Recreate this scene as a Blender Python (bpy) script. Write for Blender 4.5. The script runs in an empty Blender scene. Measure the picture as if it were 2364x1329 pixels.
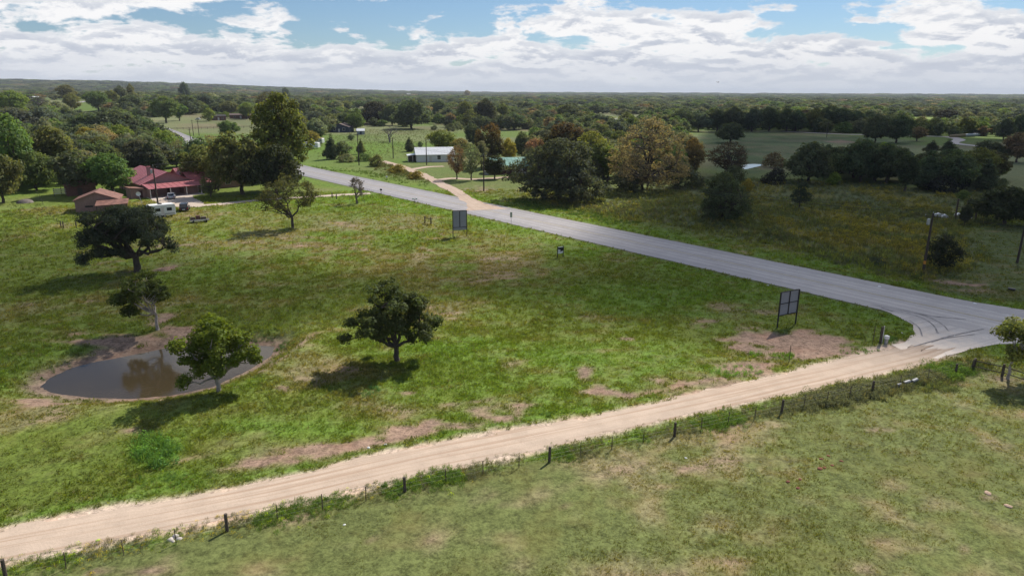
import bpy, math, random
import numpy as np
from mathutils import Vector

random.seed(7)
RNG = np.random.default_rng(7)
C = bpy.context.scene.collection
SC = bpy.context.scene

# ------------------------------------------------------------------ camera, sky, sun, exposure
CAMZ = 26.0
FPX, PW, PH = 1576.0, 2364.0, 1329.0
PITCH = math.atan((664.5 - 213.0) / FPX)
ROLL = math.radians(-0.27)
cam_d = bpy.data.cameras.new('camera')
cam = bpy.data.objects.new('camera', cam_d)
C.objects.link(cam)
cam_d.sensor_width = 36.0
cam_d.lens = 36.0 * FPX / PW
cam_d.clip_start = 0.5
cam_d.clip_end = 60000.0
cam.location = (0, 0, CAMZ)
_cp, _sp = math.cos(PITCH), math.sin(PITCH)
FW = np.array([0, _cp, -_sp])
_c, _s = math.cos(ROLL), math.sin(ROLL)
_r0, _u0 = np.array([1.0, 0, 0]), np.array([0, _sp, _cp])
RT, UP = _c * _r0 - _s * _u0, _s * _r0 + _c * _u0
from mathutils import Matrix
cam.matrix_world = Matrix(((RT[0], UP[0], -FW[0], 0), (RT[1], UP[1], -FW[1], 0), (RT[2], UP[2], -FW[2], CAMZ), (0, 0, 0, 1)))
SC.camera = cam

SUN_AZ, SUN_EL = math.radians(34.0), math.radians(44.0)       # azimuth clockwise from +Y
SUNDIR = Vector((math.sin(SUN_AZ) * math.cos(SUN_EL), math.cos(SUN_AZ) * math.cos(SUN_EL), math.sin(SUN_EL)))
sun_d = bpy.data.lights.new('sun', 'SUN')
sun_d.energy = 4.6
sun_d.angle = math.radians(0.53)
sun_d.color = (1.0, 0.94, 0.85)
sun = bpy.data.objects.new('sun', sun_d)
C.objects.link(sun)
sun.rotation_euler = SUNDIR.to_track_quat('Z', 'Y').to_euler()
SC.view_settings.view_transform = 'Standard'
SC.view_settings.look = 'None'
SC.view_settings.gamma = 1.0
SC.view_settings.use_curve_mapping = False
SC.view_settings.exposure = 0.40
SC.render.filter_size = 1.05
SC.cycles.use_denoising = True
SC.cycles.use_adaptive_sampling = False
SC.cycles.max_bounces = 6
SC.cycles.diffuse_bounces = 3
SC.cycles.glossy_bounces = 2
SC.cycles.transmission_bounces = 4
SC.cycles.transparent_max_bounces = 8
SC.cycles.volume_bounces = 0
SC.cycles.sample_clamp_indirect = 6.0

world = bpy.data.worlds.new('World')
SC.world = world
world.use_nodes = True


class NT:
    """small helper round a node tree"""
    def __init__(s, tree):
        s.t = tree
        s.n = tree.nodes
        s.l = tree.links

    def node(s, typ, **kw):
        n = s.n.new(typ)
        for k, v in kw.items():
            setattr(n, k, v)
        return n

    def put(s, sock, v):
        if isinstance(v, bpy.types.NodeSocket):
            s.l.new(v, sock)
        elif v is not None:
            if hasattr(sock.default_value, '__len__') and isinstance(v, (tuple, list)) and len(v) == 3 and len(sock.default_value) == 4:
                v = tuple(v) + (1.0,)
            sock.default_value = v

    def math(s, op, a, b=None, c=None, clamp=False):
        n = s.node('ShaderNodeMath', operation=op, use_clamp=clamp)
        s.put(n.inputs[0], a)
        if b is not None: s.put(n.inputs[1], b)
        if c is not None: s.put(n.inputs[2], c)
        return n.outputs[0]

    def mix(s, fac, a, b, blend='MIX'):
        n = s.node('ShaderNodeMix', data_type='RGBA', blend_type=blend)
        s.put(n.inputs[0], fac)
        s.put(n.inputs[6], a)
        s.put(n.inputs[7], b)
        return n.outputs[2]

    def ramp(s, v, lo, hi, a=0.0, b=1.0, smooth=True):
        n = s.node('ShaderNodeMapRange', interpolation_type='SMOOTHSTEP' if smooth else 'LINEAR')
        s.put(n.inputs[0], v)
        for i, x in enumerate((lo, hi, a, b)):
            s.put(n.inputs[1 + i], x)
        return n.outputs[0]

    def noise(s, vec, scale, detail=4, rough=0.55, dist=0.0):
        n = s.node('ShaderNodeTexNoise')
        if vec is not None: s.l.new(vec, n.inputs['Vector'])
        n.inputs['Scale'].default_value = scale
        n.inputs['Detail'].default_value = detail
        n.inputs['Roughness'].default_value = rough
        n.inputs['Distortion'].default_value = dist
        return n.outputs['Fac']

    def comb(s, x, y, z):
        n = s.node('ShaderNodeCombineXYZ')
        for i, v in enumerate((x, y, z)): s.put(n.inputs[i], v)
        return n.outputs[0]

    def sep(s, v):
        n = s.node('ShaderNodeSeparateXYZ')
        s.l.new(v, n.inputs[0])
        return n.outputs


def build_sky():
    w = NT(world.node_tree)
    w.n.clear()
    out = w.node('ShaderNodeOutputWorld')
    bg = w.node('ShaderNodeBackground')
    bg.inputs['Strength'].default_value = 0.079
    sky = w.node('ShaderNodeTexSky', sky_type='NISHITA')
    sky.sun_disc = False
    sky.sun_elevation = SUN_EL
    sky.sun_rotation = SUN_AZ
    sky.altitude = 200
    sky.air_density = 1.0
    sky.dust_density = 0.3
    sky.ozone_density = 2.0
    tc = w.node('ShaderNodeTexCoord')
    d = w.sep(tc.outputs['Generated'])
    x, y, z = d[0], d[1], d[2]
    zc = w.math('MAXIMUM', z, 0.0)

    def plane(zz, off, sx, sy):
        inv = w.math('DIVIDE', 1.0, w.math('ADD', zz, off))
        return w.comb(w.math('ADD', w.math('MULTIPLY', x, inv), sx), w.math('ADD', w.math('MULTIPLY', y, inv), sy), 0.0)

    def field(zz):
        big = w.noise(plane(zz, 0.18, 31.4, 25.2), 1.3, 2, 0.5)
        puff = w.noise(plane(zz, 0.27, 2.1, 3.2), 4.0, 10, 0.60, 0.2)
        return w.math('ADD', w.math('MULTIPLY', big, 0.50), w.math('MULTIPLY', puff, 0.80))
    f0 = field(zc)
    f1 = field(w.math('ADD', zc, 0.006))
    cover = w.ramp(zc, 0.012, 0.105, 0.25, -0.024, False)     # heaps close up towards the horizon
    dens = w.math('ADD', f0, cover)
    mask = w.ramp(dens, 0.645, 0.715)
    thick = w.ramp(dens, 0.69, 0.92)
    lit = w.ramp(w.math('SUBTRACT', f1, f0), -0.05, 0.035)    # less cloud above a spot: its sunny top
    base = w.mix(thick, (7.7, 7.9, 8.3), (5.2, 5.6, 6.5))
    ccol = w.mix(w.math('MULTIPLY', lit, w.ramp(zc, 0.015, 0.075, 0.35, 1.0)), base, (9.4, 9.35, 9.4))
    col = w.mix(mask, w.mix(1.0, sky.outputs[0], (0.58, 0.70, 0.84), 'MULTIPLY'), ccol)
    haze = w.ramp(zc, 0.0, 0.055, 0.72, 0.0)
    hz = w.mix(w.ramp(zc, 0.0, 0.03), (6.5, 6.9, 7.6), (6.8, 7.1, 7.75))
    col = w.mix(haze, col, hz)
    w.put(bg.inputs['Color'], col)
    w.l.new(bg.outputs[0], out.inputs['Surface'])
    SC.world.cycles.sampling_method = 'MANUAL'
    SC.world.cycles.sample_map_resolution = 512


build_sky()


# ------------------------------------------------------------------ maths helpers
def ss(a, b, v):
    t = np.clip((np.asarray(v, float) - a) / (b - a), 0, 1)
    return t * t * (3 - 2 * t)


def _hash(ix, iy, seed):
    h = (ix.astype(np.int64) * 374761393 + iy.astype(np.int64) * 668265263 + seed * 1442695041) & 0xFFFFFFFF
    h = ((h ^ (h >> 13)) * 1274126177) & 0xFFFFFFFF
    return ((h ^ (h >> 16)) & 0xFFFF) / 65535.0


def vnoise(x, y, seed=0):
    x = np.asarray(x, float); y = np.asarray(y, float)
    ix, iy = np.floor(x), np.floor(y)
    fx, fy = x - ix, y - iy
    fx, fy = fx * fx * (3 - 2 * fx), fy * fy * (3 - 2 * fy)
    a, b = _hash(ix, iy, seed), _hash(ix + 1, iy, seed)
    c, d = _hash(ix, iy + 1, seed), _hash(ix + 1, iy + 1, seed)
    return (a * (1 - fx) + b * fx) * (1 - fy) + (c * (1 - fx) + d * fx) * fy


def fbm(x, y, scale, octaves=4, seed=0, gain=0.5):
    v, amp, tot = 0.0, 1.0, 0.0
    f = 1.0 / scale
    for k in range(octaves):
        v = v + amp * vnoise(np.asarray(x) * f + 17.3 * k, np.asarray(y) * f - 9.1 * k, seed + k)
        tot += amp
        amp *= gain
        f *= 2.03
    return v / tot


def ray(px, py):
    return FW + RT * ((px - PW / 2) / FPX) + UP * (-(py - PH / 2) / FPX)


def flat(px, py, z=0.0):
    d = ray(px, py)
    t = (z - CAMZ) / min(d[2], -1e-4)
    return d[0] * t, d[1] * t


def sdf_poly(x, y, poly):
    """signed distance (inside negative) of points to a polygon"""
    x = np.asarray(x, float); y = np.asarray(y, float)
    best = np.full(x.shape, 1e18)
    inside = np.zeros(x.shape, bool)
    n = len(poly)
    for i in range(n):
        ax, ay = poly[i]
        bx, by = poly[(i + 1) % n]
        ex, ey = bx - ax, by - ay
        t = np.clip(((x - ax) * ex + (y - ay) * ey) / (ex * ex + ey * ey + 1e-12), 0, 1)
        dd = (x - ax - t * ex) ** 2 + (y - ay - t * ey) ** 2
        best = np.minimum(best, dd)
        cond = ((ay > y) != (by > y))
        xi = ax + (y - ay) / np.where(by == ay, 1e-12, by - ay) * ex
        inside ^= cond & (x < xi)
    return np.where(inside, -1, 1) * np.sqrt(best)


def dist_line(x, y, pts):
    x = np.asarray(x, float); y = np.asarray(y, float)
    best = np.full(x.shape, 1e18)
    for (ax, ay), (bx, by) in zip(pts[:-1], pts[1:]):
        ex, ey = bx - ax, by - ay
        t = np.clip(((x - ax) * ex + (y - ay) * ey) / (ex * ex + ey * ey + 1e-12), 0, 1)
        best = np.minimum(best, (x - ax - t * ex) ** 2 + (y - ay - t * ey) ** 2)
    return np.sqrt(best)


# ------------------------------------------------------------------ terrain
POND_Z = -0.8
POND = [flat(*p, POND_Z) for p in [(95, 892), (120, 872), (160, 852), (220, 836), (300, 822), (380, 806), (430, 800), (520, 797), (632, 801),
                                   (622, 822), (565, 858), (490, 892), (400, 912), (300, 920), (200, 916), (125, 907)]]
BERM = [flat(*p) for p in [(250, 965), (400, 958), (540, 925), (640, 850), (720, 775)]]


def height(x, y):
    x = np.asarray(x, float); y = np.asarray(y, float)
    r = np.hypot(x, y)
    az = np.degrees(np.arctan2(x, np.maximum(y, 1e-3)))
    az = np.where(y < 0, np.sign(x) * 90, az)
    left = ss(2, 34, -az)
    h = left * (12 * ss(420, 1200, r) + 66 * ss(2300, 6000, r)) + 16 * ss(3500, 9000, r)
    h = h + 4.0 * (fbm(x, y, 900, 3, 5) - 0.5) * ss(500, 1200, r)
    near = r < 130
    if np.any(near):
        xn, yn = x[near] if x.shape else x, y[near] if y.shape else y
        d = sdf_poly(xn, yn, POND)
        bowl = np.where(d < 0, POND_Z - 0.5 * ss(0, -2.5, d) if False else POND_Z - 0.5 * np.clip(-d / 2.5, 0, 1), POND_Z * (1 - ss(-0.4, 4.0, d)))
        berm = 0.55 * np.exp(-(dist_line(xn, yn, BERM) / 3.2) ** 2) * ss(0.3, 4.5, d)
        add = bowl + berm
        if x.shape:
            h = h.copy()
            h[near] += add
        else:
            h = h + add
    return h


def height1(x, y):
    return float(height(np.array([x]), np.array([y]))[0])


def ground(px, py):
    """where the photograph's pixel meets the terrain"""
    d = ray(px, py)
    z = 0.0
    for _ in range(30):
        t = (z - CAMZ) / min(d[2], -2e-3)
        t = min(t, 9000)
        x, y = d[0] * t, d[1] * t
        zn = height1(x, y)
        if abs(zn - z) < 0.01: break
        z = z + 0.6 * (zn - z)
    return x, y, zn


def axis_depth(x, y, z):
    return float(np.dot(np.array([x, y, z - CAMZ]), FW))


def tall(px, py, top):
    """height of an upright thing standing at px,py that reaches the row top"""
    x, y, z = ground(px, py)
    lo, hi = 0.05, 60.0
    for _ in range(40):
        m = (lo + hi) / 2
        v = np.array([x, y, z + m - CAMZ])
        yy = PH / 2 - FPX * (v @ UP) / (v @ FW)
        if yy > top: lo = m
        else: hi = m
    return (x, y, z), m


def span(px, py, w):
    x, y, z = ground(px, py)
    return w * axis_depth(x, y, z) / FPX


# ------------------------------------------------------------------ mesh and object helpers
def srgb(r, g, b):
    f = lambda c: (c / 255.0 / 12.92) if c / 255.0 <= 0.04045 else ((c / 255.0 + 0.055) / 1.055) ** 2.4
    return (f(r), f(g), f(b))


def link(name, me, parent=None):
    o = bpy.data.objects.new(name, me)
    C.objects.link(o)
    if parent is not None: o.parent = parent
    return o


def tag(o, label=None, cat=None, group=None, kind=None):
    if label: o['label'] = label
    if cat: o['category'] = cat
    if group: o['group'] = group
    if kind: o['kind'] = kind
    return o


def thing(name, label, cat, loc=(0, 0, 0), rz=0.0, group=None, scale=None):
    o = bpy.data.objects.new(name, None)
    o.empty_display_size = 0.3
    C.objects.link(o)
    o.location = loc
    o.rotation_euler = (0, 0, rz)
    if scale is not None: o.scale = scale
    return tag(o, label, cat, group)


def np_mesh(name, V, F, mat=None, attrs=None, smooth=False):
    """mesh of same-sided faces from arrays"""
    V = np.asarray(V, np.float32); F = np.asarray(F, np.int32)
    me = bpy.data.meshes.new(name)
    me.vertices.add(len(V))
    me.vertices.foreach_set('co', V.ravel())
    k = F.shape[1]
    me.loops.add(F.size)
    me.loops.foreach_set('vertex_index', F.ravel())
    me.polygons.add(len(F))
    me.polygons.foreach_set('loop_start', np.arange(0, F.size, k, dtype=np.int32))
    if smooth: me.polygons.foreach_set('use_smooth', np.ones(len(F), bool))
    for n, (typ, dat) in (attrs or {}).items():
        a = me.attributes.new(n, typ, 'POINT')
        dat = np.asarray(dat, np.float32)
        a.data.foreach_set('color' if typ == 'FLOAT_COLOR' else 'vector' if typ == 'FLOAT_VECTOR' else 'value', dat.ravel())
    if mat: me.materials.append(mat)
    me.update()
    me.validate()
    return me


class MB:
    """collects boxes, bars, tubes and prisms into one mesh"""
    def __init__(s):
        s.v, s.f = [], []

    def add(s, vs, fs):
        b = len(s.v)
        s.v += [tuple(map(float, v)) for v in vs]
        s.f += [tuple(i + b for i in f) for f in fs]
        return s

    def box(s, x0, x1, y0, y1, z0, z1):
        return s.add([(x0, y0, z0), (x1, y0, z0), (x1, y1, z0), (x0, y1, z0), (x0, y0, z1), (x1, y0, z1), (x1, y1, z1), (x0, y1, z1)],
                     [(0, 3, 2, 1), (4, 5, 6, 7), (0, 1, 5, 4), (1, 2, 6, 5), (2, 3, 7, 6), (3, 0, 4, 7)])

    def tube(s, pts, rad, sides=6, cap=True):
        pts = [Vector(p) for p in pts]
        if not hasattr(rad, '__len__'): rad = [rad] * len(pts)
        vs, fs = [], []
        up = Vector((0, 0, 1))
        for i, p in enumerate(pts):
            t = (pts[min(i + 1, len(pts) - 1)] - pts[max(i - 1, 0)]).normalized()
            a = t.cross(up if abs(t.z) < 0.95 else Vector((1, 0, 0))).normalized()
            b = t.cross(a)
            for k in range(sides):
                an = 2 * math.pi * k / sides
                vs.append(p + (a * math.cos(an) + b * math.sin(an)) * rad[i])
        for i in range(len(pts) - 1):
            for k in range(sides):
                k2 = (k + 1) % sides
                fs.append((i * sides + k, i * sides + k2, (i + 1) * sides + k2, (i + 1) * sides + k))
        if cap:
            fs.append(tuple(range(sides)))
            n = (len(pts) - 1) * sides
            fs.append(tuple(n + k for k in reversed(range(sides))))
        return s.add(vs, fs)

    def prism(s, prof, y0, y1):
        """profile in x,z extruded along y"""
        n = len(prof)
        vs = [(x, y0, z) for x, z in prof] + [(x, y1, z) for x, z in prof]
        fs = [tuple(range(n)), tuple(reversed(range(n, 2 * n)))] + [(i, i + n, (i + 1) % n + n, (i + 1) % n) for i in range(n)]
        return s.add(vs, fs)

    def prism_x(s, prof, x0, x1):
        """profile in y,z extruded along x"""
        n = len(prof)
        vs = [(x0, y, z) for y, z in prof] + [(x1, y, z) for y, z in prof]
        fs = [tuple(range(n)), tuple(reversed(range(n, 2 * n)))] + [(i, i + n, (i + 1) % n + n, (i + 1) % n) for i in range(n)]
        return s.add(vs, fs)

    def slab(s, a, b, c, d, t):
        """four corners, thickness t downwards"""
        q = [Vector(p) for p in (a, b, c, d)]
        return s.add(q + [p - Vector((0, 0, t)) for p in q], [(0, 1, 2, 3), (7, 6, 5, 4), (0, 4, 5, 1), (1, 5, 6, 2), (2, 6, 7, 3), (3, 7, 4, 0)])

    def build(s, name, mat, parent=None, smooth=False, bevel=0.0):
        me = bpy.data.meshes.new(name)
        me.from_pydata(s.v, [], s.f)
        if smooth:
            for p in me.polygons: p.use_smooth = True
        me.materials.append(mat)
        import bmesh
        bm = bmesh.new()
        bm.from_mesh(me)
        bmesh.ops.recalc_face_normals(bm, faces=bm.faces)
        if bevel:
            bmesh.ops.bevel(bm, geom=list(bm.edges), offset=bevel, segments=2, affect='EDGES', clamp_overlap=True)
        bm.to_mesh(me)
        bm.free()
        return link(name, me, parent)


# ------------------------------------------------------------------ materials
MATS = {}


def mat_new(name):
    m = bpy.data.materials.new(name)
    m.use_nodes = True
    t = NT(m.node_tree)
    t.n.clear()
    out = t.node('ShaderNodeOutputMaterial')
    return m, t, out


def plain(name, col, rough=0.7, metal=0.0, var=0.25, scale=3.0, spec=0.3, bump=0.0, streak=None):
    """painted, wooden or metal surface with grime and grain"""
    m, t, out = mat_new(name)
    p = t.node('ShaderNodeBsdfPrincipled')
    g = t.node('ShaderNodeTexCoord')
    vec = g.outputs['Object']
    if streak:
        mp = t.node('ShaderNodeMapping')
        t.l.new(vec, mp.inputs[0])
        mp.inputs['Scale'].default_value = streak
        vec = mp.outputs[0]
    n1 = t.noise(vec, scale, 5, 0.6)
    n2 = t.noise(vec, scale * 7, 3, 0.6)
    k = t.math('ADD', t.math('MULTIPLY', n1, 0.65), t.math('MULTIPLY', n2, 0.35))
    lo = tuple(c * (1 - var) for c in col)
    hi = tuple(min(1, c * (1 + var)) for c in col)
    t.put(p.inputs['Base Color'], t.mix(t.ramp(k, 0.3, 0.7), lo, hi))
    p.inputs['Roughness'].default_value = rough
    p.inputs['Metallic'].default_value = metal
    p.inputs['Specular IOR Level'].default_value = spec
    if bump:
        b = t.node('ShaderNodeBump')
        b.inputs['Strength'].default_value = bump
        b.inputs['Distance'].default_value = 0.02
        t.l.new(n2, b.inputs['Height'])
        t.l.new(b.outputs[0], p.inputs['Normal'])
    t.l.new(p.outputs[0], out.inputs['Surface'])
    MATS[name] = m
    return m


def foliage_mat(name, instanced=False, transl=0.47):
    m, t, out = mat_new(name)
    leaf = t.node('ShaderNodeAttribute', attribute_name='leaf')
    if instanced:
        base = t.node('ShaderNodeAttribute', attribute_name='tint', attribute_type='INSTANCER').outputs['Color']
    else:
        base = t.node('ShaderNodeObjectInfo').outputs['Color']
    col = t.mix(1.0, base, leaf.outputs['Color'], 'MULTIPLY')
    d = t.node('ShaderNodeBsdfDiffuse')
    t.put(d.inputs['Color'], col)
    tr = t.node('ShaderNodeBsdfTranslucent')
    t.put(tr.inputs['Color'], t.mix(1.0, col, (1.35, 1.3, 0.62), 'MULTIPLY'))
    mx = t.node('ShaderNodeMixShader')
    mx.inputs[0].default_value = transl
    t.l.new(d.outputs[0], mx.inputs[1])
    t.l.new(tr.outputs[0], mx.inputs[2])
    gl = t.node('ShaderNodeBsdfGlossy')
    gl.inputs['Roughness'].default_value = 0.6
    t.put(gl.inputs['Color'], (0.75, 0.85, 0.9))
    m2 = t.node('ShaderNodeMixShader')
    m2.inputs[0].default_value = 0.012
    t.l.new(mx.outputs[0], m2.inputs[1])
    t.l.new(gl.outputs[0], m2.inputs[2])
    t.l.new(m2.outputs[0], out.inputs['Surface'])
    MATS[name] = m
    return m


M_LEAF = foliage_mat('leaf_surface')
M_LEAF_I = foliage_mat('leaf_surface_scattered', True)
M_GRASS_I = foliage_mat('grass_blade_surface', True, 0.52)
M_BARK = plain('bark', (0.075, 0.06, 0.05), 0.9, var=0.5, scale=4, bump=0.6, streak=(3, 3, 0.6))
M_BARK_PALE = plain('pale_bark', (0.34, 0.30, 0.27), 0.85, var=0.35, scale=3, bump=0.4)
M_TWIG = plain('grey_twig', (0.17, 0.145, 0.13), 0.9, var=0.3)


def ground_mat():
    m, t, out = mat_new('ground_cover')
    tint = t.node('ShaderNodeAttribute', attribute_name='tint').outputs['Color']
    g = t.node('ShaderNodeNewGeometry').outputs['Position']
    n0 = t.noise(g, 0.22, 5, 0.6)
    n1 = t.noise(g, 1.1, 6, 0.65, 0.3)
    n2 = t.noise(g, 6.5, 4, 0.7)
    n3 = t.noise(g, 2.8, 5, 0.7)
    k = t.math('ADD', t.math('MULTIPLY', n1, 0.35), t.math('ADD', t.math('MULTIPLY', n2, 0.3), t.math('MULTIPLY', n3, 0.35)))
    f = t.ramp(k, 0.34, 0.64, 0.36, 1.62)
    col = t.mix(1.0, tint, t.comb(f, f, f), 'MULTIPLY')
    dry = t.mix(1.0, tint, (1.5, 1.12, 1.0), 'MULTIPLY')
    col = t.mix(t.math('MULTIPLY', t.ramp(n0, 0.45, 0.7), 0.35), col, dry)
    p = t.node('ShaderNodeBsdfPrincipled')
    t.put(p.inputs['Base Color'], col)
    p.inputs['Roughness'].default_value = 0.95
    p.inputs['Specular IOR Level'].default_value = 0.08
    b = t.node('ShaderNodeBump')
    b.inputs['Strength'].default_value = 0.8
    b.inputs['Distance'].default_value = 0.12
    t.l.new(k, b.inputs['Height'])
    t.l.new(b.outputs[0], p.inputs['Normal'])
    t.l.new(p.outputs[0], out.inputs['Surface'])
    return m


# ------------------------------------------------------------------ outlines of roads and land, in world metres
def W2(pts): return [flat(*p) for p in pts]


ROAD_UP = W2([(2364, 719), (2199, 696), (2020, 655), (1900, 629), (1733, 594), (1555, 561), (1378, 523), (1200, 487), (1100, 462), (948, 428), (845, 410), (694, 380)])
ROAD_LO = W2([(1981, 708), (1900, 684), (1689, 634), (1555, 609), (1378, 567), (1200, 524), (1045, 487), (961, 469), (879, 448), (807, 428), (756, 418), (679, 396)])
# straight highway: centre line fitted through both edges, with a slow bend beyond the big trees
_u, _l = np.array(ROAD_UP), np.array(ROAD_LO)
_all = np.vstack([_u, _l])
_mean = _all.mean(0)
_, _, _vt = np.linalg.svd(_all - _mean)
_dir = _vt[0] if _vt[0][1] > 0 else -_vt[0]
_nor = np.array([_dir[1], -_dir[0]])                       # to the right of travel away from the camera
_offu, _offl = ((_u - _mean) @ _nor).mean(), ((_l - _mean) @ _nor).mean()
ROAD_HALF = (_offu - _offl) / 2
_cen = _mean + _nor * (_offu + _offl) / 2
ROAD_C = [tuple(_cen + _dir * s) for s in np.arange(-260, 120, 4.0)]
_tail = [ground(470, 338)[:2], ground(418, 318)[:2], ground(350, 292)[:2], ground(250, 272)[:2], ground(165, 258)[:2], ground(128, 246)[:2], ground(140, 240)[:2], ground(175, 237)[:2], ground(230, 232)[:2]]


def smooth_line(pts, n=8):
    """Catmull-Rom through points"""
    P = [np.array(p, float) for p in pts]
    P = [2 * P[0] - P[1]] + P + [2 * P[-1] - P[-2]]
    o = []
    for i in range(1, len(P) - 2):
        for k in range(n):
            t = k / n
            o.append(tuple(0.5 * (2 * P[i] + (P[i + 1] - P[i - 1]) * t + (2 * P[i - 1] - 5 * P[i] + 4 * P[i + 1] - P[i + 2]) * t * t + (3 * P[i] - P[i - 1] - 3 * P[i + 1] + P[i + 2]) * t ** 3)))
    o.append(tuple(P[-2]))
    return o


ROAD_LINE = ROAD_C + smooth_line([ROAD_C[-1]] + _tail, 10)[1:]

DIRT_UP = W2([(-260, 1275), (0, 1225), (300, 1170), (600, 1114), (700, 1092), (900, 1047), (1000, 1026), (1200, 989), (1400, 953), (1664, 895), (1764, 871), (1864, 849), (1964, 825), (2050, 804), (2100, 790)])
DIRT_LO = W2([(-300, 1352), (0, 1295), (300, 1239), (600, 1178), (700, 1155), (1000, 1086), (1200, 1045), (1400, 998), (1664, 941), (1864, 898), (1964, 877), (2064, 854), (2160, 832), (2205, 818)])
APRON = W2([(1975, 700), (2060, 722), (2105, 752), (2112, 772), (2085, 792), (2060, 797), (2120, 822), (2165, 829), (2235, 808), (2300, 795), (2420, 790), (2700, 800), (2700, 770), (2364, 716), (2200, 690)])
DRIVE_L = smooth_line(W2([(855, 447), (790, 450), (700, 456), (620, 461), (540, 468), (490, 473), (450, 474), (415, 467), (385, 460)]), 6)
DRIVE_R = smooth_line(W2([(1120, 485), (1075, 458), (1045, 438), (1010, 421), (975, 404), (945, 392), (918, 382), (880, 372)]), 6)
DRIVE_R2 = smooth_line(W2([(1005, 418), (1040, 412), (1090, 414), (1150, 411), (1196, 407)]), 5)
DRIVE_R3 = smooth_line(W2([(945, 392), (985, 386), (1024, 384)]), 5)
PAD = W2([(345, 462), (372, 452), (400, 449), (440, 446), (448, 458), (470, 468), (470, 478), (405, 478), (380, 472)])
FARDRIVE = smooth_line([ground(*p)[:2] for p in [(2500, 347), (2400, 343), (2320, 342), (2240, 336), (2200, 330), (2215, 323), (2190, 317), (2140, 315), (2040, 312), (1960, 311), (1890, 308), (1810, 304)]], 6)

FENCE_PX = [(-140, 1372), (14, 1334), (525, 1226), (935, 1135), (1268, 1068), (1557, 1006), (1804, 953), (2013, 908), (2205, 864), (2243, 856)]
FENCE = W2(FENCE_PX)
PASTURE = W2([(-300, 1400), (14, 1326), (525, 1218), (935, 1127), (1268, 1060), (1557, 998), (1804, 945), (2013, 900), (2205, 858), (2245, 850), (2364, 878), (2700, 950)]) + [(90, 0), (-90, 0)]
GOLD = W2([(1230, 470), (1400, 497), (1600, 528), (1800, 566), (2000, 612), (2120, 645), (2200, 630), (2282, 604), (2262, 570), (2210, 540), (2190, 522), (2364, 512), (2700, 520), (2700, 440), (2364, 446), (2150, 436), (1930, 418), (1740, 415), (1420, 440)])
GOLD_Y = W2([(1700, 425), (1930, 422), (2230, 450), (2240, 500), (2180, 530), (2270, 600), (2140, 640), (1960, 590), (1780, 520)])
LAWN_R = W2([(2130, 645), (2282, 606), (2262, 570), (2210, 540), (2364, 520), (2700, 540), (2700, 760), (2364, 700), (2150, 672)])
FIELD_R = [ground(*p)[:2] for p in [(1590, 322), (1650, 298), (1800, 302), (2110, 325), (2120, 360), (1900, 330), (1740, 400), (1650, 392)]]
LIGHT_FIELD = [ground(*p)[:2] for p in [(2090, 296), (2110, 262), (2330, 264), (2330, 300), (2200, 303)]]


def noisy(d, x, y, amp, scale, seed):
    return d + amp * (fbm(x, y, scale, 4, seed) - 0.5) * 2


# bare and dry places: px centre, half sizes px, strength
DIRT_SPOTS = [(330, 790, 190, 20, 1.0), (440, 775, 130, 28, 0.9), (360, 742, 40, 22, .8), (250, 800, 80, 18, .7), (365, 624, 32, 8, .8), (600, 722, 70, 12, .45), (1850, 795, 175, 32, 1.05), (1730, 812, 60, 22, .8), (1960, 800, 70, 22, .7),
              (1340, 872, 32, 18, .9), (1445, 775, 32, 10, .7), (1400, 745, 45, 9, .45), (1620, 748, 60, 14, .5), (1700, 745, 40, 12, .3), (1290, 905, 30, 9, .35), (930, 905, 50, 13, .5), (760, 895, 45, 22, .5), (650, 905, 28, 10, .6),
              (600, 1080, 100, 13, .95), (720, 1058, 110, 15, .95), (850, 1028, 130, 20, 1.0), (960, 1005, 100, 20, .95), (1070, 985, 90, 18, .95), (1170, 962, 80, 14, .8), (300, 1125, 60, 8, .4), (130, 1095, 60, 10, .45), (95, 1108, 30, 9, .5), (60, 1190, 110, 14, .8), (230, 1160, 90, 10, .6), (430, 1062, 60, 10, .45), (275, 1008, 20, 5, .6), (110, 915, 50, 9, .8), (300, 925, 260, 8, .6),
              (1420, 912, 80, 14, .6), (1500, 905, 100, 13, .6), (1630, 885, 130, 14, .7), (1740, 850, 100, 12, .6), (1250, 950, 120, 14, .6), (1580, 893, 60, 10, .6), (880, 565, 180, 14, .35), (700, 562, 150, 10, .3), (1000, 592, 150, 18, .3), (1180, 640, 140, 22, .3), (1150, 600, 100, 14, .25),
              (1285, 1150, 26, 12, .55), (1410, 1162, 36, 20, .5), (1190, 1200, 60, 26, .4), (830, 1285, 60, 10, .5), (1060, 1180, 55, 20, .4), (970, 1195, 40, 12, .35), (2280, 1137, 12, 6, .8), (2327, 1167, 14, 6, .8), (2235, 1250, 18, 7, .7), (1750, 1024, 20, 6, .5), (1600, 1077, 18, 6, .5), (440, 1270, 110, 30, .45), (250, 1310, 140, 20, .55), (1820, 1280, 50, 14, .3), (2030, 1000, 60, 8, .45),
              (2290, 560, 70, 10, .35), (2200, 650, 90, 9, .5), (2310, 670, 60, 10, .3), (2050, 645, 60, 7, .3), (1125, 440, 60, 12, .35), (1180, 430, 60, 20, .35), (1790, 388, 40, 8, .5), (1960, 330, 60, 7, .5), (900, 333, 60, 4, .4), (240, 350, 60, 6, .2)]
_SP = []
for (px, py, hw, hh, st) in DIRT_SPOTS:
    x0, y0 = flat(px, py)
    x1, y1 = flat(px + hw, py)
    x2, y2 = flat(px, py - hh)
    x3, y3 = flat(px, py + hh)
    _SP.append((x0, (y2 + y3) / 2, max(0.3, abs(x1 - x0)), max(0.3, abs(y2 - y3) / 2), st))
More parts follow.
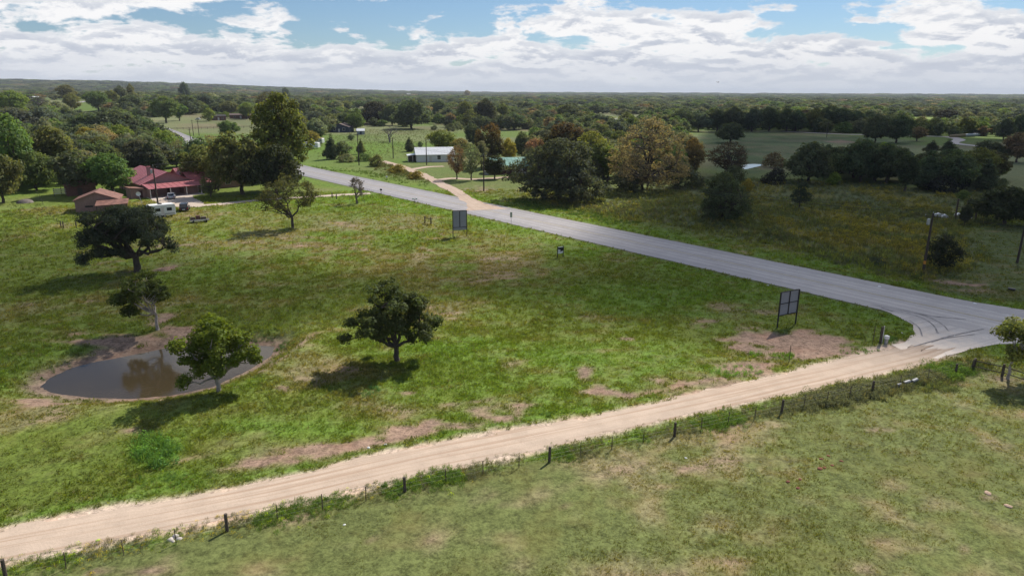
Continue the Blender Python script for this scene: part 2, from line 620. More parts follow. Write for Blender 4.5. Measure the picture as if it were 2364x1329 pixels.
LUSH_SPOTS = [(365, 1042, 75, 42), (400, 1105, 70, 22), (1500, 690, 250, 40), (1000, 800, 180, 30), (1430, 830, 260, 40), (900, 470, 240, 18), (1400, 585, 110, 10), (1660, 850, 90, 16), (560, 890, 60, 25), (700, 985, 200, 25)]
_LU = []
for (px, py, hw, hh) in LUSH_SPOTS:
    x0, y0 = flat(px, py)
    x1, _ = flat(px + hw, py)
    y2, y3 = flat(px, py - hh)[1], flat(px, py + hh)[1]
    _LU.append((x0, (y2 + y3) / 2, abs(x1 - x0), abs(y2 - y3) / 2))

TRACKS = [W2(p) for p in ([(638, 557), (702, 550), (779, 548)], [(560, 562), (640, 552), (720, 546)], [(759, 572), (830, 563), (894, 567), (971, 571), (1009, 585)], [(750, 578), (830, 569), (900, 574), (960, 580)], [(840, 577), (881, 569), (933, 572)],
          [(958, 531), (1009, 533), (1022, 544), (999, 551), (945, 557)], [(1073, 646), (1137, 638), (1200, 633)], [(1080, 652), (1140, 645), (1215, 641)], [(600, 870), (650, 835), (690, 805), (725, 780), (770, 770)], [(725, 889), (755, 919), (785, 940)],
          [(1023, 937), (1086, 928), (1131, 922)], [(505, 1085), (600, 1068), (700, 1050), (820, 1012)], [(700, 1044), (800, 1022), (900, 1000), (1010, 985)], [(1700, 812), (1800, 790), (1900, 775), (1990, 765)], [(1760, 830), (1850, 815), (1950, 802)], [(60, 1205), (200, 1175), (330, 1140)])]
C_MEADOW = np.array([0.122, 0.164, 0.032])
C_LUSH = np.array([0.115, 0.196, 0.030])
C_DRY = np.array([0.20, 0.155, 0.085])
C_STRAW = np.array([0.235, 0.205, 0.115])
C_PAST = np.array([0.122, 0.142, 0.048])
C_DIRT = np.array([0.26, 0.178, 0.13])
C_MUD = np.array([0.215, 0.155, 0.115])
C_SAND = np.array([0.52, 0.41, 0.32])
C_GOLD = np.array([0.165, 0.155, 0.042])
C_WEED = np.array([0.105, 0.125, 0.055])
C_FIELD = np.array([0.15, 0.17, 0.08])


def zones(x, y):
    """albedo of the ground cover, bareness and height of what grows at points"""
    x = np.asarray(x, float); y = np.asarray(y, float)
    r = np.hypot(x, y)
    n1 = fbm(x, y, 9, 5, 11)
    n2 = fbm(x, y, 2.2, 4, 23)
    n3 = fbm(x, y, 28, 4, 31)
    col = C_MEADOW[None] * (0.75 + 0.5 * n1[:, None])

    def blend(c, m):
        nonlocal col
        col = col * (1 - m[:, None]) + c[None] * m[:, None]
    blend(C_STRAW * 0.8, 0.55 * ss(0.55, 0.78, n1))
    blend(C_LUSH, 0.5 * ss(0.5, 0.7, n3))
    tallness = np.full(x.shape, 0.16)
    # pasture on the near side of the fence
    dp = sdf_poly(x, y, PASTURE)
    mp = ss(0.5, -0.5, dp + (n2 - .5))
    pc = C_PAST[None] * (0.8 + 0.4 * n1[:, None])
    st = ss(0.50, 0.68, 0.5 * n1 + 0.5 * n2)[:, None] * 0.75
    pc = pc * (1 - st) + C_STRAW * 1.05 * st
    col = col * (1 - mp[:, None]) + pc * mp[:, None]
    tallness = tallness * (1 - mp) + 0.07 * mp
    # verge along the highway
    dr = dist_line(x, y, ROAD_C) - ROAD_HALF
    mv = ss(11, 3, noisy(dr, x, y, 3, 12, 41)) * (1 - mp)
    blend(C_LUSH * 1.05, 0.6 * mv)
    # paler grass between the billboards and the house lane
    xs, ys = flat(760, 515)
    mdry = np.exp(-(((x - xs) / 22) ** 2 + ((y - ys) / 26) ** 2)) * (1 - mv)
    blend(np.array([0.17, 0.185, 0.085]), 0.7 * mdry * ss(0.3, 0.6, n1))
    # broad worn band across the upper middle of the meadow
    for (px_, py_, sx_, sy_, k_) in ((880, 570, 24, 20, .75), (1130, 625, 13, 13, .7), (640, 560, 12, 10, .6), (560, 690, 10, 8, .4), (780, 900, 7, 6, .5)):
        xw, yw = flat(px_, py_)
        blend(C_DRY * 0.85, k_ * np.exp(-(((x - xw) / sx_) ** 2 + ((y - yw) / sy_) ** 2)) * ss(0.36, 0.58, 0.5 * n1 + 0.5 * n2) * (1 - mv))
    for (cx, cy, a, b) in _LU:
        blend(C_LUSH, 0.75 * np.exp(-(((x - cx) / a) ** 2 + ((y - cy) / b) ** 2) ** 2))
    # weedy fields across the highway
    right = ss(2, 10, (x - _cen[0]) * _nor[0] + (y - _cen[1]) * _nor[1] - ROAD_HALF - 2 + 3 * (n2 - .5))
    blend(C_FIELD * 0.75, 0.5 * right)
    mg = ss(2, -3, noisy(sdf_poly(x, y, GOLD), x, y, 3, 12, 51))
    blend(C_WEED, mg)
    mgy = ss(3, -4, noisy(sdf_poly(x, y, GOLD_Y), x, y, 6, 14, 52)) * ss(0.38, 0.6, n1)
    blend(C_GOLD, 0.85 * mgy)
    tallness = tallness * (1 - mg) + 0.75 * mg
    ml = ss(1.5, -1.5, sdf_poly(x, y, LAWN_R) + 2 * (n2 - .5))
    blend(np.array([0.09, 0.115, 0.04]) , ml)
    tallness = tallness * (1 - ml) + 0.1 * ml
    # far land
    far = ss(180, 300, r)
    fc = C_FIELD[None] * (0.6 + 0.7 * fbm(x, y, 60, 4, 61)[:, None])
    fg = ss(0.45, 0.6, fbm(x, y, 130, 3, 62))[:, None]
    fc = fc * (1 - fg) + np.array([0.10, 0.15, 0.035]) * fg
    fd = ss(0.6, 0.7, fbm(x, y, 45, 3, 63))[:, None] * .5
    fc = fc * (1 - fd) + np.array([0.17, 0.13, 0.09]) * fd
    leftlawn = ss(-20, -60, x) * ss(160, 190, y) * ss(430, 330, y)
    fc = fc * (1 - .75 * leftlawn[:, None]) + np.array([0.10, 0.17, 0.025]) * .75 * leftlawn[:, None]
    blend_m = np.maximum(far, 0) * (1 - mg)
    col = col * (1 - blend_m[:, None]) + fc * blend_m[:, None]
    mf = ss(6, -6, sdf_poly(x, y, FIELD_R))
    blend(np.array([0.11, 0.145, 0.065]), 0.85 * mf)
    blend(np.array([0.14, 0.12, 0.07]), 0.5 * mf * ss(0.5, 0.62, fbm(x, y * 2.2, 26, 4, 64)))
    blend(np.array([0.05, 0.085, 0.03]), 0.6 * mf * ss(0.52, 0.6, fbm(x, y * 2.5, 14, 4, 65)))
    ml2 = ss(8, -8, sdf_poly(x, y, LIGHT_FIELD))
    blend(np.array([0.16, 0.22, 0.05]), ml2)
    # bare soil: broken up by several sizes of noise, drawn out along the mowing direction
    wx, wy = x + 5 * (fbm(x, y, 6, 3, 81) - .5), y + 5 * (fbm(x, y, 6, 3, 82) - .5)
    n4 = fbm(x * 0.45, y * 1.3, 1.5, 3, 83)
    nn = (0.34 * n1 + 0.33 * n2 + 0.33 * n4 - 0.5) * 3.4
    bb = np.zeros(x.shape)
    for (cx, cy, a, b, s) in _SP:
        q2 = ((wx - cx) / (a * 1.15)) ** 2 + ((wy - cy) / (b * 1.25)) ** 2
        bb = np.maximum(bb, s * np.exp(-q2))
    bare = ss(0.30, 0.72, bb * 1.05 + nn * 0.75 * np.minimum(1, 0.3 + bb * 2) - 0.06) * ss(0.03, 0.15, bb)
    nearp = (r < 190) * (1 - mg)
    # thin, worn places everywhere
    sm = ss(0.30, 0.62, nn * 0.9 - 0.03) * nearp * np.where(mp > .5, 0.6, 0.55)
    bare = np.maximum(bare, sm)
    thin = ss(-0.1, 0.5, nn) * nearp * 0.35
    for tr in TRACKS:
        dt = dist_line(x, y, tr)
        bare = np.maximum(bare, 0.85 * np.exp(-(dt / 0.38) ** 2) * ss(-0.35, 0.25, nn))
    # spill along the dirt road
    dd = np.minimum(dist_line(x, y, DIRT_UP), dist_line(x, y, DIRT_LO))
    ind = sdf_poly(x, y, DIRT_UP + DIRT_LO[::-1])
    spill = ss(0.9, 0.0, ind + 1.3 * (n2 - 0.5) + 1.6 * (n1 - .5))
    strip = ss(2.4, 1.2, ind) * (sdf_poly(x, y, PASTURE) > -0.2) * (y < 62 + 0 * x)
    blend(C_LUSH, 0.6 * strip * (n2 > 0.36))
    du = dist_line(x, y, DIRT_UP)
    edge = ss(0.2, 0.6, ind) * ss(1.9, 1.1, du) * ss(0.40, 0.5, n1 + 0.25 * ss(5, -12, x)) * ss(30, 5, x)
    blend(C_LUSH, 0.8 * edge)
    bare = bare * (1 - 0.9 * edge)
    pond = sdf_poly(x, y, POND) if True else None
    mud = ss(2.6, 0.6, pond + 2.0 * (n2 - 0.5) + 1.2 * (n1 - .5))
    col = col * (1 - thin[:, None]) + C_DRY[None] * thin[:, None]
    soil = C_DIRT[None] * (0.7 + 0.6 * n2[:, None])
    dk = ss(0.45, 0.62, fbm(x, y, 5, 4, 77))[:, None] * 0.6
    soil = soil * (1 - dk) + C_MUD * dk
    col = col * (1 - bare[:, None]) + soil * bare[:, None]
    col = col * (1 - spill[:, None]) + (C_SAND * (0.8 + .3 * n2[:, None])) * spill[:, None]
    col = col * (1 - mud[:, None]) + (C_MUD * (0.6 + .8 * n2[:, None])) * mud[:, None]
    roadm = ss(1.2, 0.2, dr + 0.8 * (n2 - .5))
    col = col * (1 - 0.5 * roadm[:, None]) + np.array([0.10, 0.085, 0.07]) * 0.5 * roadm[:, None]
    cover = np.clip(1 - 1.05 * np.maximum(np.maximum(bare, spill * 0.95), np.maximum(mud, roadm * 0.6)), 0, 1)
    return np.clip(col, 0.005, 0.6), cover, tallness, mg


def on_paving(x, y):
    """True where a road, yard, apron or the pond lies"""
    m = (dist_line(x, y, ROAD_LINE) < ROAD_HALF + 0.1)
    m |= sdf_poly(x, y, DIRT_UP + DIRT_LO[::-1]) < -0.25
    m |= sdf_poly(x, y, APRON) < 0.1
    m |= sdf_poly(x, y, POND) < 0.3
    m |= dist_line(x, y, DRIVE_L) < 1.6
    m |= dist_line(x, y, DRIVE_R) < 1.9
    m |= dist_line(x, y, DRIVE_R2) < 1.5
    m |= sdf_poly(x, y, PAD) < 0
    return m


def axis_coords(lo, fine0, fine1, hi, step, grow):
    c = list(np.arange(fine0, fine1, step))
    s, v = step, fine1
    while v < hi:
        c.append(v); s = min(s * grow, 420); v += s
    c.append(hi)
    s, v = step, fine0
    pre = []
    while True:
        s = min(s * grow, 420); v -= s
        if v < lo: break
        pre.append(v)
    return np.array([lo] + pre[::-1] + c)


def build_ground():
    xs = axis_coords(-13000, -72, 78, 13000, 0.6, 1.045)
    ys = axis_coords(-600, 27, 135, 15000, 0.6, 1.04)
    X, Y = np.meshgrid(xs, ys)
    x, y = X.ravel(), Y.ravel()
    z = height(x, y)
    r = np.hypot(x, y)
    pave = np.minimum(np.minimum(dist_line(x, y, ROAD_C) - ROAD_HALF, sdf_poly(x, y, DIRT_UP + DIRT_LO[::-1])), np.minimum(sdf_poly(x, y, APRON), np.minimum(dist_line(x, y, DRIVE_L) - 2, dist_line(x, y, DRIVE_R) - 3)))
    rel = 0.11 * (fbm(x, y, 3.0, 4, 3) - 0.5) + 0.25 * (fbm(x, y, 16, 2, 4) - 0.5)
    z = z + rel * ss(0.3, 3.0, pave) * ss(260, 160, r) * ss(-.5, 1.5, sdf_poly(x, y, POND)) - 0.0
    col, cover, tl, mg = zones(x, y)
    nx, ny = len(xs), len(ys)
    idx = np.arange(nx * ny).reshape(ny, nx)
    F = np.stack([idx[:-1, :-1], idx[:-1, 1:], idx[1:, 1:], idx[1:, :-1]], -1).reshape(-1, 4)
    rgba = np.concatenate([col, np.ones((len(col), 1))], 1)
    me = np_mesh('ground', np.stack([x, y, z], 1), F, ground_mat(), {'tint': ('FLOAT_COLOR', rgba)}, True)
    return tag(link('ground', me), kind='structure')


build_ground()


# ------------------------------------------------------------------ roads
def ribbon(name, line, half, mat, lift, jit=0.0, across=6, uoff=0.0, kind='structure', asym=None, step=None, seed=0):
    L = [np.array(p) for p in line]
    if step:
        out = [L[0]]
        for a, b in zip(L[:-1], L[1:]):
            n = max(1, int(np.linalg.norm(b - a) / step))
            out += [a + (b - a) * k / n for k in range(1, n + 1)]
        L = out
    V, UV = [], []
    s = 0.0
    for i, p in enumerate(L):
        t = L[min(i + 1, len(L) - 1)] - L[max(i - 1, 0)]
        t = t / np.linalg.norm(t)
        n = np.array([t[1], -t[0]])
        if i: s += np.linalg.norm(L[i] - L[i - 1])
        hl, hr = (half, half) if asym is None else asym(i, len(L), s)
        jl = jit * 2 * (float(fbm(s, 0.3, 2.6, 3, 90 + seed)) - 0.5)
        jr = jit * 2 * (float(fbm(s, 9.3, 2.6, 3, 95 + seed)) - 0.5)
        for k in range(across + 1):
            u = -hl - jl + (hl + jl + hr + jr) * k / across
            q = p + n * u
            V.append((q[0], q[1], 0.0)); UV.append((u + uoff, s, 0.0))
    V = np.array(V)
    V[:, 2] = height(V[:, 0], V[:, 1]) + lift
    w = across + 1
    F = [(i * w + k, i * w + k + 1, (i + 1) * w + k + 1, (i + 1) * w + k) for i in range(len(L) - 1) for k in range(across)]
    me = np_mesh(name, V, F, mat, {'lane': ('FLOAT_VECTOR', np.array(UV))}, True)
    return tag(link(name, me), kind=kind)


def asphalt_mat(name, worn=True):
    m, t, out = mat_new(name)
    g = t.node('ShaderNodeNewGeometry').outputs['Position']
    n1 = t.noise(g, 0.35, 4, 0.6)
    n2 = t.noise(g, 9.0, 4, 0.7)
    col = t.mix(t.ramp(n2, 0.3, 0.7), (0.275, 0.252, 0.246), (0.40, 0.368, 0.358))
    if worn:
        ln = t.node('ShaderNodeAttribute', attribute_name='lane').outputs['Vector']
        sx = t.sep(ln)
        st = t.noise(t.comb(t.math('MULTIPLY', sx[0], 1.6), t.math('MULTIPLY', sx[1], 0.03), 0.0), 1.0, 5, 0.65)
        au = t.math('ABSOLUTE', sx[0])
        # lanes paler than shoulders; polished wheel tracks darker
        lane = t.ramp(au, ROAD_HALF - 2.9, ROAD_HALF - 2.2, 1.0, 0.0)
        col = t.mix(t.math('MULTIPLY', t.math('SUBTRACT', 1.0, lane), 0.55), col, (0.155, 0.146, 0.155))
        wob = t.math('ADD', au, t.math('MULTIPLY', t.math('SUBTRACT', st, 0.5), 0.5))
        tr1 = t.ramp(t.math('ABSOLUTE', t.math('SUBTRACT', wob, 0.95)), 0.0, 0.5, 0.5, 0.0)
        tr2 = t.ramp(t.math('ABSOLUTE', t.math('SUBTRACT', wob, 2.75)), 0.0, 0.5, 0.5, 0.0)
        col = t.mix(t.math('MAXIMUM', tr1, tr2), col, (0.15, 0.14, 0.147))
        col = t.mix(t.ramp(st, 0.35, 0.75, 0.0, 0.35), col, (0.40, 0.375, 0.375))
    if not worn:
        # sandy dust dragged from the dirt road onto the asphalt, thinning towards the highway
        p0 = (np.array(DIRT_UP[-1]) + np.array(DIRT_LO[-1])) / 2
        dd = np.array(DIRT_UP[-1]) - np.array(DIRT_UP[-4]); dd = dd / np.linalg.norm(dd)
        s3 = t.sep(g)
        along = t.math('ADD', t.math('MULTIPLY', t.math('SUBTRACT', s3[0], float(p0[0])), float(dd[0])), t.math('MULTIPLY', t.math('SUBTRACT', s3[1], float(p0[1])), float(dd[1])))
        along = t.math('ADD', along, t.math('MULTIPLY', t.math('SUBTRACT', t.noise(g, 0.55, 6, 0.65), 0.5), 14.0))
        across = t.math('ADD', t.math('MULTIPLY', s3[0], float(-dd[1])), t.math('MULTIPLY', s3[1], float(dd[0])))
        stk = t.noise(t.comb(t.math('MULTIPLY', across, 1.3), t.math('MULTIPLY', along, 0.02), 0.0), 1.0, 5, 0.6)
        col = t.mix(t.ramp(stk, 0.42, 0.62, 0.0, 0.6), col, (0.19, 0.178, 0.178))
        col = t.mix(t.ramp(along, -1.0, 9.0, 1.0, 0.0), col, (0.52, 0.41, 0.32))
    col = t.mix(t.ramp(n1, 0.35, 0.7, 0.0, 0.35), col, (0.18, 0.168, 0.17))
    p = t.node('ShaderNodeBsdfPrincipled')
    t.put(p.inputs['Base Color'], col)
    p.inputs['Roughness'].default_value = 0.55
    p.inputs['Specular IOR Level'].default_value = 0.5
    b = t.node('ShaderNodeBump')
    b.inputs['Strength'].default_value = 0.35
    b.inputs['Distance'].default_value = 0.03
    t.l.new(n2, b.inputs['Height'])
    t.l.new(b.outputs[0], p.inputs['Normal'])
    t.l.new(p.outputs[0], out.inputs['Surface'])
    return m


def dirt_mat(name, base, red=(0.38, 0.25, 0.17), tracks=True):
    m, t, out = mat_new(name)
    g = t.node('ShaderNodeNewGeometry').outputs['Position']
    n1 = t.noise(g, 0.5, 5, 0.6)
    n2 = t.noise(g, 7.0, 4, 0.7)
    n3 = t.noise(g, 28.0, 2, 0.7)
    col = t.mix(t.ramp(n1, 0.35, 0.7), base, tuple(c * 0.86 for c in base))
    ln = t.sep(t.node('ShaderNodeAttribute', attribute_name='lane').outputs['Vector'])
    st = t.noise(t.comb(t.math('MULTIPLY', ln[0], 2.2), t.math('MULTIPLY', ln[1], 0.035), 2.0), 1.0, 5, 0.62, 0.0)
    if tracks:
        col = t.mix(t.ramp(st, 0.45, 0.62, 0.0, 0.85), col, red)
        col = t.mix(t.ramp(st, 0.40, 0.25, 0.0, 0.5), col, tuple(min(0.7, c * 1.2) for c in base))
    col = t.mix(t.ramp(n2, 0.52, 0.72, 0.0, 0.35), col, tuple(c * 0.55 for c in base))
    col = t.mix(t.ramp(n3, 0.60, 0.75, 0.0, 0.4), col, tuple(c * 0.45 for c in base))
    p = t.node('ShaderNodeBsdfPrincipled')
    t.put(p.inputs['Base Color'], col)
    p.inputs['Roughness'].default_value = 0.95
    p.inputs['Specular IOR Level'].default_value = 0.1
    b = t.node('ShaderNodeBump')
    b.inputs['Strength'].default_value = 0.5
    b.inputs['Distance'].default_value = 0.05
    t.l.new(t.math('ADD', t.math('MULTIPLY', st, 0.8), n2), b.inputs['Height'])
    t.l.new(b.outputs[0], p.inputs['Normal'])
    t.l.new(p.outputs[0], out.inputs['Surface'])
    return m


M_ASPH = asphalt_mat('worn_asphalt')
M_APRON = asphalt_mat('apron_asphalt', False)
M_DIRT = dirt_mat('sandy_road_dirt', (0.545, 0.43, 0.335), (0.40, 0.285, 0.205))
M_CALICHE = dirt_mat('pale_gravel', (0.56, 0.47, 0.39), (0.36, 0.27, 0.2))
M_REDDIRT = dirt_mat('reddish_dirt', (0.49, 0.385, 0.305), (0.41, 0.30, 0.225))
M_LINE_W = plain('worn_white_paint', (0.46, 0.45, 0.44), 0.7, var=0.45, scale=1.5)
M_LINE_Y = plain('worn_yellow_paint', (0.33, 0.27, 0.14), 0.7, var=0.4, scale=1.5)


ribbon('road', ROAD_LINE, ROAD_HALF, M_ASPH, 0.05, jit=0.18, across=8, step=1.5)
# side strip where the asphalt frays into the verge
_nr = len(ROAD_C)
for off, m, nm, w in ((-ROAD_HALF + 2.75, M_LINE_W, 'edge_line', 0.07), (ROAD_HALF - 2.6, M_LINE_W, 'edge_line', 0.06), (-0.14, M_LINE_Y, 'centre_line', 0.06), (0.16, M_LINE_Y, 'centre_line', 0.06)):
    lim = ROAD_C if off > -1 else [p for p in ROAD_C if (np.array(p) - _cen) @ _dir > -16]
    ribbon(nm, [tuple(np.array(p) + _nor * off) for p in lim], w, m, 0.058, across=1)


def dirt_road():
    """lofted between its two edges, edges frayed"""
    def res(line, n):
        P = np.array(line)
        s = np.concatenate([[0], np.cumsum(np.linalg.norm(np.diff(P, axis=0), axis=1))])
        q = np.linspace(0, s[-1], n)
        return np.stack([np.interp(q, s, P[:, 0]), np.interp(q, s, P[:, 1])], 1), q
    n, w = 320, 28
    endj = (fbm(np.arange(w + 1), np.zeros(w + 1), 3.0, 3, 131) - 0.5) * 9 + 1.2
    A, qa = res(smooth_line(DIRT_UP, 6), n)
    B, qb = res(smooth_line(DIRT_LO, 6), n)
    ja = (fbm(qa, qa * 0, 1.7, 4, 101) - 0.5) * 1.3
    jb = (fbm(qb, qb * 0 + 5, 1.7, 4, 102) - 0.5) * 1.0
    V, UV = [], []
    for i in range(n):
        d = B[i] - A[i]
        L = np.linalg.norm(d)
        d = d / L
        a, b = A[i] + d * ja[i], B[i] + d * jb[i]
        for k in range(w + 1):
            q = a + (b - a) * k / w
            if i > n - 14:                                    # the sandy end runs out in tongues over the asphalt
                q = q + (A[-1] - A[-20]) / np.linalg.norm(A[-1] - A[-20]) * endj[k] * ((i - (n - 14)) / 13) ** 1.5
            u = float(np.dot(q - A[i], d)) - L / 2          # measured from the true edge, so wheel tracks run straight
            crown = 0.06 * (1 - (2 * k / w - 1) ** 2)
            V.append((q[0], q[1], 0.012 + crown)); UV.append((u, qa[i], 0))
    F = [(i * (w + 1) + k, (i + 1) * (w + 1) + k, (i + 1) * (w + 1) + k + 1, i * (w + 1) + k + 1) for i in range(n - 1) for k in range(w)]
    me = np_mesh('dirt_road', V, F, M_DIRT, {'lane': ('FLOAT_VECTOR', np.array(UV))}, True)
    tag(link('dirt_road', me), kind='structure')


dirt_road()


def sheet(name, poly, z, mat, jit=0.25, step=0.7, seed=0, lift_terrain=True):
    P = []
    for a, b in zip(poly, poly[1:] + poly[:1]):
        a, b = np.array(a), np.array(b)
        n = max(1, int(np.linalg.norm(b - a) / step))
        P += [a + (b - a) * k / n for k in range(n)]
    P = np.array(P)
    s = np.arange(len(P)) * step
    P = P + jit * np.stack([fbm(s, s * 0, 2.2, 3, 111 + seed) - .5, fbm(s, s * 0 + 3, 2.2, 3, 115 + seed) - .5], 1) * 2
    me = bpy.data.meshes.new(name)
    zz = height(P[:, 0], P[:, 1]) + z if lift_terrain else np.full(len(P), z)
    me.from_pydata([(p[0], p[1], h) for p, h in zip(P, zz)], [], [tuple(range(len(P)))])
    if me.polygons[0].normal.z < 0:
        me.flip_normals()
    me.materials.append(mat)
    return tag(link(name, me), kind='structure')


sheet('road_apron', APRON, 0.046, M_APRON, 0.45)
sheet('driveway_yard', PAD, 0.05, M_CALICHE, 0.3)
ribbon('driveway', DRIVE_L, 1.55, M_CALICHE, 0.045, jit=0.35, step=1.5, across=3)
ribbon('driveway', DRIVE_R, 2.0, M_REDDIRT, 0.06, jit=0.7, step=1.5, across=3, asym=lambda i, n, s: (1.8 + 3 * max(0, 1 - s / 14) ** 2, 1.8 + 4 * max(0, 1 - s / 16) ** 2), seed=3)
ribbon('driveway', DRIVE_R2, 1.7, M_REDDIRT, 0.055, jit=0.5, step=1.5, across=3, seed=5)
ribbon('driveway', DRIVE_R3, 1.5, M_REDDIRT, 0.05, jit=0.4, step=1.5, across=3, seed=6)
ribbon('driveway', FARDRIVE, 3.0, plain('pale_far_gravel', (0.42, 0.38, 0.36), 0.9), 0.15, jit=0.6, step=6, across=2, seed=7)


M_SKID = plain('tyre_rubber_mark', (0.22, 0.207, 0.208), 0.8, var=0.55, scale=1.2)
for k, (pl, w) in enumerate((([(2050, 716), (2090, 722), (2130, 735), (2155, 752), (2165, 770)], .22), ([(2080, 716), (2130, 728), (2170, 745), (2190, 765)], .2), ([(2010, 704), (2080, 716), (2150, 730), (2230, 738)], .28), ([(2100, 741), (2122, 757), (2128, 776)], .14), ([(2150, 790), (2200, 775), (2270, 760)], .16), ([(2110, 800), (2170, 784), (2250, 772)], .15), ([(2035, 711), (2062, 720)], .3))):
    ribbon('tyre_mark', smooth_line(W2(pl), 6), w * .42, M_SKID, 0.056 + .004 * k, jit=.10, across=1, seed=20 + k)


# ------------------------------------------------------------------ pond
def water_mat():
    m, t, out = mat_new('muddy_water')
    g = t.node('ShaderNodeNewGeometry').outputs['Position']
    n = t.noise(g, 3.2, 3, 0.6, 0.4)
    n0 = t.noise(g, 0.25, 2, 0.5)
    p = t.node('ShaderNodeBsdfPrincipled')
    t.put(p.inputs['Base Color'], t.mix(n0, (0.058, 0.043, 0.022), (0.078, 0.058, 0.030)))
    p.inputs['Roughness'].default_value = 0.06
    p.inputs['IOR'].default_value = 1.38
    b = t.node('ShaderNodeBump')
    b.inputs['Strength'].default_value = 0.10
    b.inputs['Distance'].default_value = 0.05
    t.l.new(n, b.inputs['Height'])
    t.l.new(b.outputs[0], p.inputs['Normal'])
    t.l.new(p.outputs[0], out.inputs['Surface'])
    return m


def build_pond():
    c = np.mean(np.array(POND), 0)
    P = [tuple(c + (np.array(p) - c) * (1 + 1.0 / np.linalg.norm(np.array(p) - c))) for p in POND]
    o = sheet('pond_water', smooth_line(P + [P[0]], 5)[:-1], POND_Z + 0.02, water_mat(), 0.0, lift_terrain=False)


build_pond()


# ------------------------------------------------------------------ cloud out of view: a body of mist added and shaped to shade the land
def cloud_body(name, poly, base, thick, dens, seed, soft=14.0, cell=9.0, amp=16.0):
    """a flat-bottomed bank of cloud that hangs between the sun and the land outlined by poly"""
    P = np.array(poly)
    x = np.arange(P[:, 0].min() - 60, P[:, 0].max() + 60, cell)
    y = np.arange(P[:, 1].min() - 60, P[:, 1].max() + 60, cell)
    X, Y = np.meshgrid(x, y)
    d = sdf_poly(X.ravel(), Y.ravel(), poly).reshape(X.shape)
    d = d + amp * 2 * (fbm(X, Y, 60, 4, seed) - 0.5)
    T = ss(soft, -soft * 1.6, d) * (0.5 + 0.8 * fbm(X, Y, 45, 3, seed + 5)) * (0.72 + 0.75 * ss(-15, 45, X) * 0.8)
    ny, nx = T.shape
    on = T > 0.02
    V, F, top, bot = [], [], {}, {}
    def v(j, i, up):
        dct = top if up else bot
        if (j, i) not in dct:
            t = T[j, i]
            z = base + (t * thick + 0.5 if up else -0.12 * t * thick - 0.5)
            dct[(j, i)] = len(V)
            kz = z / math.tan(SUN_EL)                       # sheared along the sun's rays, so its shadow keeps the outline of poly
            V.append((X[j, i] + kz * math.sin(SUN_AZ), Y[j, i] + kz * math.cos(SUN_AZ), z))
        return dct[(j, i)]
    cellon = on[:-1, :-1] & on[1:, :-1] & on[:-1, 1:] & on[1:, 1:]
    for j, i in zip(*np.nonzero(cellon)):
        F.append((v(j, i, 1), v(j, i + 1, 1), v(j + 1, i + 1, 1), v(j + 1, i, 1)))
        F.append((v(j, i, 0), v(j + 1, i, 0), v(j + 1, i + 1, 0), v(j, i + 1, 0)))
        for (a, b, dj, di) in (((j, i), (j, i + 1), -1, 0), ((j, i + 1), (j + 1, i + 1), 0, 1), ((j + 1, i + 1), (j + 1, i), 1, 0), ((j + 1, i), (j, i), 0, -1)):
            jj, ii = j + dj, i + di
            if not (0 <= jj < ny - 1 and 0 <= ii < nx - 1 and cellon[jj, ii]):
                F.append((v(*a, 0), v(*b, 0), v(*b, 1), v(*a, 1)))
    m, t, out = mat_new('cloud_mist')
    p = t.node('ShaderNodeVolumePrincipled')
    p.inputs['Density'].default_value = dens
    p.inputs['Color'].default_value = (1, 1, 1, 1)
    p.inputs['Anisotropy'].default_value = 0.4
    t.l.new(p.outputs[0], out.inputs['Volume'])
    me = np_mesh(name, V, F, m)
    tag(link(name, me), kind='stuff')


CL = [(-400, 860), (0, 925), (250, 935), (420, 915), (560, 850), (660, 790), (800, 725), (960, 690), (1120, 715), (1300, 745), (1600, 770), (1900, 770), (2030, 790), (2130, 820), (2364, 850), (2900, 870),
      (3100, 420), (2600, 330), (2250, 318), (2120, 308), (2000, 282), (1800, 280), (1640, 288), (1590, 330), (1600, 400), (1500, 455), (1390, 490), (1330, 540), (1230, 595), (1050, 600), (880, 610), (700, 612), (520, 585), (380, 560), (150, 555), (0, 530), (-400, 520)]
cloud_body('cloud', [ground(*p)[:2] for p in CL], 620, 70, 0.0155, 201, soft=10, amp=7)


# ------------------------------------------------------------------ trees
def leaf_cards(P, N, size, rng, aspect=0.62):
    """one rhombic leaf (or leaf spray) per point, facing N"""
    n = len(P)
    N = N / np.maximum(np.linalg.norm(N, axis=1, keepdims=True), 1e-6)
    a = rng.normal(size=(n, 3))
    a -= (a * N).sum(1, keepdims=True) * N
    a /= np.maximum(np.linalg.norm(a, axis=1, keepdims=True), 1e-6)
    b = np.cross(N, a)
    s = (size * rng.uniform(0.6, 1.35, n))[:, None]
    fold = N * s * 0.16
    V = np.stack([P - a * s * 0.5, P + b * s * aspect * 0.5 + fold, P + a * s * 0.5, P - b * s * aspect * 0.5 + fold], 1).reshape(-1, 3)
    F = np.arange(n * 4).reshape(n, 4)
    return V, F


PROFILE = {
    'round': lambda t: np.sin(np.pi * np.clip(t * 0.94 + 0.03, 0, 1)) ** 0.55,
    'dome': lambda t: np.sqrt(np.clip(1 - t ** 2.2, 0, 1)) * np.clip(0.55 + t * 3, 0, 1),
    'cone': lambda t: (1 - t) ** 0.75 * np.clip(0.45 + t * 4, 0, 1) + 0.04,
    'column': lambda t: np.sin(np.pi * np.clip(t * .9 + .07, 0, 1)) ** 0.4,
    'vase': lambda t: np.clip(0.35 + 0.9 * t, 0, 1) * np.sqrt(np.clip(1 - np.clip((t - .35) / .65, 0, 1) ** 2.4, 0, 1)),
    'bush': lambda t: np.sqrt(np.clip(1 - (t * 0.98) ** 2, 0, 1)),
}


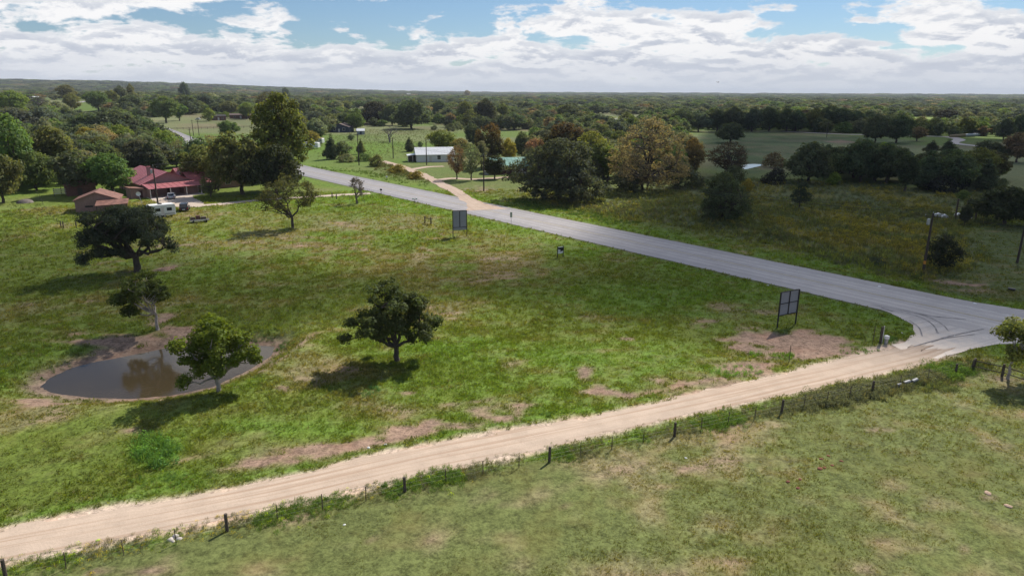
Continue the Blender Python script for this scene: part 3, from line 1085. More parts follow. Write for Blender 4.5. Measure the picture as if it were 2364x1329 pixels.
def make_tree(seed, H, W, z0, shape='round', nclump=70, crad=0.9, nleaf=60, leaf=0.3, trunk_r=0.25, lean=(0, 0), wobble=0.28, nlimb=6,
              fork=None, twigs=1.0, bark=None, lobes=None, inner=0.45, tipcol=None, bare=0.0, stems=1, mat=None, limbr=1.0):
    rng = np.random.default_rng(seed)
    prof = PROFILE[shape]
    hv = H - z0
    ph = rng.uniform(0, 6.28, 8)
    def rad(t, phi):
        w = 1 + wobble * (0.5 * np.sin(2 * phi + ph[0]) + 0.4 * np.sin(3 * phi + ph[1] + 3 * t) + 0.35 * np.sin(5 * phi + ph[2] - 6 * t) + 0.35 * np.sin(7 * t + ph[3] + phi))
        return W / 2 * prof(t) * w
    # clump centres
    cs = []
    tries = 0
    if lobes is not None:
        # crown given as lobes (x, z, half width, half height): each filled in its own depth
        wts = np.array([l[2] * l[3] for l in lobes]) ** 0.8
        ys = rng.uniform(-0.4, 0.4, len(lobes)) * W / 2
        while len(cs) < nclump and tries < nclump * 60:
            tries += 1
            k = rng.choice(len(lobes), p=wts / wts.sum())
            lx, lz, rx, rz = lobes[k]
            u = rng.normal(size=3)
            u *= rng.uniform(0.45, 1.0) / np.linalg.norm(u)
            p = np.array([lx + u[0] * max(rx - crad * .6, .15), ys[k] * (1 - abs(lx) / W) + u[1] * rx * 1.15, lz + u[2] * max(rz - crad * .45, .12)])
            if any(np.sum((p - q) ** 2) < (crad * 0.66) ** 2 for q in cs): continue
            cs.append(p)
    while lobes is None and len(cs) < nclump and tries < nclump * 40:
        tries += 1
        t = rng.uniform(0.0, 1.0)
        if rng.uniform() > prof(np.array(t)) ** 1.3 + 0.08: continue
        phi = rng.uniform(0, 6.283)
        rho = inner + (1 - inner) * rng.uniform() ** 0.6
        R = float(rad(np.array(t), phi)) - crad * 0.75
        R = max(R, 0.02)
        p = np.array([R * rho * math.cos(phi) + lean[0] * t, R * rho * math.sin(phi) + lean[1] * t, z0 + crad * 0.5 + t * (hv - crad * 0.9)])
        if any(np.sum((p - q) ** 2) < (crad * 0.72) ** 2 for q in cs): continue
        cs.append(p)
    cs = np.array(cs)
    mid = np.array([lean[0] * .5, lean[1] * .5, z0 + hv * 0.4])
    # skeleton
    mb = MB()
    fork = fork if fork is not None else max(z0 * 0.9, 0.12 * H)
    limb_pts = []
    order = np.argsort(-np.linalg.norm(cs - mid, axis=1))
    tops = [np.array([lean[0] * 0.25, lean[1] * 0.25, fork])]
    if trunk_r > 0:
        for sidx in range(stems):
            off = np.array([0, 0, 0]) if stems == 1 else np.array([math.cos(sidx * 2.4) * trunk_r * 1.2, math.sin(sidx * 2.4) * trunk_r * 1.2, 0])
            tp = tops[0] + (off * 2.5 if stems > 1 else 0)
            if stems > 1: tops.append(tp)
            b = np.array([0, 0, -0.25]) + off
            pts = [b + (tp - b) * k / 5 + (rng.normal(size=3) * trunk_r * 0.22 * (0 < k < 5)) for k in range(6)]
            rr = [trunk_r * (1.45 if k == 0 else 1.1 - 0.07 * k) / (1 if stems == 1 else 1.5) for k in range(6)]
            mb.tube([tuple(p) for p in pts], rr, 8)
        chosen = []
        for i in order:
            if len(chosen) >= nlimb: break
            if all(np.linalg.norm((cs[i] - cs[j])) > W / max(nlimb, 1) * 1.1 for j in chosen): chosen.append(i)
        nodes = []
        for i in chosen:
            st = tops[rng.integers(0, len(tops))] + np.array([0, 0, -rng.uniform(0, .25) * fork * .5])
            e = cs[i]
            m1 = st + (e - st) * 0.4 + np.array([0, 0, 0.12 * np.linalg.norm(e - st)]) + rng.normal(size=3) * 0.05 * np.linalg.norm(e - st)
            pts = []
            for k in range(7):
                u = k / 6
                pts.append((1 - u) ** 2 * st + 2 * u * (1 - u) * m1 + u * u * e + (rng.normal(size=3) * 0.02 * W * (0 < k < 6)))
            r0 = trunk_r * 0.62 * limbr
            mb.tube([tuple(p) for p in pts], [r0 * (1 - 0.86 * k / 6) for k in range(7)], 6, cap=False)
            nodes += [(p, r0 * (1 - 0.86 * k / 6)) for k, p in enumerate(pts) if k >= 1]
        NP = np.array([p for p, _ in nodes]) if nodes else np.array([tops[0]])
        NR = [r for _, r in nodes] if nodes else [trunk_r * .5]
        for i in range(len(cs)):
            if i in chosen: continue
            if rng.uniform() > twigs: continue
            q = np.argmin(np.linalg.norm(NP - cs[i], axis=1) + 0.35 * np.maximum(0, NP[:, 2] - cs[i][2] + .2))
            s = NP[q]
            m1 = (s + cs[i]) / 2 + np.array([0, 0, 0.08 * np.linalg.norm(cs[i] - s)]) + rng.normal(size=3) * 0.05
            r = min(NR[q] * 0.6, trunk_r * 0.28)
            mb.tube([tuple(s), tuple(m1), tuple(cs[i])], [r, r * 0.7, r * 0.3], 4, cap=False)
    trunk = None
    if mb.v:
        me = bpy.data.meshes.new('trunk')
        me.from_pydata(mb.v, [], mb.f)
        for p in me.polygons: p.use_smooth = True
        me.materials.append(bark or M_BARK)
        trunk = me
    # leaves
    PP, NN, CC = [], [], []
    for c in cs:
        if rng.uniform() < bare: continue
        n = int(nleaf * rng.uniform(0.7, 1.3))
        u = rng.normal(size=(n, 3))
        u /= np.linalg.norm(u, axis=1, keepdims=True)
        rr = rng.uniform(size=(n, 1)) ** 0.45
        cr = crad * rng.uniform(0.75, 1.2)
        p = c + u * rr * cr * np.array([1, 1, 0.72])
        outw = (c - mid) / (np.linalg.norm(c - mid) + 1e-6)
        nv = u * 0.7 + outw * 0.4 + np.array([0, 0, 0.55]) + rng.normal(size=(n, 3)) * 0.55
        clv = rng.uniform(0.82, 1.18)
        v = clv * rng.uniform(0.72, 1.32, n)
        yel = rng.uniform(0, 1, n) ** 3 * 0.22 + rng.uniform(-.05, .06)
        col = np.stack([v * (1 + yel), v, v * (1 - 0.5 * np.clip(yel, 0, 1)), np.ones(n)], 1)
        if tipcol is not None:
            tt = np.clip((p[:, 2] - z0) / hv, 0, 1)
            w = (ss(0.55, 0.85, tt) * rng.uniform(0.3, 1, n) * rng.uniform(0.4, 1))[:, None]
            col[:, :3] = col[:, :3] * (1 - w) + np.array(tipcol)[None] * v[:, None] * w
        PP.append(p); NN.append(nv); CC.append(col)
    if PP:
        P, N, CO = np.concatenate(PP), np.concatenate(NN), np.concatenate(CC)
        V, F = leaf_cards(P, N, leaf, rng)
        crown = np_mesh('crown', V, F, mat or M_LEAF, {'leaf': ('FLOAT_COLOR', np.repeat(CO, 4, 0))})
    else:
        crown = None
    return trunk, crown


def make_bare(seed, H, W, fork, trunk_r=0.25, depth=5, bark=None, spread=0.75):
    """leafless branching: trunk mesh with main limbs, and a crown of twigs"""
    rng = np.random.default_rng(seed)
    tb, cb = MB(), MB()
    def grow(p, d, L, r, lev):
        n = 3
        pts = [p]
        for k in range(n):
            d = d + rng.normal(size=3) * 0.16
            d /= np.linalg.norm(d)
            pts.append(pts[-1] + d * L / n)
        (tb if lev < 2 else cb).tube([tuple(q) for q in pts], [r * (1 - 0.45 * k / n) for k in range(n + 1)], 6 if lev < 2 else 3, cap=False)
        if lev >= depth: return
        for k in range(3 if lev < 2 else rng.integers(2, 4)):
            o = rng.normal(size=3)
            o[2] = abs(o[2]) * 0.25
            nd = d * (1 - spread * .55) + o / np.linalg.norm(o) * spread
            nd /= np.linalg.norm(nd)
            grow(pts[-1] if k else pts[2], nd, L * rng.uniform(0.62, 0.82), r * 0.55, lev + 1)
    grow(np.array([0, 0, -.2]), np.array([0, 0, 1.0]), fork + .2, trunk_r, 0)
    res = []
    allv = np.array(tb.v + cb.v)
    sx = W / max(np.ptp(allv[:, 0]), np.ptp(allv[:, 1]))
    sz = H / allv[:, 2].max()
    for mbx, nm in ((tb, 'trunk'), (cb, 'crown')):
        me = bpy.data.meshes.new(nm)
        me.from_pydata([(v[0] * sx, v[1] * sx, v[2] * sz) for v in mbx.v], [], mbx.f)
        me.materials.append(bark or M_TWIG)
        res.append(me)
    return res


def plant(name, label, cat, meshes, loc, rz, scale, color, group=None):
    r = thing(name, label, cat, loc, rz, group, scale)
    trunk, crown = meshes
    if trunk is not None:
        link('trunk', trunk, r)
    if crown is not None:
        o = link('crown' if cat != 'bush' else 'foliage', crown, r)
        o.color = (*color, 1.0)
    return r


# ---- trees standing alone in the meadow, each with its own shape
def hero(name, label, bx, by, top, wpx, color, rz=0.0, **kw):
    loc, H = tall(bx, by, top)
    W = span(bx, by, wpx)
    kw.setdefault('z0', H * 0.3)
    if 'lobes' in kw:
        k = axis_depth(*loc) / FPX
        cz = math.cos(PITCH + math.atan((by - PH / 2) / FPX))
        kw['lobes'] = [(dx * k, -dy * k / cz, rx * k, ry * k / cz) for dx, dy, rx, ry in kw['lobes']]
        rz = -math.atan2(loc[0], loc[1])
    m = make_tree(H=H, W=W, **kw)
    return plant(name, label, 'tree', m, (loc[0], loc[1], loc[2] - 0.05), rz, (1, 1, 1), color)


G_DARK = (0.030, 0.043, 0.022)
G_OAK = (0.066, 0.088, 0.056)
G_MID = (0.085, 0.115, 0.026)
G_YEL = (0.13, 0.18, 0.02)
hero('live_oak', 'dark spreading live oak with a wide domed crown standing above the pond', 318, 628, 472, 235, G_OAK, seed=3, z0=2.6, nclump=200, crad=0.95, nleaf=170, leaf=0.27, trunk_r=0.5, nlimb=11, fork=2.6,
     lobes=[(-40, -95, 54, 34), (27, -100, 50, 34), (-68, -90, 40, 28), (-7, -128, 63, 28), (-85, -124, 29, 21), (-27, -132, 40, 24), (21, -132, 34, 24), (63, -92, 23, 26), (75, -62, 16, 24), (82, -43, 9, 10), (-9, -88, 45, 28), (-97, -87, 20, 24), (-103, -51, 20, 16), (-105, -35, 14, 9), (-70, -57, 29, 15), (-33, -55, 23, 14), (32, -64, 27, 18)])
hero('shade_tree', 'pale-trunked thin tree leaning over the bare far bank of the pond', 364, 760, 628, 140, G_MID, seed=14, z0=2.0, nclump=84, crad=0.62, nleaf=62, leaf=0.31, trunk_r=0.17, nlimb=7, fork=2.0, bark=M_BARK_PALE,
     lobes=[(-20, -108, 60, 24), (-71, -81, 27, 18), (-50, -48, 24, 14), (20, -84, 18, 21), (8, -70, 20, 15), (-30, -84, 40, 20)])
hero('shade_tree', 'bright yellow-green leafy tree at the near edge of the pond', 505, 904, 733, 195, G_YEL, seed=23, z0=1.6, nclump=112, crad=0.64, nleaf=120, leaf=0.26, trunk_r=0.2, nlimb=8, fork=1.4, bark=M_BARK_PALE,
     lobes=[(0, -112, 62, 42), (0, -140, 45, 33), (-62, -104, 33, 33), (66, -98, 42, 39), (-70, -48, 21, 18), (0, -86, 60, 42), (84, -74, 24, 18), (-37, -65, 33, 25), (40, -68, 30, 20)])
hero('shade_tree', 'dark broad tree with bare grey twigs in its crown alone in the meadow', 916, 833, 660, 228, (0.084, 0.112, 0.036), seed=31, z0=1.6, nclump=155, crad=0.66, nleaf=115, leaf=0.27, trunk_r=0.28, nlimb=11, fork=1.7, bare=0.08,
     lobes=[(0, -112, 62, 38), (-40, -88, 60, 30), (45, -88, 55, 30), (-26, -148, 58, 27), (50, -126, 34, 28), (15, -140, 45, 25), (-98, -92, 28, 20), (-113, -65, 15, 12), (-50, -98, 39, 30), (-2, -89, 45, 33), (59, -74, 33, 24), (92, -77, 18, 24), (80, -50, 20, 12), (-41, -56, 20, 14), (35, -47, 18, 14)])
hero('shade_tree', 'airy olive tree with dark open branches beside the house lane', 676, 527, 405, 138, (0.105, 0.115, 0.045), seed=42, z0=3.0, nclump=105, crad=0.9, nleaf=46, leaf=0.34, trunk_r=0.28, nlimb=10, fork=2.6,
     lobes=[(-30, -85, 45, 30), (25, -88, 40, 28), (-55, -60, 28, 20), (35, -58, 25, 18), (-5, -100, 40, 22), (48, -75, 20, 20), (-20, -50, 25, 12)])
hero('shade_tree', 'young tree with pale sunlit leaves beside the corner fence brace', 2327, 874, 722, 165, (0.19, 0.22, 0.06), seed=51, z0=1.5, nclump=74, crad=0.62, nleaf=62, leaf=0.28, trunk_r=0.13, nlimb=8, fork=2.2, bark=M_BARK_PALE,
     lobes=[(-7, -122, 36, 18), (-25, -98, 25, 20), (17, -107, 30, 30), (29, -137, 20, 15), (0, -65, 20, 22), (23, -65, 25, 30), (50, -100, 28, 36), (60, -130, 20, 18)])
_loc, _H = tall(825, 470, 407)
plant('bare_tree', 'small nearly bare tree by the end of the house lane', 'tree', make_bare(61, _H, span(825, 470, 48), 1.3, 0.22, 5), _loc, 0.3, (1, 1, 1), (0.1, 0.1, 0.08))
_t, _c2 = make_tree(62, _H, span(825, 470, 46), 1.6, 'round', 26, 0.6, 34, 0.3, 0.0)
_o = link('crown', _c2, C.objects['bare_tree']); _o.color = (0.09, 0.075, 0.055, 1)

# ---- stock of crown shapes for the woods, built 10 m tall
ARCH = {}


def arch(key, **kw):
    ARCH[key] = (make_tree(**kw), kw['H'], kw['W'])


arch('oak', seed=101, H=10, W=13, z0=1.6, shape='dome', nclump=110, crad=1.35, nleaf=62, leaf=0.62, trunk_r=0.4, fork=2.0)
arch('oak_b', seed=102, H=10, W=11, z0=1.2, shape='round', nclump=100, crad=1.3, nleaf=62, leaf=0.6, trunk_r=0.4, fork=1.8, wobble=0.4)
arch('elm', seed=103, H=10, W=9, z0=1.8, shape='round', nclump=100, crad=1.1, nleaf=56, leaf=0.5, trunk_r=0.32, fork=2.4, wobble=0.36)
arch('elm_b', seed=104, H=10, W=8, z0=1.4, shape='vase', nclump=90, crad=1.1, nleaf=52, leaf=0.5, trunk_r=0.3, fork=2.2, wobble=0.4)
arch('cedar', seed=105, H=10, W=8, z0=0.3, shape='cone', nclump=120, crad=0.95, nleaf=70, leaf=0.45, trunk_r=0.3, fork=3, nlimb=5, inner=0.3, wobble=0.3)
arch('pecan', seed=106, H=10, W=6.0, z0=1.6, shape='round', nclump=150, crad=0.72, nleaf=48, leaf=0.36, trunk_r=0.26, fork=2.6, nlimb=9, wobble=0.42)
arch('thin', seed=107, H=10, W=9, z0=1.6, shape='round', nclump=150, crad=0.85, nleaf=26, leaf=0.36, trunk_r=0.32, fork=2.0, nlimb=11, wobble=0.3, limbr=1.1)
arch('giant', seed=108, H=10, W=10.2, z0=0.7, shape='dome', nclump=330, crad=0.62, nleaf=34, leaf=0.24, trunk_r=0.26, fork=1.6, nlimb=14, wobble=0.3, stems=2)
arch('grove', seed=109, H=10, W=13.5, z0=0.15, shape='dome', nclump=300, crad=0.85, nleaf=60, leaf=0.36, trunk_r=0.3, fork=2.0, nlimb=9, wobble=0.36, inner=0.35)
arch('red_top', seed=110, H=10, W=9, z0=1.2, shape='round', nclump=150, crad=0.9, nleaf=46, leaf=0.42, trunk_r=0.3, fork=2.0, tipcol=(2.6, 1.05, 1.0), wobble=0.36)
arch('tan_top', seed=111, H=10, W=9, z0=1.2, shape='round', nclump=150, crad=0.9, nleaf=46, leaf=0.42, trunk_r=0.3, fork=2.0, tipcol=(2.3, 1.3, 1.0), wobble=0.36)
arch('yellow_top', seed=112, H=10, W=8, z0=1.2, shape='column', nclump=150, crad=0.85, nleaf=46, leaf=0.42, trunk_r=0.3, fork=2.0, tipcol=(2.0, 1.5, 0.7), wobble=0.42)
arch('bush', seed=113, H=3, W=4.2, z0=0.05, shape='bush', nclump=46, crad=0.6, nleaf=46, leaf=0.26, trunk_r=0.0, wobble=0.4)
arch('bush_b', seed=114, H=3, W=3.2, z0=0.05, shape='round', nclump=40, crad=0.55, nleaf=46, leaf=0.26, trunk_r=0.0, wobble=0.4)
arch('sapling', seed=115, H=6, W=3.6, z0=0.9, shape='cone', nclump=55, crad=0.5, nleaf=40, leaf=0.24, trunk_r=0.1, fork=1.2, wobble=0.5, nlimb=5)
ARCH['bare'] = (make_bare(116, 10, 12, 2.6, 0.42, 6), 10, 12)

# tints
T_DARK = (0.090, 0.120, 0.067); T_BLUE = (0.099, 0.129, 0.099); T_OLIVE = (0.137, 0.163, 0.060); T_GREEN = (0.114, 0.179, 0.055)
T_BRIGHT = (0.163, 0.227, 0.046); T_YEL = (0.266, 0.242, 0.050); T_GREY = (0.175, 0.200, 0.125); T_TAN = (0.333, 0.275, 0.166); T_RUST = (0.17, 0.105, 0.032); T_BROWN = (0.192, 0.154, 0.096)
# name, archetype, base x, base y, top y, width (photo pixels), tint, label
TREES = [
    ('tree', 'elm', 40, 440, 262, 110, T_GREEN, 'tall tree with a bright yellow-green top at the edge of the woods'),
    ('tree', 'elm_b', 140, 425, 287, 105, T_OLIVE, 'olive-brown rounded tree in the woods behind the pink shed'),
    ('tree', 'oak_b', 8, 468, 358, 95, T_OLIVE, 'low olive tree at the end of the lawn beyond the pasture fence'),
    ('tree', 'oak', 84, 440, 346, 110, T_GREEN, 'mid-green tree over the lawn beside the old wire fence'),
    ('tree', 'oak_b', 195, 448, 346, 125, T_DARK, 'dark broad tree overhanging the pink gabled shed'),
    ('tree', 'elm', 262, 452, 352, 105, T_GREEN, 'tree with a forked trunk between the pink shed and the red-roofed house'),
    ('tree', 'oak_b', 213, 372, 303, 85, T_GREY, 'silvery grey-green oak in the woods above the pink shed'),
    ('tree', 'thin', 245, 366, 288, 58, T_TAN, 'half bare tan tree in the woods above the red roof'),
    ('tree', 'elm', 282, 362, 288, 62, T_BRIGHT, 'light yellow-green tree beside the half bare tan tree'),
    ('tree', 'elm_b', 205, 360, 292, 58, T_YEL, 'yellowish tree peeping out behind the silvery oak'),
    ('evergreen_oak', 'oak', 215, 330, 258, 110, T_DARK, 'black-green oak with a broad crown, first of the dark clump above the woods'),
    ('evergreen_oak', 'oak_b', 275, 328, 250, 110, T_DARK, 'black-green oak, tallest of the dark clump above the woods'),
    ('evergreen_oak', 'oak_b', 328, 325, 266, 70, T_DARK, 'black-green oak at the pasture end of the dark clump above the woods'),
    ('evergreen_oak', 'oak', 40, 318, 246, 100, T_BLUE, 'bluish dark oak below the far bend of the highway'),
    ('evergreen_oak', 'oak', 105, 315, 244, 90, T_BLUE, 'bluish dark oak in front of the bend of the highway'),
    ('evergreen_oak', 'oak_b', 158, 312, 262, 70, T_BLUE, 'small bluish oak below the bend of the highway'),
    ('tree', 'elm', 35, 276, 208, 60, T_BRIGHT, 'sunlit yellow-green tree beyond the bluish oaks'),
    ('bare_tree', 'bare', 93, 266, 206, 48, T_TAN, 'leafless dark tree beside the far bend of the highway'),
    ('cedar', 'cedar', 356, 398, 314, 66, T_DARK, 'ragged dark cedar behind the red roof and the power pole'),
    ('cedar', 'oak_b', 310, 384, 334, 44, T_DARK, 'small dark round tree next to the ragged cedar'),
    ('tree', 'elm', 298, 374, 312, 55, T_GREY, 'soft grey-green tree above the ridge of the red roof'),
    ('tree', 'elm_b', 388, 374, 300, 70, T_BRIGHT, 'pale green willow-like tree behind the ragged cedar'),
    ('tree', 'elm_b', 335, 345, 300, 45, T_GREEN, 'small green tree in the hollow before the dark oak clump'),
    ('tree', 'thin', 418, 384, 322, 52, T_GREY, 'thin grey tree in the hollow beside the highway'),
    ('tree', 'elm', 466, 432, 334, 108, T_OLIVE, 'olive and yellow tree close behind the wing of the red house'),
    ('tree', 'thin', 487, 456, 398, 50, T_OLIVE, 'small sparse dead-topped tree on the front lawn of the red house'),
    ('tree', 'elm', 384, 284, 222, 62, T_GREEN, 'sunlit green tree at the edge of the far paddock'),
    ('tree', 'elm_b', 415, 279, 236, 38, T_GREEN, 'slim green tree at the end of the far paddock'),
    ('tree', 'oak', 432, 262, 218, 66, T_DARK, 'dark oak behind the slim green tree of the far paddock'),
    ('tree', 'oak_b', 468, 258, 216, 60, T_BLUE, 'dark bluish tree beside the dark oak beyond the paddock'),
    ('bush', 'bush_b', 483, 280, 250, 32, T_BRIGHT, 'bright round bush beside the vehicles beyond the paddock'),
    ('bush', 'bush', 522, 273, 257, 24, T_BRIGHT, 'small bright bush beside the brick shed beyond the paddock'),
    ('tree', 'elm', 570, 275, 236, 42, T_BRIGHT, 'bright green round tree beyond the paddock'),
    ('tree', 'elm', 530, 268, 233, 40, T_OLIVE, 'olive round tree beside the bright green one beyond the paddock'),
    ('tree', 'oak_b', 528, 315, 278, 46, T_GREEN, 'lone bushy tree in the pasture beside the highway'),
    ('pecan_tree', 'pecan', 655, 436, 210, 118, (0.14, 0.148, 0.036), 'tall columnar yellow-topped pecan, tallest tree by the house lane'),
    ('tree', 'oak_b', 560, 448, 305, 132, T_OLIVE, 'large dark olive tree between the red house and the tall pecan'),
    ('tree', 'oak', 640, 452, 328, 125, (0.045, 0.052, 0.02), 'large dark tree at the foot of the tall pecan beside the highway'),
    ('tree', 'elm', 505, 440, 350, 60, T_OLIVE, 'dense dark tree at the far corner of the red house wing'),
    ('tree', 'thin', 620, 268, 210, 66, (0.11, 0.10, 0.04), 'tan airy tree rising behind the tall pecan'),
    ('tree', 'oak', 700, 280, 230, 52, T_DARK, 'dark tree in the field above the white trailers'),
    ('tree', 'oak', 730, 300, 255, 64, T_BLUE, 'bluish tree beside the dark blue house'),
    ('tree', 'oak_b', 733, 324, 273, 54, T_GREY, 'grey-green tree above the red-topped caravan'),
    ('tree', 'cedar', 766, 368, 306, 42, T_DARK, 'dark bushy cedar beside the caravans'),
    ('bush', 'bush_b', 790, 366, 326, 46, T_DARK, 'dark round thicket beside the small grey shed'),
    ('tree', 'elm', 715, 335, 301, 44, T_YEL, 'yellowing low tree over the caravans'),
    ('tree', 'oak_b', 793, 300, 260, 34, T_DARK, 'dark tree right behind the dark blue house'),
    ('tree', 'elm', 823, 304, 259, 42, T_GREEN, 'green round tree at the gable of the dark blue house'),
    ('bush', 'bush_b', 810, 324, 310, 16, T_DARK, 'lone round bush in the field before the dark blue house'),
    ('bare_tree', 'bare', 900, 329, 286, 52, T_TAN, 'leafless spreading grey tree in the overgrown field'),
    ('tree', 'oak', 950, 298, 228, 104, T_DARK, 'big dark oak with a high green dome at the edge of the overgrown field'),
    ('tree', 'oak', 866, 288, 233, 72, (0.05, 0.052, 0.035), 'brownish oak next to the big dark oak'),
    ('tree', 'oak', 905, 290, 240, 52, T_DARK, 'lower dark oak in front of the big dark oak'),
    ('cedar', 'cedar', 946, 350, 315, 34, T_DARK, 'lone dark conical cedar in the overgrown field'),
    ('bush', 'bush_b', 970, 341, 326, 14, T_DARK, 'small dark cedar bush beside the lone conical cedar'),
    ('tree', 'cedar', 834, 356, 318, 24, T_OLIVE, 'slim vine-grown tree wrapped round the roadside pole'),
    ('bush', 'bush', 870, 384, 356, 40, T_OLIVE, 'tall green weeds grown into a bush by the highway'),
    ('bush', 'bush', 840, 372, 352, 42, T_GREEN, 'roadside thicket below the vine-grown tree'),
    ('bush', 'bush', 800, 374, 354, 46, T_GREY, 'pale roadside brush near the small grey shed'),
    ('bush', 'bush', 920, 398, 378, 46, T_YEL, 'yellowish brush strip between highway and red dirt lane'),
    ('bush', 'bush', 962, 412, 393, 44, T_YEL, 'yellowish brush at the tip of the strip beside the red dirt lane'),
    ('bush', 'bush', 1003, 300, 289, 20, T_DARK, 'dark round shrub alone in the overgrown field'),
    ('bush', 'bush', 1040, 303, 284, 28, T_DARK, 'dark clump of shrubs at the far side of the overgrown field'),
    ('bush', 'bush', 1056, 300, 280, 26, T_GREY, 'grey shrub beside the dark clump of shrubs'),
    ('tree', 'elm', 1020, 352, 299, 66, T_BRIGHT, 'bright green tree behind the white-roofed house'),
    ('tree', 'tan_top', 1065, 358, 318, 56, T_OLIVE, 'tan and olive tree behind the white-roofed house'),
    ('tree', 'thin', 1055, 414, 334, 48, T_BROWN, 'dark twin-trunked tree on the lawn before the white-roofed house'),
    ('tree', 'thin', 1088, 416, 330, 48, T_GREY, 'many-stemmed pale tree on the lawn beside the dark twin-trunked one'),
    ('tree', 'elm', 1142, 413, 358, 54, (0.05, 0.06, 0.03), 'small grey-leaved tree before the green-roofed house'),
    ('tree', 'tan_top', 1133, 386, 282, 72, (0.075, 0.068, 0.03), 'orange-tan topped tree behind the green-roofed house'),
    ('tree', 'oak_b', 1092, 340, 285, 40, T_DARK, 'dark tree at the side of the orange-tan topped tree'),
    ('tree', 'elm', 1174, 380, 318, 42, T_YEL, 'yellow-green tree at the gable of the green-roofed house'),
    ('tree', 'oak', 1205, 370, 302, 50, T_DARK, 'dark tree right behind the green-roofed house'),
    ('tree', 'pecan', 1112, 392, 324, 36, T_GREY, 'slim tree on the lawn behind the roadside power pole'),
    ('evergreen_oak', 'grove', 1292, 462, 318, 208, (0.078, 0.092, 0.058), 'huge dark oak thicket beside the highway at the green-roofed house'),
    ('tree', 'red_top', 1300, 402, 280, 118, (0.05, 0.058, 0.032), 'tree with a reddish autumn top behind the huge dark oak thicket'),
    ('tree', 'red_top', 1235, 400, 318, 60, T_GREY, 'grey tree with a few red leaves beside the huge dark oak thicket'),
    ('tree', 'yellow_top', 1366, 418, 302, 78, T_OLIVE, 'olive tree with orange edges between dark thicket and giant tan tree'),
    ('autumn_tree', 'giant', 1490, 438, 266, 192, (0.24, 0.205, 0.13), 'giant tan-brown autumn tree with a high rounded crown'),
    ('tree', 'yellow_top', 1598, 405, 318, 50, T_BROWN, 'narrow tree with a rusty yellow top beside the giant tan tree'),
    ('tree', 'thin', 1680, 408, 326, 98, (0.10, 0.085, 0.055), 'brownish half bare round tree before the shaded field'),
    ('bush', 'bush', 1580, 432, 376, 100, T_DARK, 'dark undergrowth at the foot of the giant tan tree'),
    ('bush', 'bush', 1440, 440, 396, 90, T_DARK, 'dark shrubs under the tan crown nearest the thicket'),
    ('bush', 'bush', 1690, 420, 380, 66, T_DARK, 'dark shrubs below the brownish half bare tree'),
    ('evergreen_oak', 'grove', 1667, 506, 396, 130, T_DARK, 'black round oak standing alone in the weedy field'),
    ('bush', 'bush_b', 1724, 450, 412, 28, T_YEL, 'yellowish sapling beside the black round oak'),
    ('sapling', 'sapling', 1845, 479, 404, 50, (0.05, 0.065, 0.045), 'lone narrow grey-green sapling in the yellow weeds'),
    ('evergreen_oak', 'oak', 1866, 422, 326, 118, T_DARK, 'dark rounded oak at the far edge of the yellow weeds'),
    ('bush', 'bush', 1790, 424, 386, 66, (0.036, 0.045, 0.036), 'grey shrub mound beside the dark rounded oak'),
    ('bush', 'bush', 1786, 386, 350, 52, T_BROWN, 'brownish shrubs behind the grey shrub mound'),
    ('bush', 'bush_b', 1924, 428, 397, 32, T_BRIGHT, 'bright green bush before the line of dark cedars'),
    ('tree', 'oak', 1686, 330, 282, 72, T_DARK, 'lone dark oak in the shaded field'),
    ('evergreen_oak', 'oak', 1985, 420, 318, 110, T_DARK, 'first and tallest dark tree of the line at the edge of the yellow weeds'),
    ('evergreen_oak', 'oak_b', 2045, 424, 330, 90, T_DARK, 'second dark tree of the line, behind the light green tree'),
    ('evergreen_oak', 'cedar', 2140, 436, 344, 96, T_DARK, 'dark cedar of the line just past the light green tree'),
    ('evergreen_oak', 'oak_b', 2205, 438, 348, 100, T_DARK, 'dark rounded tree in the last part of the line of cedars'),
    ('evergreen_oak', 'cedar', 2270, 438, 362, 80, T_DARK, 'last dark cedar at the end of the line'),
    ('tree', 'elm_b', 2088, 443, 354, 68, (0.062, 0.085, 0.042), 'light green airy tree in front of the line of dark cedars'),
    ('bush', 'bush', 2175, 444, 404, 70, (0.034, 0.042, 0.038), 'bluish shrub mound below the dark cedars'),
    ('bush', 'bush_b', 2222, 440, 396, 34, (0.034, 0.044, 0.036), 'upright bluish shrub beside the shrub mound'),
    ('bush', 'bush_b', 2222, 462, 438, 30, T_GREEN, 'small green bush in the weeds below the shrub mound'),
    ('bush', 'bush', 2312, 436, 410, 32, T_DARK, 'dark bush past the last cedar of the line'),
    ('tree', 'oak', 2318, 518, 428, 140, (0.05, 0.066, 0.028), 'wide green tree beside the rusty sign frame'),
    ('tree', 'elm', 2226, 520, 470, 34, (0.05, 0.066, 0.028), 'small green tree close to the rusty sign frame'),
    ('bush', 'bush_b', 2172, 622, 542, 80, (0.04, 0.052, 0.025), 'dark tall brush behind the transformer pole'),
    ('tree', 'oak_b', 2282, 372, 324, 62, T_DARK, 'dark tree before the grey drive of the far farm'),
    ('tree', 'oak_b', 2346, 375, 306, 70, T_BROWN, 'brownish dense tree at the end of the far farm drive'),
    ('tree', 'oak', 2316, 324, 272, 48, T_DARK, 'dark tree on a visible trunk past the wrapped hay bales'),
    ('tree', 'oak', 2352, 320, 262, 60, T_DARK, 'dark tree behind the one on a visible trunk'),
    ('tree', 'oak', 2241, 313, 287, 34, T_DARK, 'small lone tree in front of the wrapped hay bales'),
    ('tree', 'oak', 2020, 330, 264, 64, T_DARK, 'dark oak at the end of the shaded field'),
    ('tree', 'oak_b', 2068, 330, 266, 74, T_DARK, 'dark dense oak at the gate of the far farm'),
    ('tree', 'elm', 2116, 326, 292, 40, T_BROWN, 'brown low tree beside the far farm gate'),
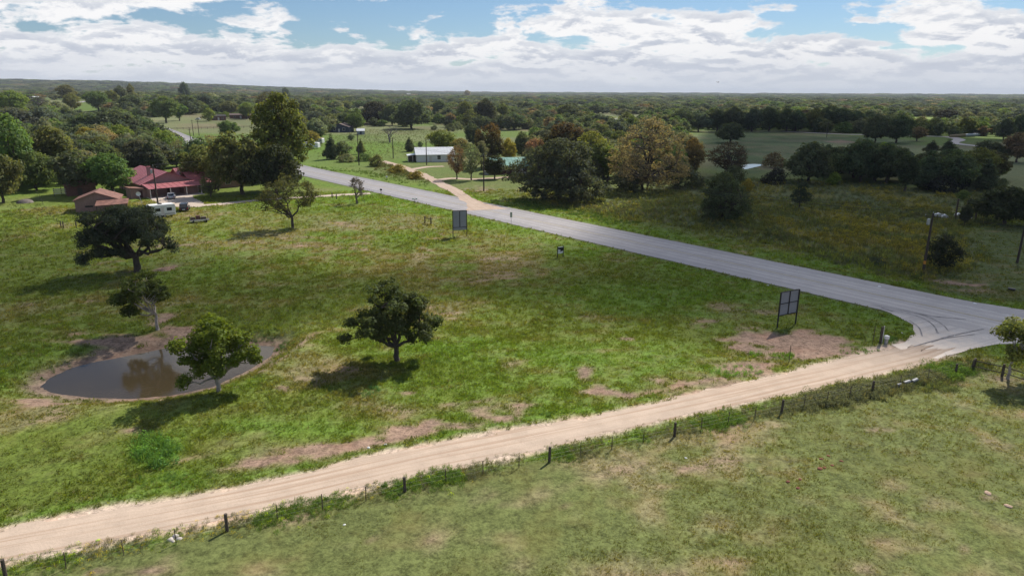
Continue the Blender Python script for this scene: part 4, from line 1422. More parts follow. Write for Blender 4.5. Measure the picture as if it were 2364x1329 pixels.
    ('tree', 'cedar', 2150, 352, 322, 40, T_DARK, 'dark low cedar before the far farm drive'),
    ('tree', 'cedar', 2188, 354, 320, 44, T_DARK, 'second dark low cedar before the far farm drive'),
    ('tree', 'oak', 2184, 290, 252, 72, (0.04, 0.042, 0.03), 'dark broad tree on the sunlit far pasture'),
    ('bush', 'bush', 2126, 288, 268, 32, T_BROWN, 'brown bush at the end of the sunlit far pasture'),
    ('tree', 'oak_b', 2232, 288, 258, 40, T_GREY, 'grey-green trees beside the broad tree on the far pasture'),
    ('tree', 'oak', 2270, 284, 258, 44, T_GREY, 'grey domed tree on the sunlit far pasture'),
    ('cedar', 'cedar', 2312, 283, 254, 26, T_DARK, 'dark pointed cedar on the sunlit far pasture'),
    ('tree', 'oak_b', 1187, 300, 260, 62, T_DARK, 'dark oak at the back of the overgrown field'),
    ('tree', 'oak', 1247, 302, 270, 42, T_DARK, 'dark low oak above the red-topped tree'),
    ('tree', 'oak', 1310, 292, 240, 68, T_DARK, 'tall dark tree above the red-topped tree'),
    ('tree', 'oak_b', 1386, 304, 262, 46, T_BLUE, 'dark round tree before the small farm sheds'),
    ('tree', 'oak', 1075, 286, 232, 52, T_OLIVE, 'olive oak, first of the row behind the overgrown field'),
    ('tree', 'oak_b', 1120, 287, 228, 58, (0.05, 0.055, 0.03), 'brown-olive oak in the middle of the row behind the overgrown field'),
    ('tree', 'oak', 1160, 284, 238, 46, T_OLIVE, 'olive oak at the end of the row behind the overgrown field'),
    ('tree', 'oak', 1016, 278, 230, 46, T_DARK, 'dark tree between the big dark oak and the olive row'),
    ('tree', 'oak', 428, 232, 188, 24, T_BLUE, 'tall lone tree breaking the skyline on the far ridge'),
    ('tree', 'elm', 158, 236, 195, 44, T_OLIVE, 'rounded tree on the skyline beyond the highway bend'),
    ('tree', 'oak_b', 280, 240, 198, 38, T_DARK, 'dark round tree on the skyline of the far ridge'),
    ('tree', 'elm', 304, 236, 193, 18, T_OLIVE, 'narrow brownish tree on the skyline of the far ridge'),
    ('tree', 'oak', 660, 232, 202, 28, T_BLUE, 'dark tree breaking the skyline behind the tall pecan'),
    ('tree', 'pecan', 1079, 226, 208, 14, T_TAN, 'pale narrow tree on the far skyline above the olive row'),
    ('tree', 'elm', 168, 262, 214, 40, T_OLIVE, 'olive tree at the inside of the highway bend'),
    ('tree', 'elm', 228, 258, 210, 56, T_GREEN, 'green tree beside the highway bend'),
    ('tree', 'oak', 260, 256, 208, 56, T_OLIVE, 'brown-olive tree past the highway bend'),
    ('tree', 'oak_b', 300, 262, 220, 52, T_DARK, 'dark tree beside the white barn roof in the far woods'),
]
_row = [(1575, 262), (1612, 268), (1655, 262), (1690, 258), (1735, 262), (1775, 258), (1815, 262), (1835, 266), (1880, 262), (1912, 256), (1945, 260), (1975, 268)]
_rowb = [(T_DARK, 'elm'), (T_BLUE, 'oak_b'), (T_DARK, 'elm_b'), (T_DARK, 'elm'), (T_BLUE, 'elm'), (T_DARK, 'elm_b'), (T_DARK, 'elm'), (T_DARK, 'oak_b'), (T_OLIVE, 'elm'), (T_DARK, 'elm'), (T_DARK, 'elm_b'), (T_DARK, 'oak_b')]
_ordn = ['first', 'second', 'third', 'fourth', 'fifth', 'sixth', 'seventh', 'eighth', 'ninth', 'tenth', 'eleventh', 'last']
for (px, ty), (tc_, ar), od in zip(_row, _rowb, _ordn):
    TREES.append(('tree', ar, px, 304, ty - 12, 52, tc_, od + ' dark tree of the row along the shaded field, counted from the sheds'))
PLACED = []
for (nm, ar, bx, by, ty, wp, tint, lab) in TREES:
    loc, H = tall(bx, by, ty)
    W = span(bx, by, wp)
    meshes, h0, w0 = ARCH[ar]
    cat = 'bush' if nm == 'bush' else 'tree'
    plant(nm, lab, cat, meshes, (loc[0], loc[1], loc[2] - 0.1), random.uniform(0, 6.28), (W / w0, W / w0, H / h0), tuple(c * random.uniform(1.0, 1.18) for c in tint))
    PLACED.append((loc[0], loc[1], W * 0.42))


# ------------------------------------------------------------------ woods: near ones tree by tree, far ones as one mass
CLEAR = [[ground(*p)[:2] for p in poly] for poly in (
    [(1585, 330), (1590, 300), (1800, 302), (2110, 322), (2340, 326), (2500, 330), (2500, 380), (2360, 440), (2330, 372), (2260, 375), (2120, 345), (1950, 335), (1800, 395), (1730, 410), (1650, 405)],
    [(2090, 300), (2100, 270), (2340, 272), (2345, 300)],
    [(825, 292), (1000, 294), (1180, 302), (1260, 300), (1200, 335), (1060, 322), (960, 352), (1190, 420), (1000, 440), (820, 400), (700, 385), (690, 320), (760, 312)],
    [(355, 288), (480, 268), (610, 276), (600, 345), (470, 345), (410, 312)],
    [(40, 470), (130, 455), (250, 470), (330, 462), (520, 440), (560, 470), (900, 500), (1200, 480), (2600, 700), (2600, 420), (2330, 445), (1930, 425), (1740, 430), (1420, 450), (1200, 470), (1000, 440), (700, 400), (600, 460), (270, 480), (0, 500), (-300, 500), (-300, 1400), (2700, 1400), (2700, 700), (1200, 520), (900, 500)],
    [(-300, 480), (1200, 480), (2700, 740), (2700, 1400), (-300, 1400)],
    [(280, 468), (295, 402), (400, 392), (525, 405), (540, 470)],
    [(100, 262), (260, 262), (240, 250), (190, 232), (120, 232)],
    [(1380, 296), (1480, 296), (1480, 276), (1380, 276)],
    [(2040, 315), (2420, 315), (2420, 352), (2040, 330)],
)]
CLEAR_GOLD = GOLD
NEAR_WOODS = [[ground(*p)[:2] for p in poly] for poly in (
    [(-500, 455), (60, 438), (200, 438), (275, 402), (410, 388), (420, 345), (330, 318), (-500, 318)],
    [(425, 388), (500, 402), (520, 425), (600, 430), (690, 372), (600, 352), (490, 352)],
    [(1215, 395), (1300, 420), (1420, 425), (1560, 415), (1610, 400), (1570, 330), (1400, 312), (1230, 318)],
    [(1850, 412), (1960, 414), (2130, 426), (2290, 432), (2310, 412), (2180, 398), (1990, 386), (1880, 386)])]


def woods_mask(x, y):
    r = np.hypot(x, y)
    ok = np.ones(x.shape, bool)
    for c in CLEAR: ok &= sdf_poly(x, y, c) > 0
    ok &= sdf_poly(x, y, CLEAR_GOLD) > 0
    inz = np.zeros(x.shape, bool)
    for z_ in NEAR_WOODS: inz |= sdf_poly(x, y, z_) < 0
    ok &= inz | (r > 435)
    ok &= dist_line(x, y, ROAD_LINE) > ROAD_HALF + 9
    ok &= dist_line(x, y, FARDRIVE) > 8
    ok &= fbm(x, y, 95, 3, 301) < np.where(r < 420, 0.66, 0.585) + 0.13 * ss(1200, 2800, r)
    return ok


def scatter_woods():
    rng = np.random.default_rng(55)
    pts = []
    r = 175.0
    while r < 9500:
        sp = 9.5 if r < 420 else max(9.5, 0.021 * r)
        dr = sp * (0.85 if r < 900 else 1.3)
        n = int(1.62 * r / sp)
        a = np.radians(np.linspace(-47, 46, n)) + rng.uniform(-.5, .5, n) * sp / r
        rr = r + rng.uniform(-.5, .5, n) * dr * 1.4
        pts.append(np.stack([rr * np.sin(a), rr * np.cos(a)], 1))
        r += dr
    P = np.concatenate(pts)
    P = P[woods_mask(P[:, 0], P[:, 1])]
    keep = np.ones(len(P), bool)
    for (x, y, w) in PLACED:
        keep &= (P[:, 0] - x) ** 2 + (P[:, 1] - y) ** 2 > max(w * 0.8, 3.5) ** 2
    P = P[keep]
    rr = np.hypot(P[:, 0], P[:, 1])
    P = P[np.argsort(rr)]
    return P


WOODS = scatter_woods()
_az = np.abs(np.degrees(np.arctan2(WOODS[:, 0], WOODS[:, 1])))
_infov = np.nonzero(_az < 38)[0]
NEAR_N = 165
near_idx = set(_infov[:NEAR_N].tolist())
PAL = [(T_DARK, 'oak', 'dark rounded oak'), (T_GREEN, 'elm', 'mid-green leafy tree'), (T_OLIVE, 'elm', 'olive tree'), (T_DARK, 'oak_b', 'dark dense oak'), (T_GREY, 'oak_b', 'grey-green tree'),
       (T_BROWN, 'thin', 'brownish thin-leaved tree'), (T_BRIGHT, 'elm_b', 'yellow-green tree'), (T_BLUE, 'oak', 'bluish oak'), (T_DARK, 'cedar', 'dark pointed cedar'), (T_TAN, 'thin', 'half bare tan tree')]
_pr = np.array([.27, .14, .12, .20, .09, .03, .05, .06, .03, .01])
_ngrp = {}
LAND = [('the bright yellow-green corner tree', ground(40, 430)[:2]), ('the silvery oak', ground(213, 360)[:2]), ('the half bare tan tree', ground(245, 355)[:2]), ('the ragged cedar', ground(356, 392)[:2]), ('the black-green oak clump', ground(270, 322)[:2]),
        ('the highway bend', ground(150, 245)[:2]), ('the lone pasture tree', ground(528, 312)[:2]), ('the caravans', ground(728, 335)[:2]), ('the leafless grey tree', ground(900, 328)[:2]), ('the orange-tan topped tree', ground(1133, 372)[:2]),
        ('the red-topped tree', ground(1300, 392)[:2]), ('the brownish bare tree', ground(1680, 400)[:2]), ('the dark rounded oak by the weeds', ground(1866, 420)[:2]), ('the far farm gate', ground(2070, 326)[:2]), ('the brownish tree by the far drive', ground(2346, 372)[:2]),
        ('the olive oak row', ground(1115, 284)[:2]), ('the sunlit far pasture', ground(2200, 288)[:2]), ('the skyline tree', ground(428, 230)[:2]), ('the pale yellow-roofed house', ground(1608, 276)[:2]), ('the brick shed', ground(556, 272)[:2]), ('the white barn roof', ground(323, 248)[:2]),
        ('the pink shed', ground(215, 455)[:2]), ('the red-roofed house', ground(380, 430)[:2]), ('the dark bluish oaks', ground(100, 315)[:2]), ('the tall pecan', ground(650, 420)[:2]), ('the dark blue house', ground(785, 306)[:2]),
        ('the white-roofed house', ground(995, 375)[:2]), ('the huge dark oak thicket', ground(1290, 440)[:2]), ('the giant tan tree', ground(1490, 420)[:2]), ('the shaded field', ground(1750, 310)[:2]),
        ('the line of dark cedars', ground(2140, 420)[:2]), ('the hay bales', ground(2230, 315)[:2]), ('the big dark oak dome', ground(950, 290)[:2]), ('the far paddock', ground(480, 285)[:2]), ('the far farm sheds', ground(1430, 290)[:2])]
LABELLED = {}
for i in sorted(near_idx):
    x, y = WOODS[i]
    k = RNG.choice(len(PAL), p=_pr)
    tint, ar, word = PAL[k]
    meshes, h0, w0 = ARCH[ar]
    H = random.uniform(6.2, 11.5) if ar != 'cedar' else random.uniform(5, 8)
    W = H * w0 / h0 * random.uniform(0.9, 1.25)
    W = min(W, 14)
    d = [(math.hypot(x - q[0], y - q[1]), n, q) for n, q in LAND]
    dd, n, q = min(d)
    rel = 'behind' if y > q[1] + 8 else 'in front of' if y < q[1] - 8 else 'beside'
    size = 'tall ' if H > 9.8 else 'rather tall ' if H > 8.9 else 'low ' if H < 7.2 else 'middling ' if H < 8.0 else ''
    wide = 'wide ' if W / H > 1.25 else 'slim ' if W / H < 0.95 else ''
    side = ', towards the highway' if abs(x - q[0]) > 12 and (x > q[0]) == (x < -10) else ', off the highway' if abs(x - q[0]) > 12 else ''
    lab = f'{size}{wide}{word} {rel} {n}{side}'
    ob = plant('tree', lab, 'tree', meshes, (x, y, height1(x, y) - .15), random.uniform(0, 6.28), (W / w0, W / w0, H / h0), tuple(c * random.uniform(.85, 1.15) for c in tint), f'trees of the woods by {n}')
    LABELLED.setdefault(lab, []).append(ob)
for lab, obs in LABELLED.items():
    if len(obs) > 1:
        obs.sort(key=lambda o: o.location.x)
        words_ = ('left one', 'right one') if len(obs) == 2 else ['leftmost one'] + ['one further right'] * (len(obs) - 2) + ['rightmost one']
        for o, w_ in zip(obs, words_): o['label'] = f'{lab}, {w_}'


def far_proto(name, seed, shape, W, H, nc, cr, nl, leaf, z0=0.6):
    _, crown = make_tree(seed, H, W, z0, shape, nc, cr, nl, leaf, 0.0, wobble=0.35, mat=M_LEAF_I)
    crown.name = name
    return bpy.data.objects.new(name, crown)            # only scattered, never linked itself


def scatter_object(name, P, scale, rot, tint, protos, pick, label=None, cat=None):
    """one object whose points carry copies of the protos"""
    me = bpy.data.meshes.new(name)
    n = len(P)
    me.vertices.add(n)
    me.vertices.foreach_set('co', np.asarray(P, np.float32).ravel())
    for nm, typ, dat, key in (('size', 'FLOAT_VECTOR', scale, 'vector'), ('turn', 'FLOAT_VECTOR', rot, 'vector'), ('tint', 'FLOAT_COLOR', np.concatenate([tint, np.ones((n, 1))], 1), 'color'), ('pick', 'INT', pick, 'value')):
        a = me.attributes.new(nm, typ, 'POINT')
        a.data.foreach_set(key, np.asarray(dat, np.int32 if typ == 'INT' else np.float32).ravel())
    o = link(name, me)
    g = bpy.data.node_groups.new(name + '_scatter', 'GeometryNodeTree')
    g.interface.new_socket('Geometry', in_out='INPUT', socket_type='NodeSocketGeometry')
    g.interface.new_socket('Geometry', in_out='OUTPUT', socket_type='NodeSocketGeometry')
    N, L = g.nodes, g.links
    gi, go = N.new('NodeGroupInput'), N.new('NodeGroupOutput')
    ip = N.new('GeometryNodeInstanceOnPoints')
    jn = N.new('GeometryNodeJoinGeometry')
    for p in reversed(protos):                      # joined last to first, so that 'pick' counts them in the given order
        oi = N.new('GeometryNodeObjectInfo')
        oi.inputs['Object'].default_value = p
        oi.inputs['As Instance'].default_value = True
        L.new(oi.outputs['Geometry'], jn.inputs[0])
    def attr(nm, typ):
        a = N.new('GeometryNodeInputNamedAttribute')
        a.data_type = typ
        a.inputs['Name'].default_value = nm
        return a.outputs[0]
    L.new(gi.outputs[0], ip.inputs['Points'])
    L.new(jn.outputs[0], ip.inputs['Instance'])
    ip.inputs['Pick Instance'].default_value = True
    L.new(attr('pick', 'INT'), ip.inputs['Instance Index'])
    L.new(attr('turn', 'FLOAT_VECTOR'), ip.inputs['Rotation'])
    L.new(attr('size', 'FLOAT_VECTOR'), ip.inputs['Scale'])
    L.new(ip.outputs[0], go.inputs[0])
    md = o.modifiers.new('scatter', 'NODES')
    md.node_group = g
    return tag(o, label, cat, kind='stuff')


far_idx = np.array([i for i in range(len(WOODS)) if i not in near_idx])
FP = WOODS[far_idx]
fr = np.hypot(FP[:, 0], FP[:, 1])
fz = height(FP[:, 0], FP[:, 1])
nf = len(FP)
_g = np.maximum(1.0, 0.021 * fr / 9.5)
fs = RNG.uniform(0.75, 1.2, nf)
fh = fs * RNG.uniform(0.85, 1.15, nf)
fscale = np.stack([fs * _g, fs * _g, fh * _g ** 0.12], 1)
patch = fbm(FP[:, 0], FP[:, 1], 70, 3, 311)
pal = np.array([T_DARK, T_GREEN, T_OLIVE, T_DARK, T_GREY, T_BROWN, T_BRIGHT, T_BLUE, T_TAN])
ft = pal[RNG.choice(9, nf, p=[.30, .14, .12, .18, .10, .03, .03, .09, .01])] * RNG.uniform(.8, 1.2, (nf, 1)) * (0.7 + .6 * patch[:, None])
protosF = [far_proto('far_oak', 401, 'dome', 12.5, 9, 60, 1.5, 26, 1.0), far_proto('far_elm', 402, 'round', 9.5, 9.5, 55, 1.3, 26, 0.9), far_proto('far_vase', 403, 'vase', 9, 9.5, 50, 1.3, 26, 0.9), far_proto('far_round', 404, 'round', 11.5, 8, 55, 1.4, 26, 1.0), far_proto('far_cedar', 405, 'cone', 7.5, 8, 50, 1.2, 26, 0.8)]
pk = RNG.choice(5, nf, p=[.34, .26, .16, .18, .06])
scatter_object('far_woods', np.stack([FP[:, 0], FP[:, 1], fz - .2], 1), fscale, np.stack([np.zeros(nf), np.zeros(nf), RNG.uniform(0, 6.28, nf)], 1), ft, protosF, pk, 'far woods of mixed oaks and elms running to the horizon', 'woods')
print('woods', len(WOODS), 'far', nf)


# ------------------------------------------------------------------ grass, weeds and brush
def blades(name, seed, n, h, w, spread, lean=0.5, broad=0.0):
    rng = np.random.default_rng(seed)
    V, F, CO = [], [], []
    for i in range(n):
        a = rng.uniform(0, 6.283)
        r = spread * math.sqrt(rng.uniform())
        bx, by = r * math.cos(a), r * math.sin(a)
        hh = h * rng.uniform(0.5, 1.15)
        la = a + rng.normal() * 0.8
        l = lean * hh * rng.uniform(0.3, 1.2)
        px_, py_ = -math.sin(la) * w * 0.5, math.cos(la) * w * 0.5
        mx, my = bx + math.cos(la) * l * 0.4, by + math.sin(la) * l * 0.4
        k = len(V)
        V += [(bx - px_ * .7, by - py_ * .7, -0.02), (bx + px_ * .7, by + py_ * .7, -0.02), (mx + px_, my + py_, hh * 0.6), (mx - px_, my - py_, hh * 0.6), (bx + math.cos(la) * l, by + math.sin(la) * l, hh)]
        F += [(k, k + 1, k + 2), (k, k + 2, k + 3), (k + 3, k + 2, k + 4)]
        v = rng.uniform(0.7, 1.3); yel = rng.uniform(0, .25)
        CO += [(v * (1 + yel), v, v * (1 - yel), 1)] * 5
    me = np_mesh(name, V, F, M_GRASS_I, {'leaf': ('FLOAT_COLOR', CO)})
    return bpy.data.objects.new(name, me)


def weed(name, seed, n, h, spread, leaf, tip=None, tipfrac=0.0, shape=1.0):
    rng = np.random.default_rng(seed)
    a = rng.uniform(0, 6.283, n)
    t = rng.uniform(0.05, 1, n)
    r = spread * np.sqrt(rng.uniform(size=n)) * (1 - 0.35 * t * shape)
    P = np.stack([r * np.cos(a), r * np.sin(a), t * h * (1 - 0.25 * (r / spread) ** 2)], 1)
    N = np.stack([np.cos(a), np.sin(a), np.full(n, .8)], 1) + rng.normal(size=(n, 3)) * 0.6
    V, F = leaf_cards(P, N, leaf, rng, 0.5)
    v = rng.uniform(.7, 1.3, n)
    CO = np.stack([v, v, v, np.ones(n)], 1)
    if tip is not None:
        m = (t > 1 - tipfrac) & (rng.uniform(size=n) < 0.8)
        CO[m, :3] = np.array(tip) * v[m, None]
    me = np_mesh(name, V, F, M_GRASS_I, {'leaf': ('FLOAT_COLOR', np.repeat(CO, 4, 0))})
    return bpy.data.objects.new(name, me)


def sector_points(rng, r0, r1, dens, az=41.0):
    """even scatter over the ground in view between two distances"""
    n = int(dens * math.radians(az) * (r1 ** 2 - r0 ** 2))
    r = np.sqrt(rng.uniform(r0 ** 2, r1 ** 2, n))
    a = np.radians(rng.uniform(-az, az, n))
    return r * np.sin(a), r * np.cos(a)


rg = np.random.default_rng(99)
X, Y, S, T, K = [], [], [], [], []
for (r0, r1, dens, sc) in ((27, 48, 52, 0.8), (48, 75, 26, 1.0), (75, 115, 10, 1.35), (115, 190, 3.0, 2.0)):
    x, y = sector_points(rg, r0, r1, dens)
    ok = ~on_paving(x, y)
    x, y = x[ok], y[ok]
    col, cover, tl, mg = zones(x, y)
    clump = fbm(x, y, 1.1, 3, 501)
    keep = rg.uniform(size=len(x)) < cover * np.clip(0.25 + 1.7 * (clump - 0.25), 0.12, 1)
    keep &= rg.uniform(size=len(x)) > mg * 0.7
    x, y, col, tl, cl = x[keep], y[keep], col[keep], tl[keep], clump[keep]
    s = sc * np.clip(tl / 0.16, 0.5, 2.0) * rg.uniform(0.6, 1.35, len(x)) * (0.7 + 0.6 * cl)
    c = col * rg.uniform(0.8, 1.75, (len(x), 1)) * np.array([1.0, 1.06, 0.9])
    worn = cover[keep] < 0.75
    c[worn] = C_MEADOW * rg.uniform(0.7, 1.4, (int(worn.sum()), 1))
    straw = rg.uniform(size=len(x)) < np.where(tl < 0.1, 0.22, 0.06)
    c[straw] = c[straw] * 0.4 + np.array([0.215, 0.205, 0.135]) * 0.6
    c[:, 1] = np.maximum(c[:, 1], c[:, 0] * 0.99)
    X.append(x); Y.append(y); S.append(s); T.append(c)
x, y, s, c = np.concatenate(X), np.concatenate(Y), np.concatenate(S), np.concatenate(T)
n = len(x)
print('grass tufts', n)
def relief(x, y):
    return height(x, y)
gp = [blades('grass_tuft', 601, 13, 0.17, 0.030, 0.13, 0.7), blades('grass_tuft_low', 602, 13, 0.11, 0.032, 0.17, 1.1), blades('grass_tuft_wide', 603, 16, 0.14, 0.028, 0.22, 0.9)]
tilt = rg.normal(size=(n, 2)) * 0.1
scatter_object('grass', np.stack([x, y, relief(x, y)], 1), np.stack([s, s, s], 1), np.stack([tilt[:, 0], tilt[:, 1], rg.uniform(0, 6.28, n)], 1), c, gp, rg.integers(0, 3, n), 'short grass covering the meadow, verges and pasture', 'grass')

# weeds of the field across the highway
x, y = sector_points(rg, 85, 260, 1.15)
m = (sdf_poly(x, y, GOLD) < 0.5 + 3 * (fbm(x, y, 6, 3, 71) - .5))
x, y = x[m], y[m]
col, cover, tl, mg = zones(x, y)
big = fbm(x, y, 5, 3, 502)
keep = rg.uniform(size=len(x)) < 0.35 + 1.2 * (big - .3)
x, y, col, big = x[keep], y[keep], col[keep], big[keep]
n = len(x)
s = rg.uniform(0.55, 1.25, n) * (0.6 + .8 * big)
gold = ss(4, -3, sdf_poly(x, y, GOLD_Y)) * ss(0.35, 0.6, fbm(x, y, 9, 5, 11))
pick = np.where(rg.uniform(size=n) < 0.15 + 0.7 * gold, 1, np.where(rg.uniform(size=n) < .3, 2, 0))
c = np.where((pick == 1)[:, None], np.array([0.145, 0.145, 0.046]), np.where((pick == 2)[:, None], np.array([0.13, 0.115, 0.075]), col * 0.95 + np.array([.012, .02, .006]))) * rg.uniform(.7, 1.3, (n, 1))
wp = [weed('weed_clump', 611, 60, 0.75, 0.55, 0.17), weed('goldenrod', 612, 64, 0.95, 0.5, 0.15, tip=(2.3, 2.0, 0.9), tipfrac=0.3), weed('dry_weed', 613, 44, 0.8, 0.5, 0.14)]
scatter_object('weeds', np.stack([x, y, relief(x, y) - .05], 1), np.stack([s, s, s * 1.0], 1), np.stack([0 * x, 0 * x, rg.uniform(0, 6.28, n)], 1), c, wp, pick, 'knee-high weeds and goldenrod filling the field across the highway', 'weeds')
print('weeds', n)

# rough growth along the pasture fence, thicker towards the corner
FL = smooth_line(FENCE, 8)
P = []
Lf = np.array(FENCE)
seg = np.linalg.norm(np.diff(Lf, axis=0), axis=1)
tot = seg.sum()
cum = np.concatenate([[0], np.cumsum(seg)])
q = rg.uniform(0, tot, 10500)
fx, fy = np.interp(q, cum, Lf[:, 0]), np.interp(q, cum, Lf[:, 1])
dirx, diry = (Lf[-1] - Lf[0]) / np.linalg.norm(Lf[-1] - Lf[0])
off = rg.normal(0.6, 0.7, len(q))
fx, fy = fx - diry * off, fy + dirx * off
ok = ~on_paving(fx, fy)
fx, fy, q = fx[ok], fy[ok], q[ok]
thick = ss(0.45, 0.95, q / tot)
pat = fbm(q, q * 0, 3.2, 3, 77)
kp = rg.uniform(size=len(q)) < 0.30 + 0.9 * (pat - 0.35) + 0.35 * thick
fx, fy, q, thick, pat = fx[kp], fy[kp], q[kp], thick[kp], pat[kp]
n = len(q)
s = rg.uniform(.36, .8, n) * (0.7 + 0.75 * thick) * (0.6 + 0.7 * pat)
pick = rg.choice(4, n, p=[.5, .08, .12, .3])
pick[(pick == 1) & (q / tot > 0.30 + 0.1 * pat)] = 0
pick[(pick == 0) & (q / tot < 0.22) & (rg.uniform(size=n) < .3)] = 1
grey = (fbm(q, q * 0 + 4, 4, 2, 78) > 0.58)
c = np.where(grey[:, None], np.array([0.18, 0.20, 0.13]), np.array([0.13, 0.225, 0.05])) * (1 - .05 * thick[:, None]) * rg.uniform(.7, 1.25, (n, 1))
wp2 = [weed('fence_weed', 621, 70, 0.6, 0.5, 0.12), weed('fence_flower', 622, 70, 0.5, 0.5, 0.10, tip=(4.5, 3.3, 0.35), tipfrac=.4), weed('fence_dry_weed', 623, 50, 0.6, 0.4, 0.11), blades('fence_grass', 624, 26, 0.55, 0.035, 0.3, 0.6)]
scatter_object('fence_line_weeds', np.stack([fx, fy, relief(fx, fy) - .04], 1), np.stack([s, s, s], 1), np.stack([0 * fx, 0 * fx, rg.uniform(0, 6.28, n)], 1), c, wp2, pick, 'rough weeds and grass growing along the pasture fence', 'weeds')

# taller verge growth beside the highway, pond edge plants, lush clumps
VX, VY, VS, VC, VP = [], [], [], [], []
def patch_weeds(poly, dens, size, col, picks, seed):
    P_ = np.array(poly)
    rr = np.random.default_rng(seed)
    A = np.ptp(P_[:, 0]) * np.ptp(P_[:, 1])
    k = int(A * dens)
    x = rr.uniform(P_[:, 0].min(), P_[:, 0].max(), k)
    y = rr.uniform(P_[:, 1].min(), P_[:, 1].max(), k)
    m = sdf_poly(x, y, poly) < 0.9 * (fbm(x, y, 2.5, 3, seed) - 0.5) * min(np.ptp(P_[:, 0]), np.ptp(P_[:, 1])) * .5
    m &= ~on_paving(x, y)
    x, y = x[m], y[m]
    VX.append(x); VY.append(y)
    VS.append(size * rr.uniform(.6, 1.3, len(x)))
    VC.append(np.array(col)[None] * rr.uniform(.7, 1.3, (len(x), 1)))
    VP.append(rr.choice(picks, len(x)))
def around(px, py, hw, hh):
    return W2([(px + hw * math.cos(t), py + hh * math.sin(t)) for t in np.linspace(0, 6.283, 13)[:-1]])
patch_weeds(around(362, 1046, 62, 36), 7, 1.15, (0.135, 0.27, 0.06), [0, 0, 0, 3], 1)
patch_weeds(around(405, 1108, 45, 18), 7, 0.5, (0.131, 0.245, 0.070), [0, 3], 2)
patch_weeds(around(330, 1118, 36, 16), 6, 0.45, (0.123, 0.245, 0.052), [0, 3], 3)
patch_weeds(around(250, 1145, 16, 6), 8, 0.5, (0.123, 0.228, 0.070), [0], 4)
patch_weeds(around(492, 1098, 13, 7), 9, 0.5, (0.140, 0.245, 0.088), [0], 5)
patch_weeds(around(857, 907, 20, 13), 10, 0.55, (0.105, 0.228, 0.088), [0, 3], 6)
patch_weeds(around(1004, 835, 10, 5), 10, 0.5, (0.105, 0.193, 0.052), [0], 7)
patch_weeds(around(1743, 817, 17, 8), 10, 0.55, (0.149, 0.300, 0.052), [0, 3], 8)
patch_weeds(around(1808, 823, 24, 9), 10, 0.55, (0.149, 0.300, 0.052), [0, 3], 9)
patch_weeds(around(1700, 858, 62, 14), 7, 0.5, (0.140, 0.300, 0.052), [0, 3], 10)
patch_weeds(around(1265, 955, 22, 9), 9, 0.5, (0.131, 0.245, 0.079), [0, 3], 11)
patch_weeds(around(1205, 965, 25, 7), 7, 0.42, (0.140, 0.263, 0.052), [3], 12)
patch_weeds(around(1345, 935, 24, 8), 7, 0.42, (0.140, 0.263, 0.052), [3, 0], 13)
patch_weeds(around(1500, 915, 20, 6), 7, 0.4, (0.140, 0.263, 0.052), [3, 0], 14)
patch_weeds(around(2055, 785, 20, 8), 9, 0.55, (0.088, 0.193, 0.052), [0, 3], 15)
patch_weeds(around(1985, 812, 50, 6), 7, 0.4, (0.123, 0.245, 0.052), [3, 0], 16)
patch_weeds(around(2150, 880, 75, 26), 8, 0.72, (0.13, 0.165, 0.07), [0, 0, 2, 3], 17)
patch_weeds(around(2230, 845, 60, 16), 8, 0.75, (0.088, 0.123, 0.045), [0, 0, 2, 3], 18)
patch_weeds(around(150, 838, 34, 9), 9, 0.45, (0.079, 0.175, 0.052), [0, 3], 19)
patch_weeds(around(110, 860, 20, 6), 9, 0.4, (0.079, 0.175, 0.052), [0, 3], 20)
patch_weeds(around(632, 790, 55, 10), 9, 0.45, (0.079, 0.175, 0.052), [0, 3], 21)
patch_weeds(around(600, 770, 50, 9), 8, 0.42, (0.079, 0.149, 0.061), [0, 3], 22)
# roadside: pale weeds before the pole, sage bushes, thick verge by the oak thicket
patch_weeds(W2([(1880, 588), (1990, 595), (2000, 618), (1930, 612)]), 2.5, 0.8, (0.11, 0.125, 0.08), [0], 23)
patch_weeds(around(2026, 608, 13, 9), 6, 1.2, (0.075, 0.095, 0.07), [0], 24)
patch_weeds(W2([(2000, 620), (2060, 625), (2130, 632), (2125, 642), (2020, 634)]), 2.5, 0.75, (0.12, 0.13, 0.09), [0], 25)
patch_weeds(W2([(1150, 458), (1230, 462), (1330, 482), (1480, 512), (1470, 524), (1330, 500), (1200, 474)]), 2.2, 0.8, (0.065, 0.135, 0.03), [0, 3], 26)
patch_weeds(W2([(720, 384), (860, 396), (960, 420), (985, 432), (930, 424), (850, 405), (720, 388)]), 1.2, 0.8, (0.085, 0.15, 0.03), [0, 3], 27)
patch_weeds(W2([(850, 378), (900, 376), (1000, 420), (985, 426), (920, 408)]), 1.6, 1.2, (0.10, 0.095, 0.03), [0, 2], 28)
patch_weeds(W2([(1290, 462), (1480, 470), (1560, 505), (1400, 494)]), 0.9, 0.95, (0.12, 0.115, 0.075), [2, 0], 29)
patch_weeds([ground(*p)[:2] for p in [(830, 300), (1000, 300), (1060, 312), (960, 345), (880, 370), (770, 368), (720, 330)]], 0.2, 1.0, (0.125, 0.14, 0.07), [0, 0, 2], 30)
patch_weeds([ground(*p)[:2] for p in [(0, 470), (110, 470), (150, 520), (100, 560), (0, 560)]], 0.5, 0.7, (0.07, 0.09, 0.03), [0, 2], 31)
x, y, s, c, pk2 = map(np.concatenate, (VX, VY, VS, VC, VP))
n = len(x)
scatter_object('weed_patches', np.stack([x, y, relief(x, y) - .04], 1), np.stack([s, s, s], 1), np.stack([0 * x, 0 * x, rg.uniform(0, 6.28, n)], 1), c, wp2, pk2, 'lush weed patches in the meadow, on the verges and round the pond', 'weeds')
print('patch weeds', n)


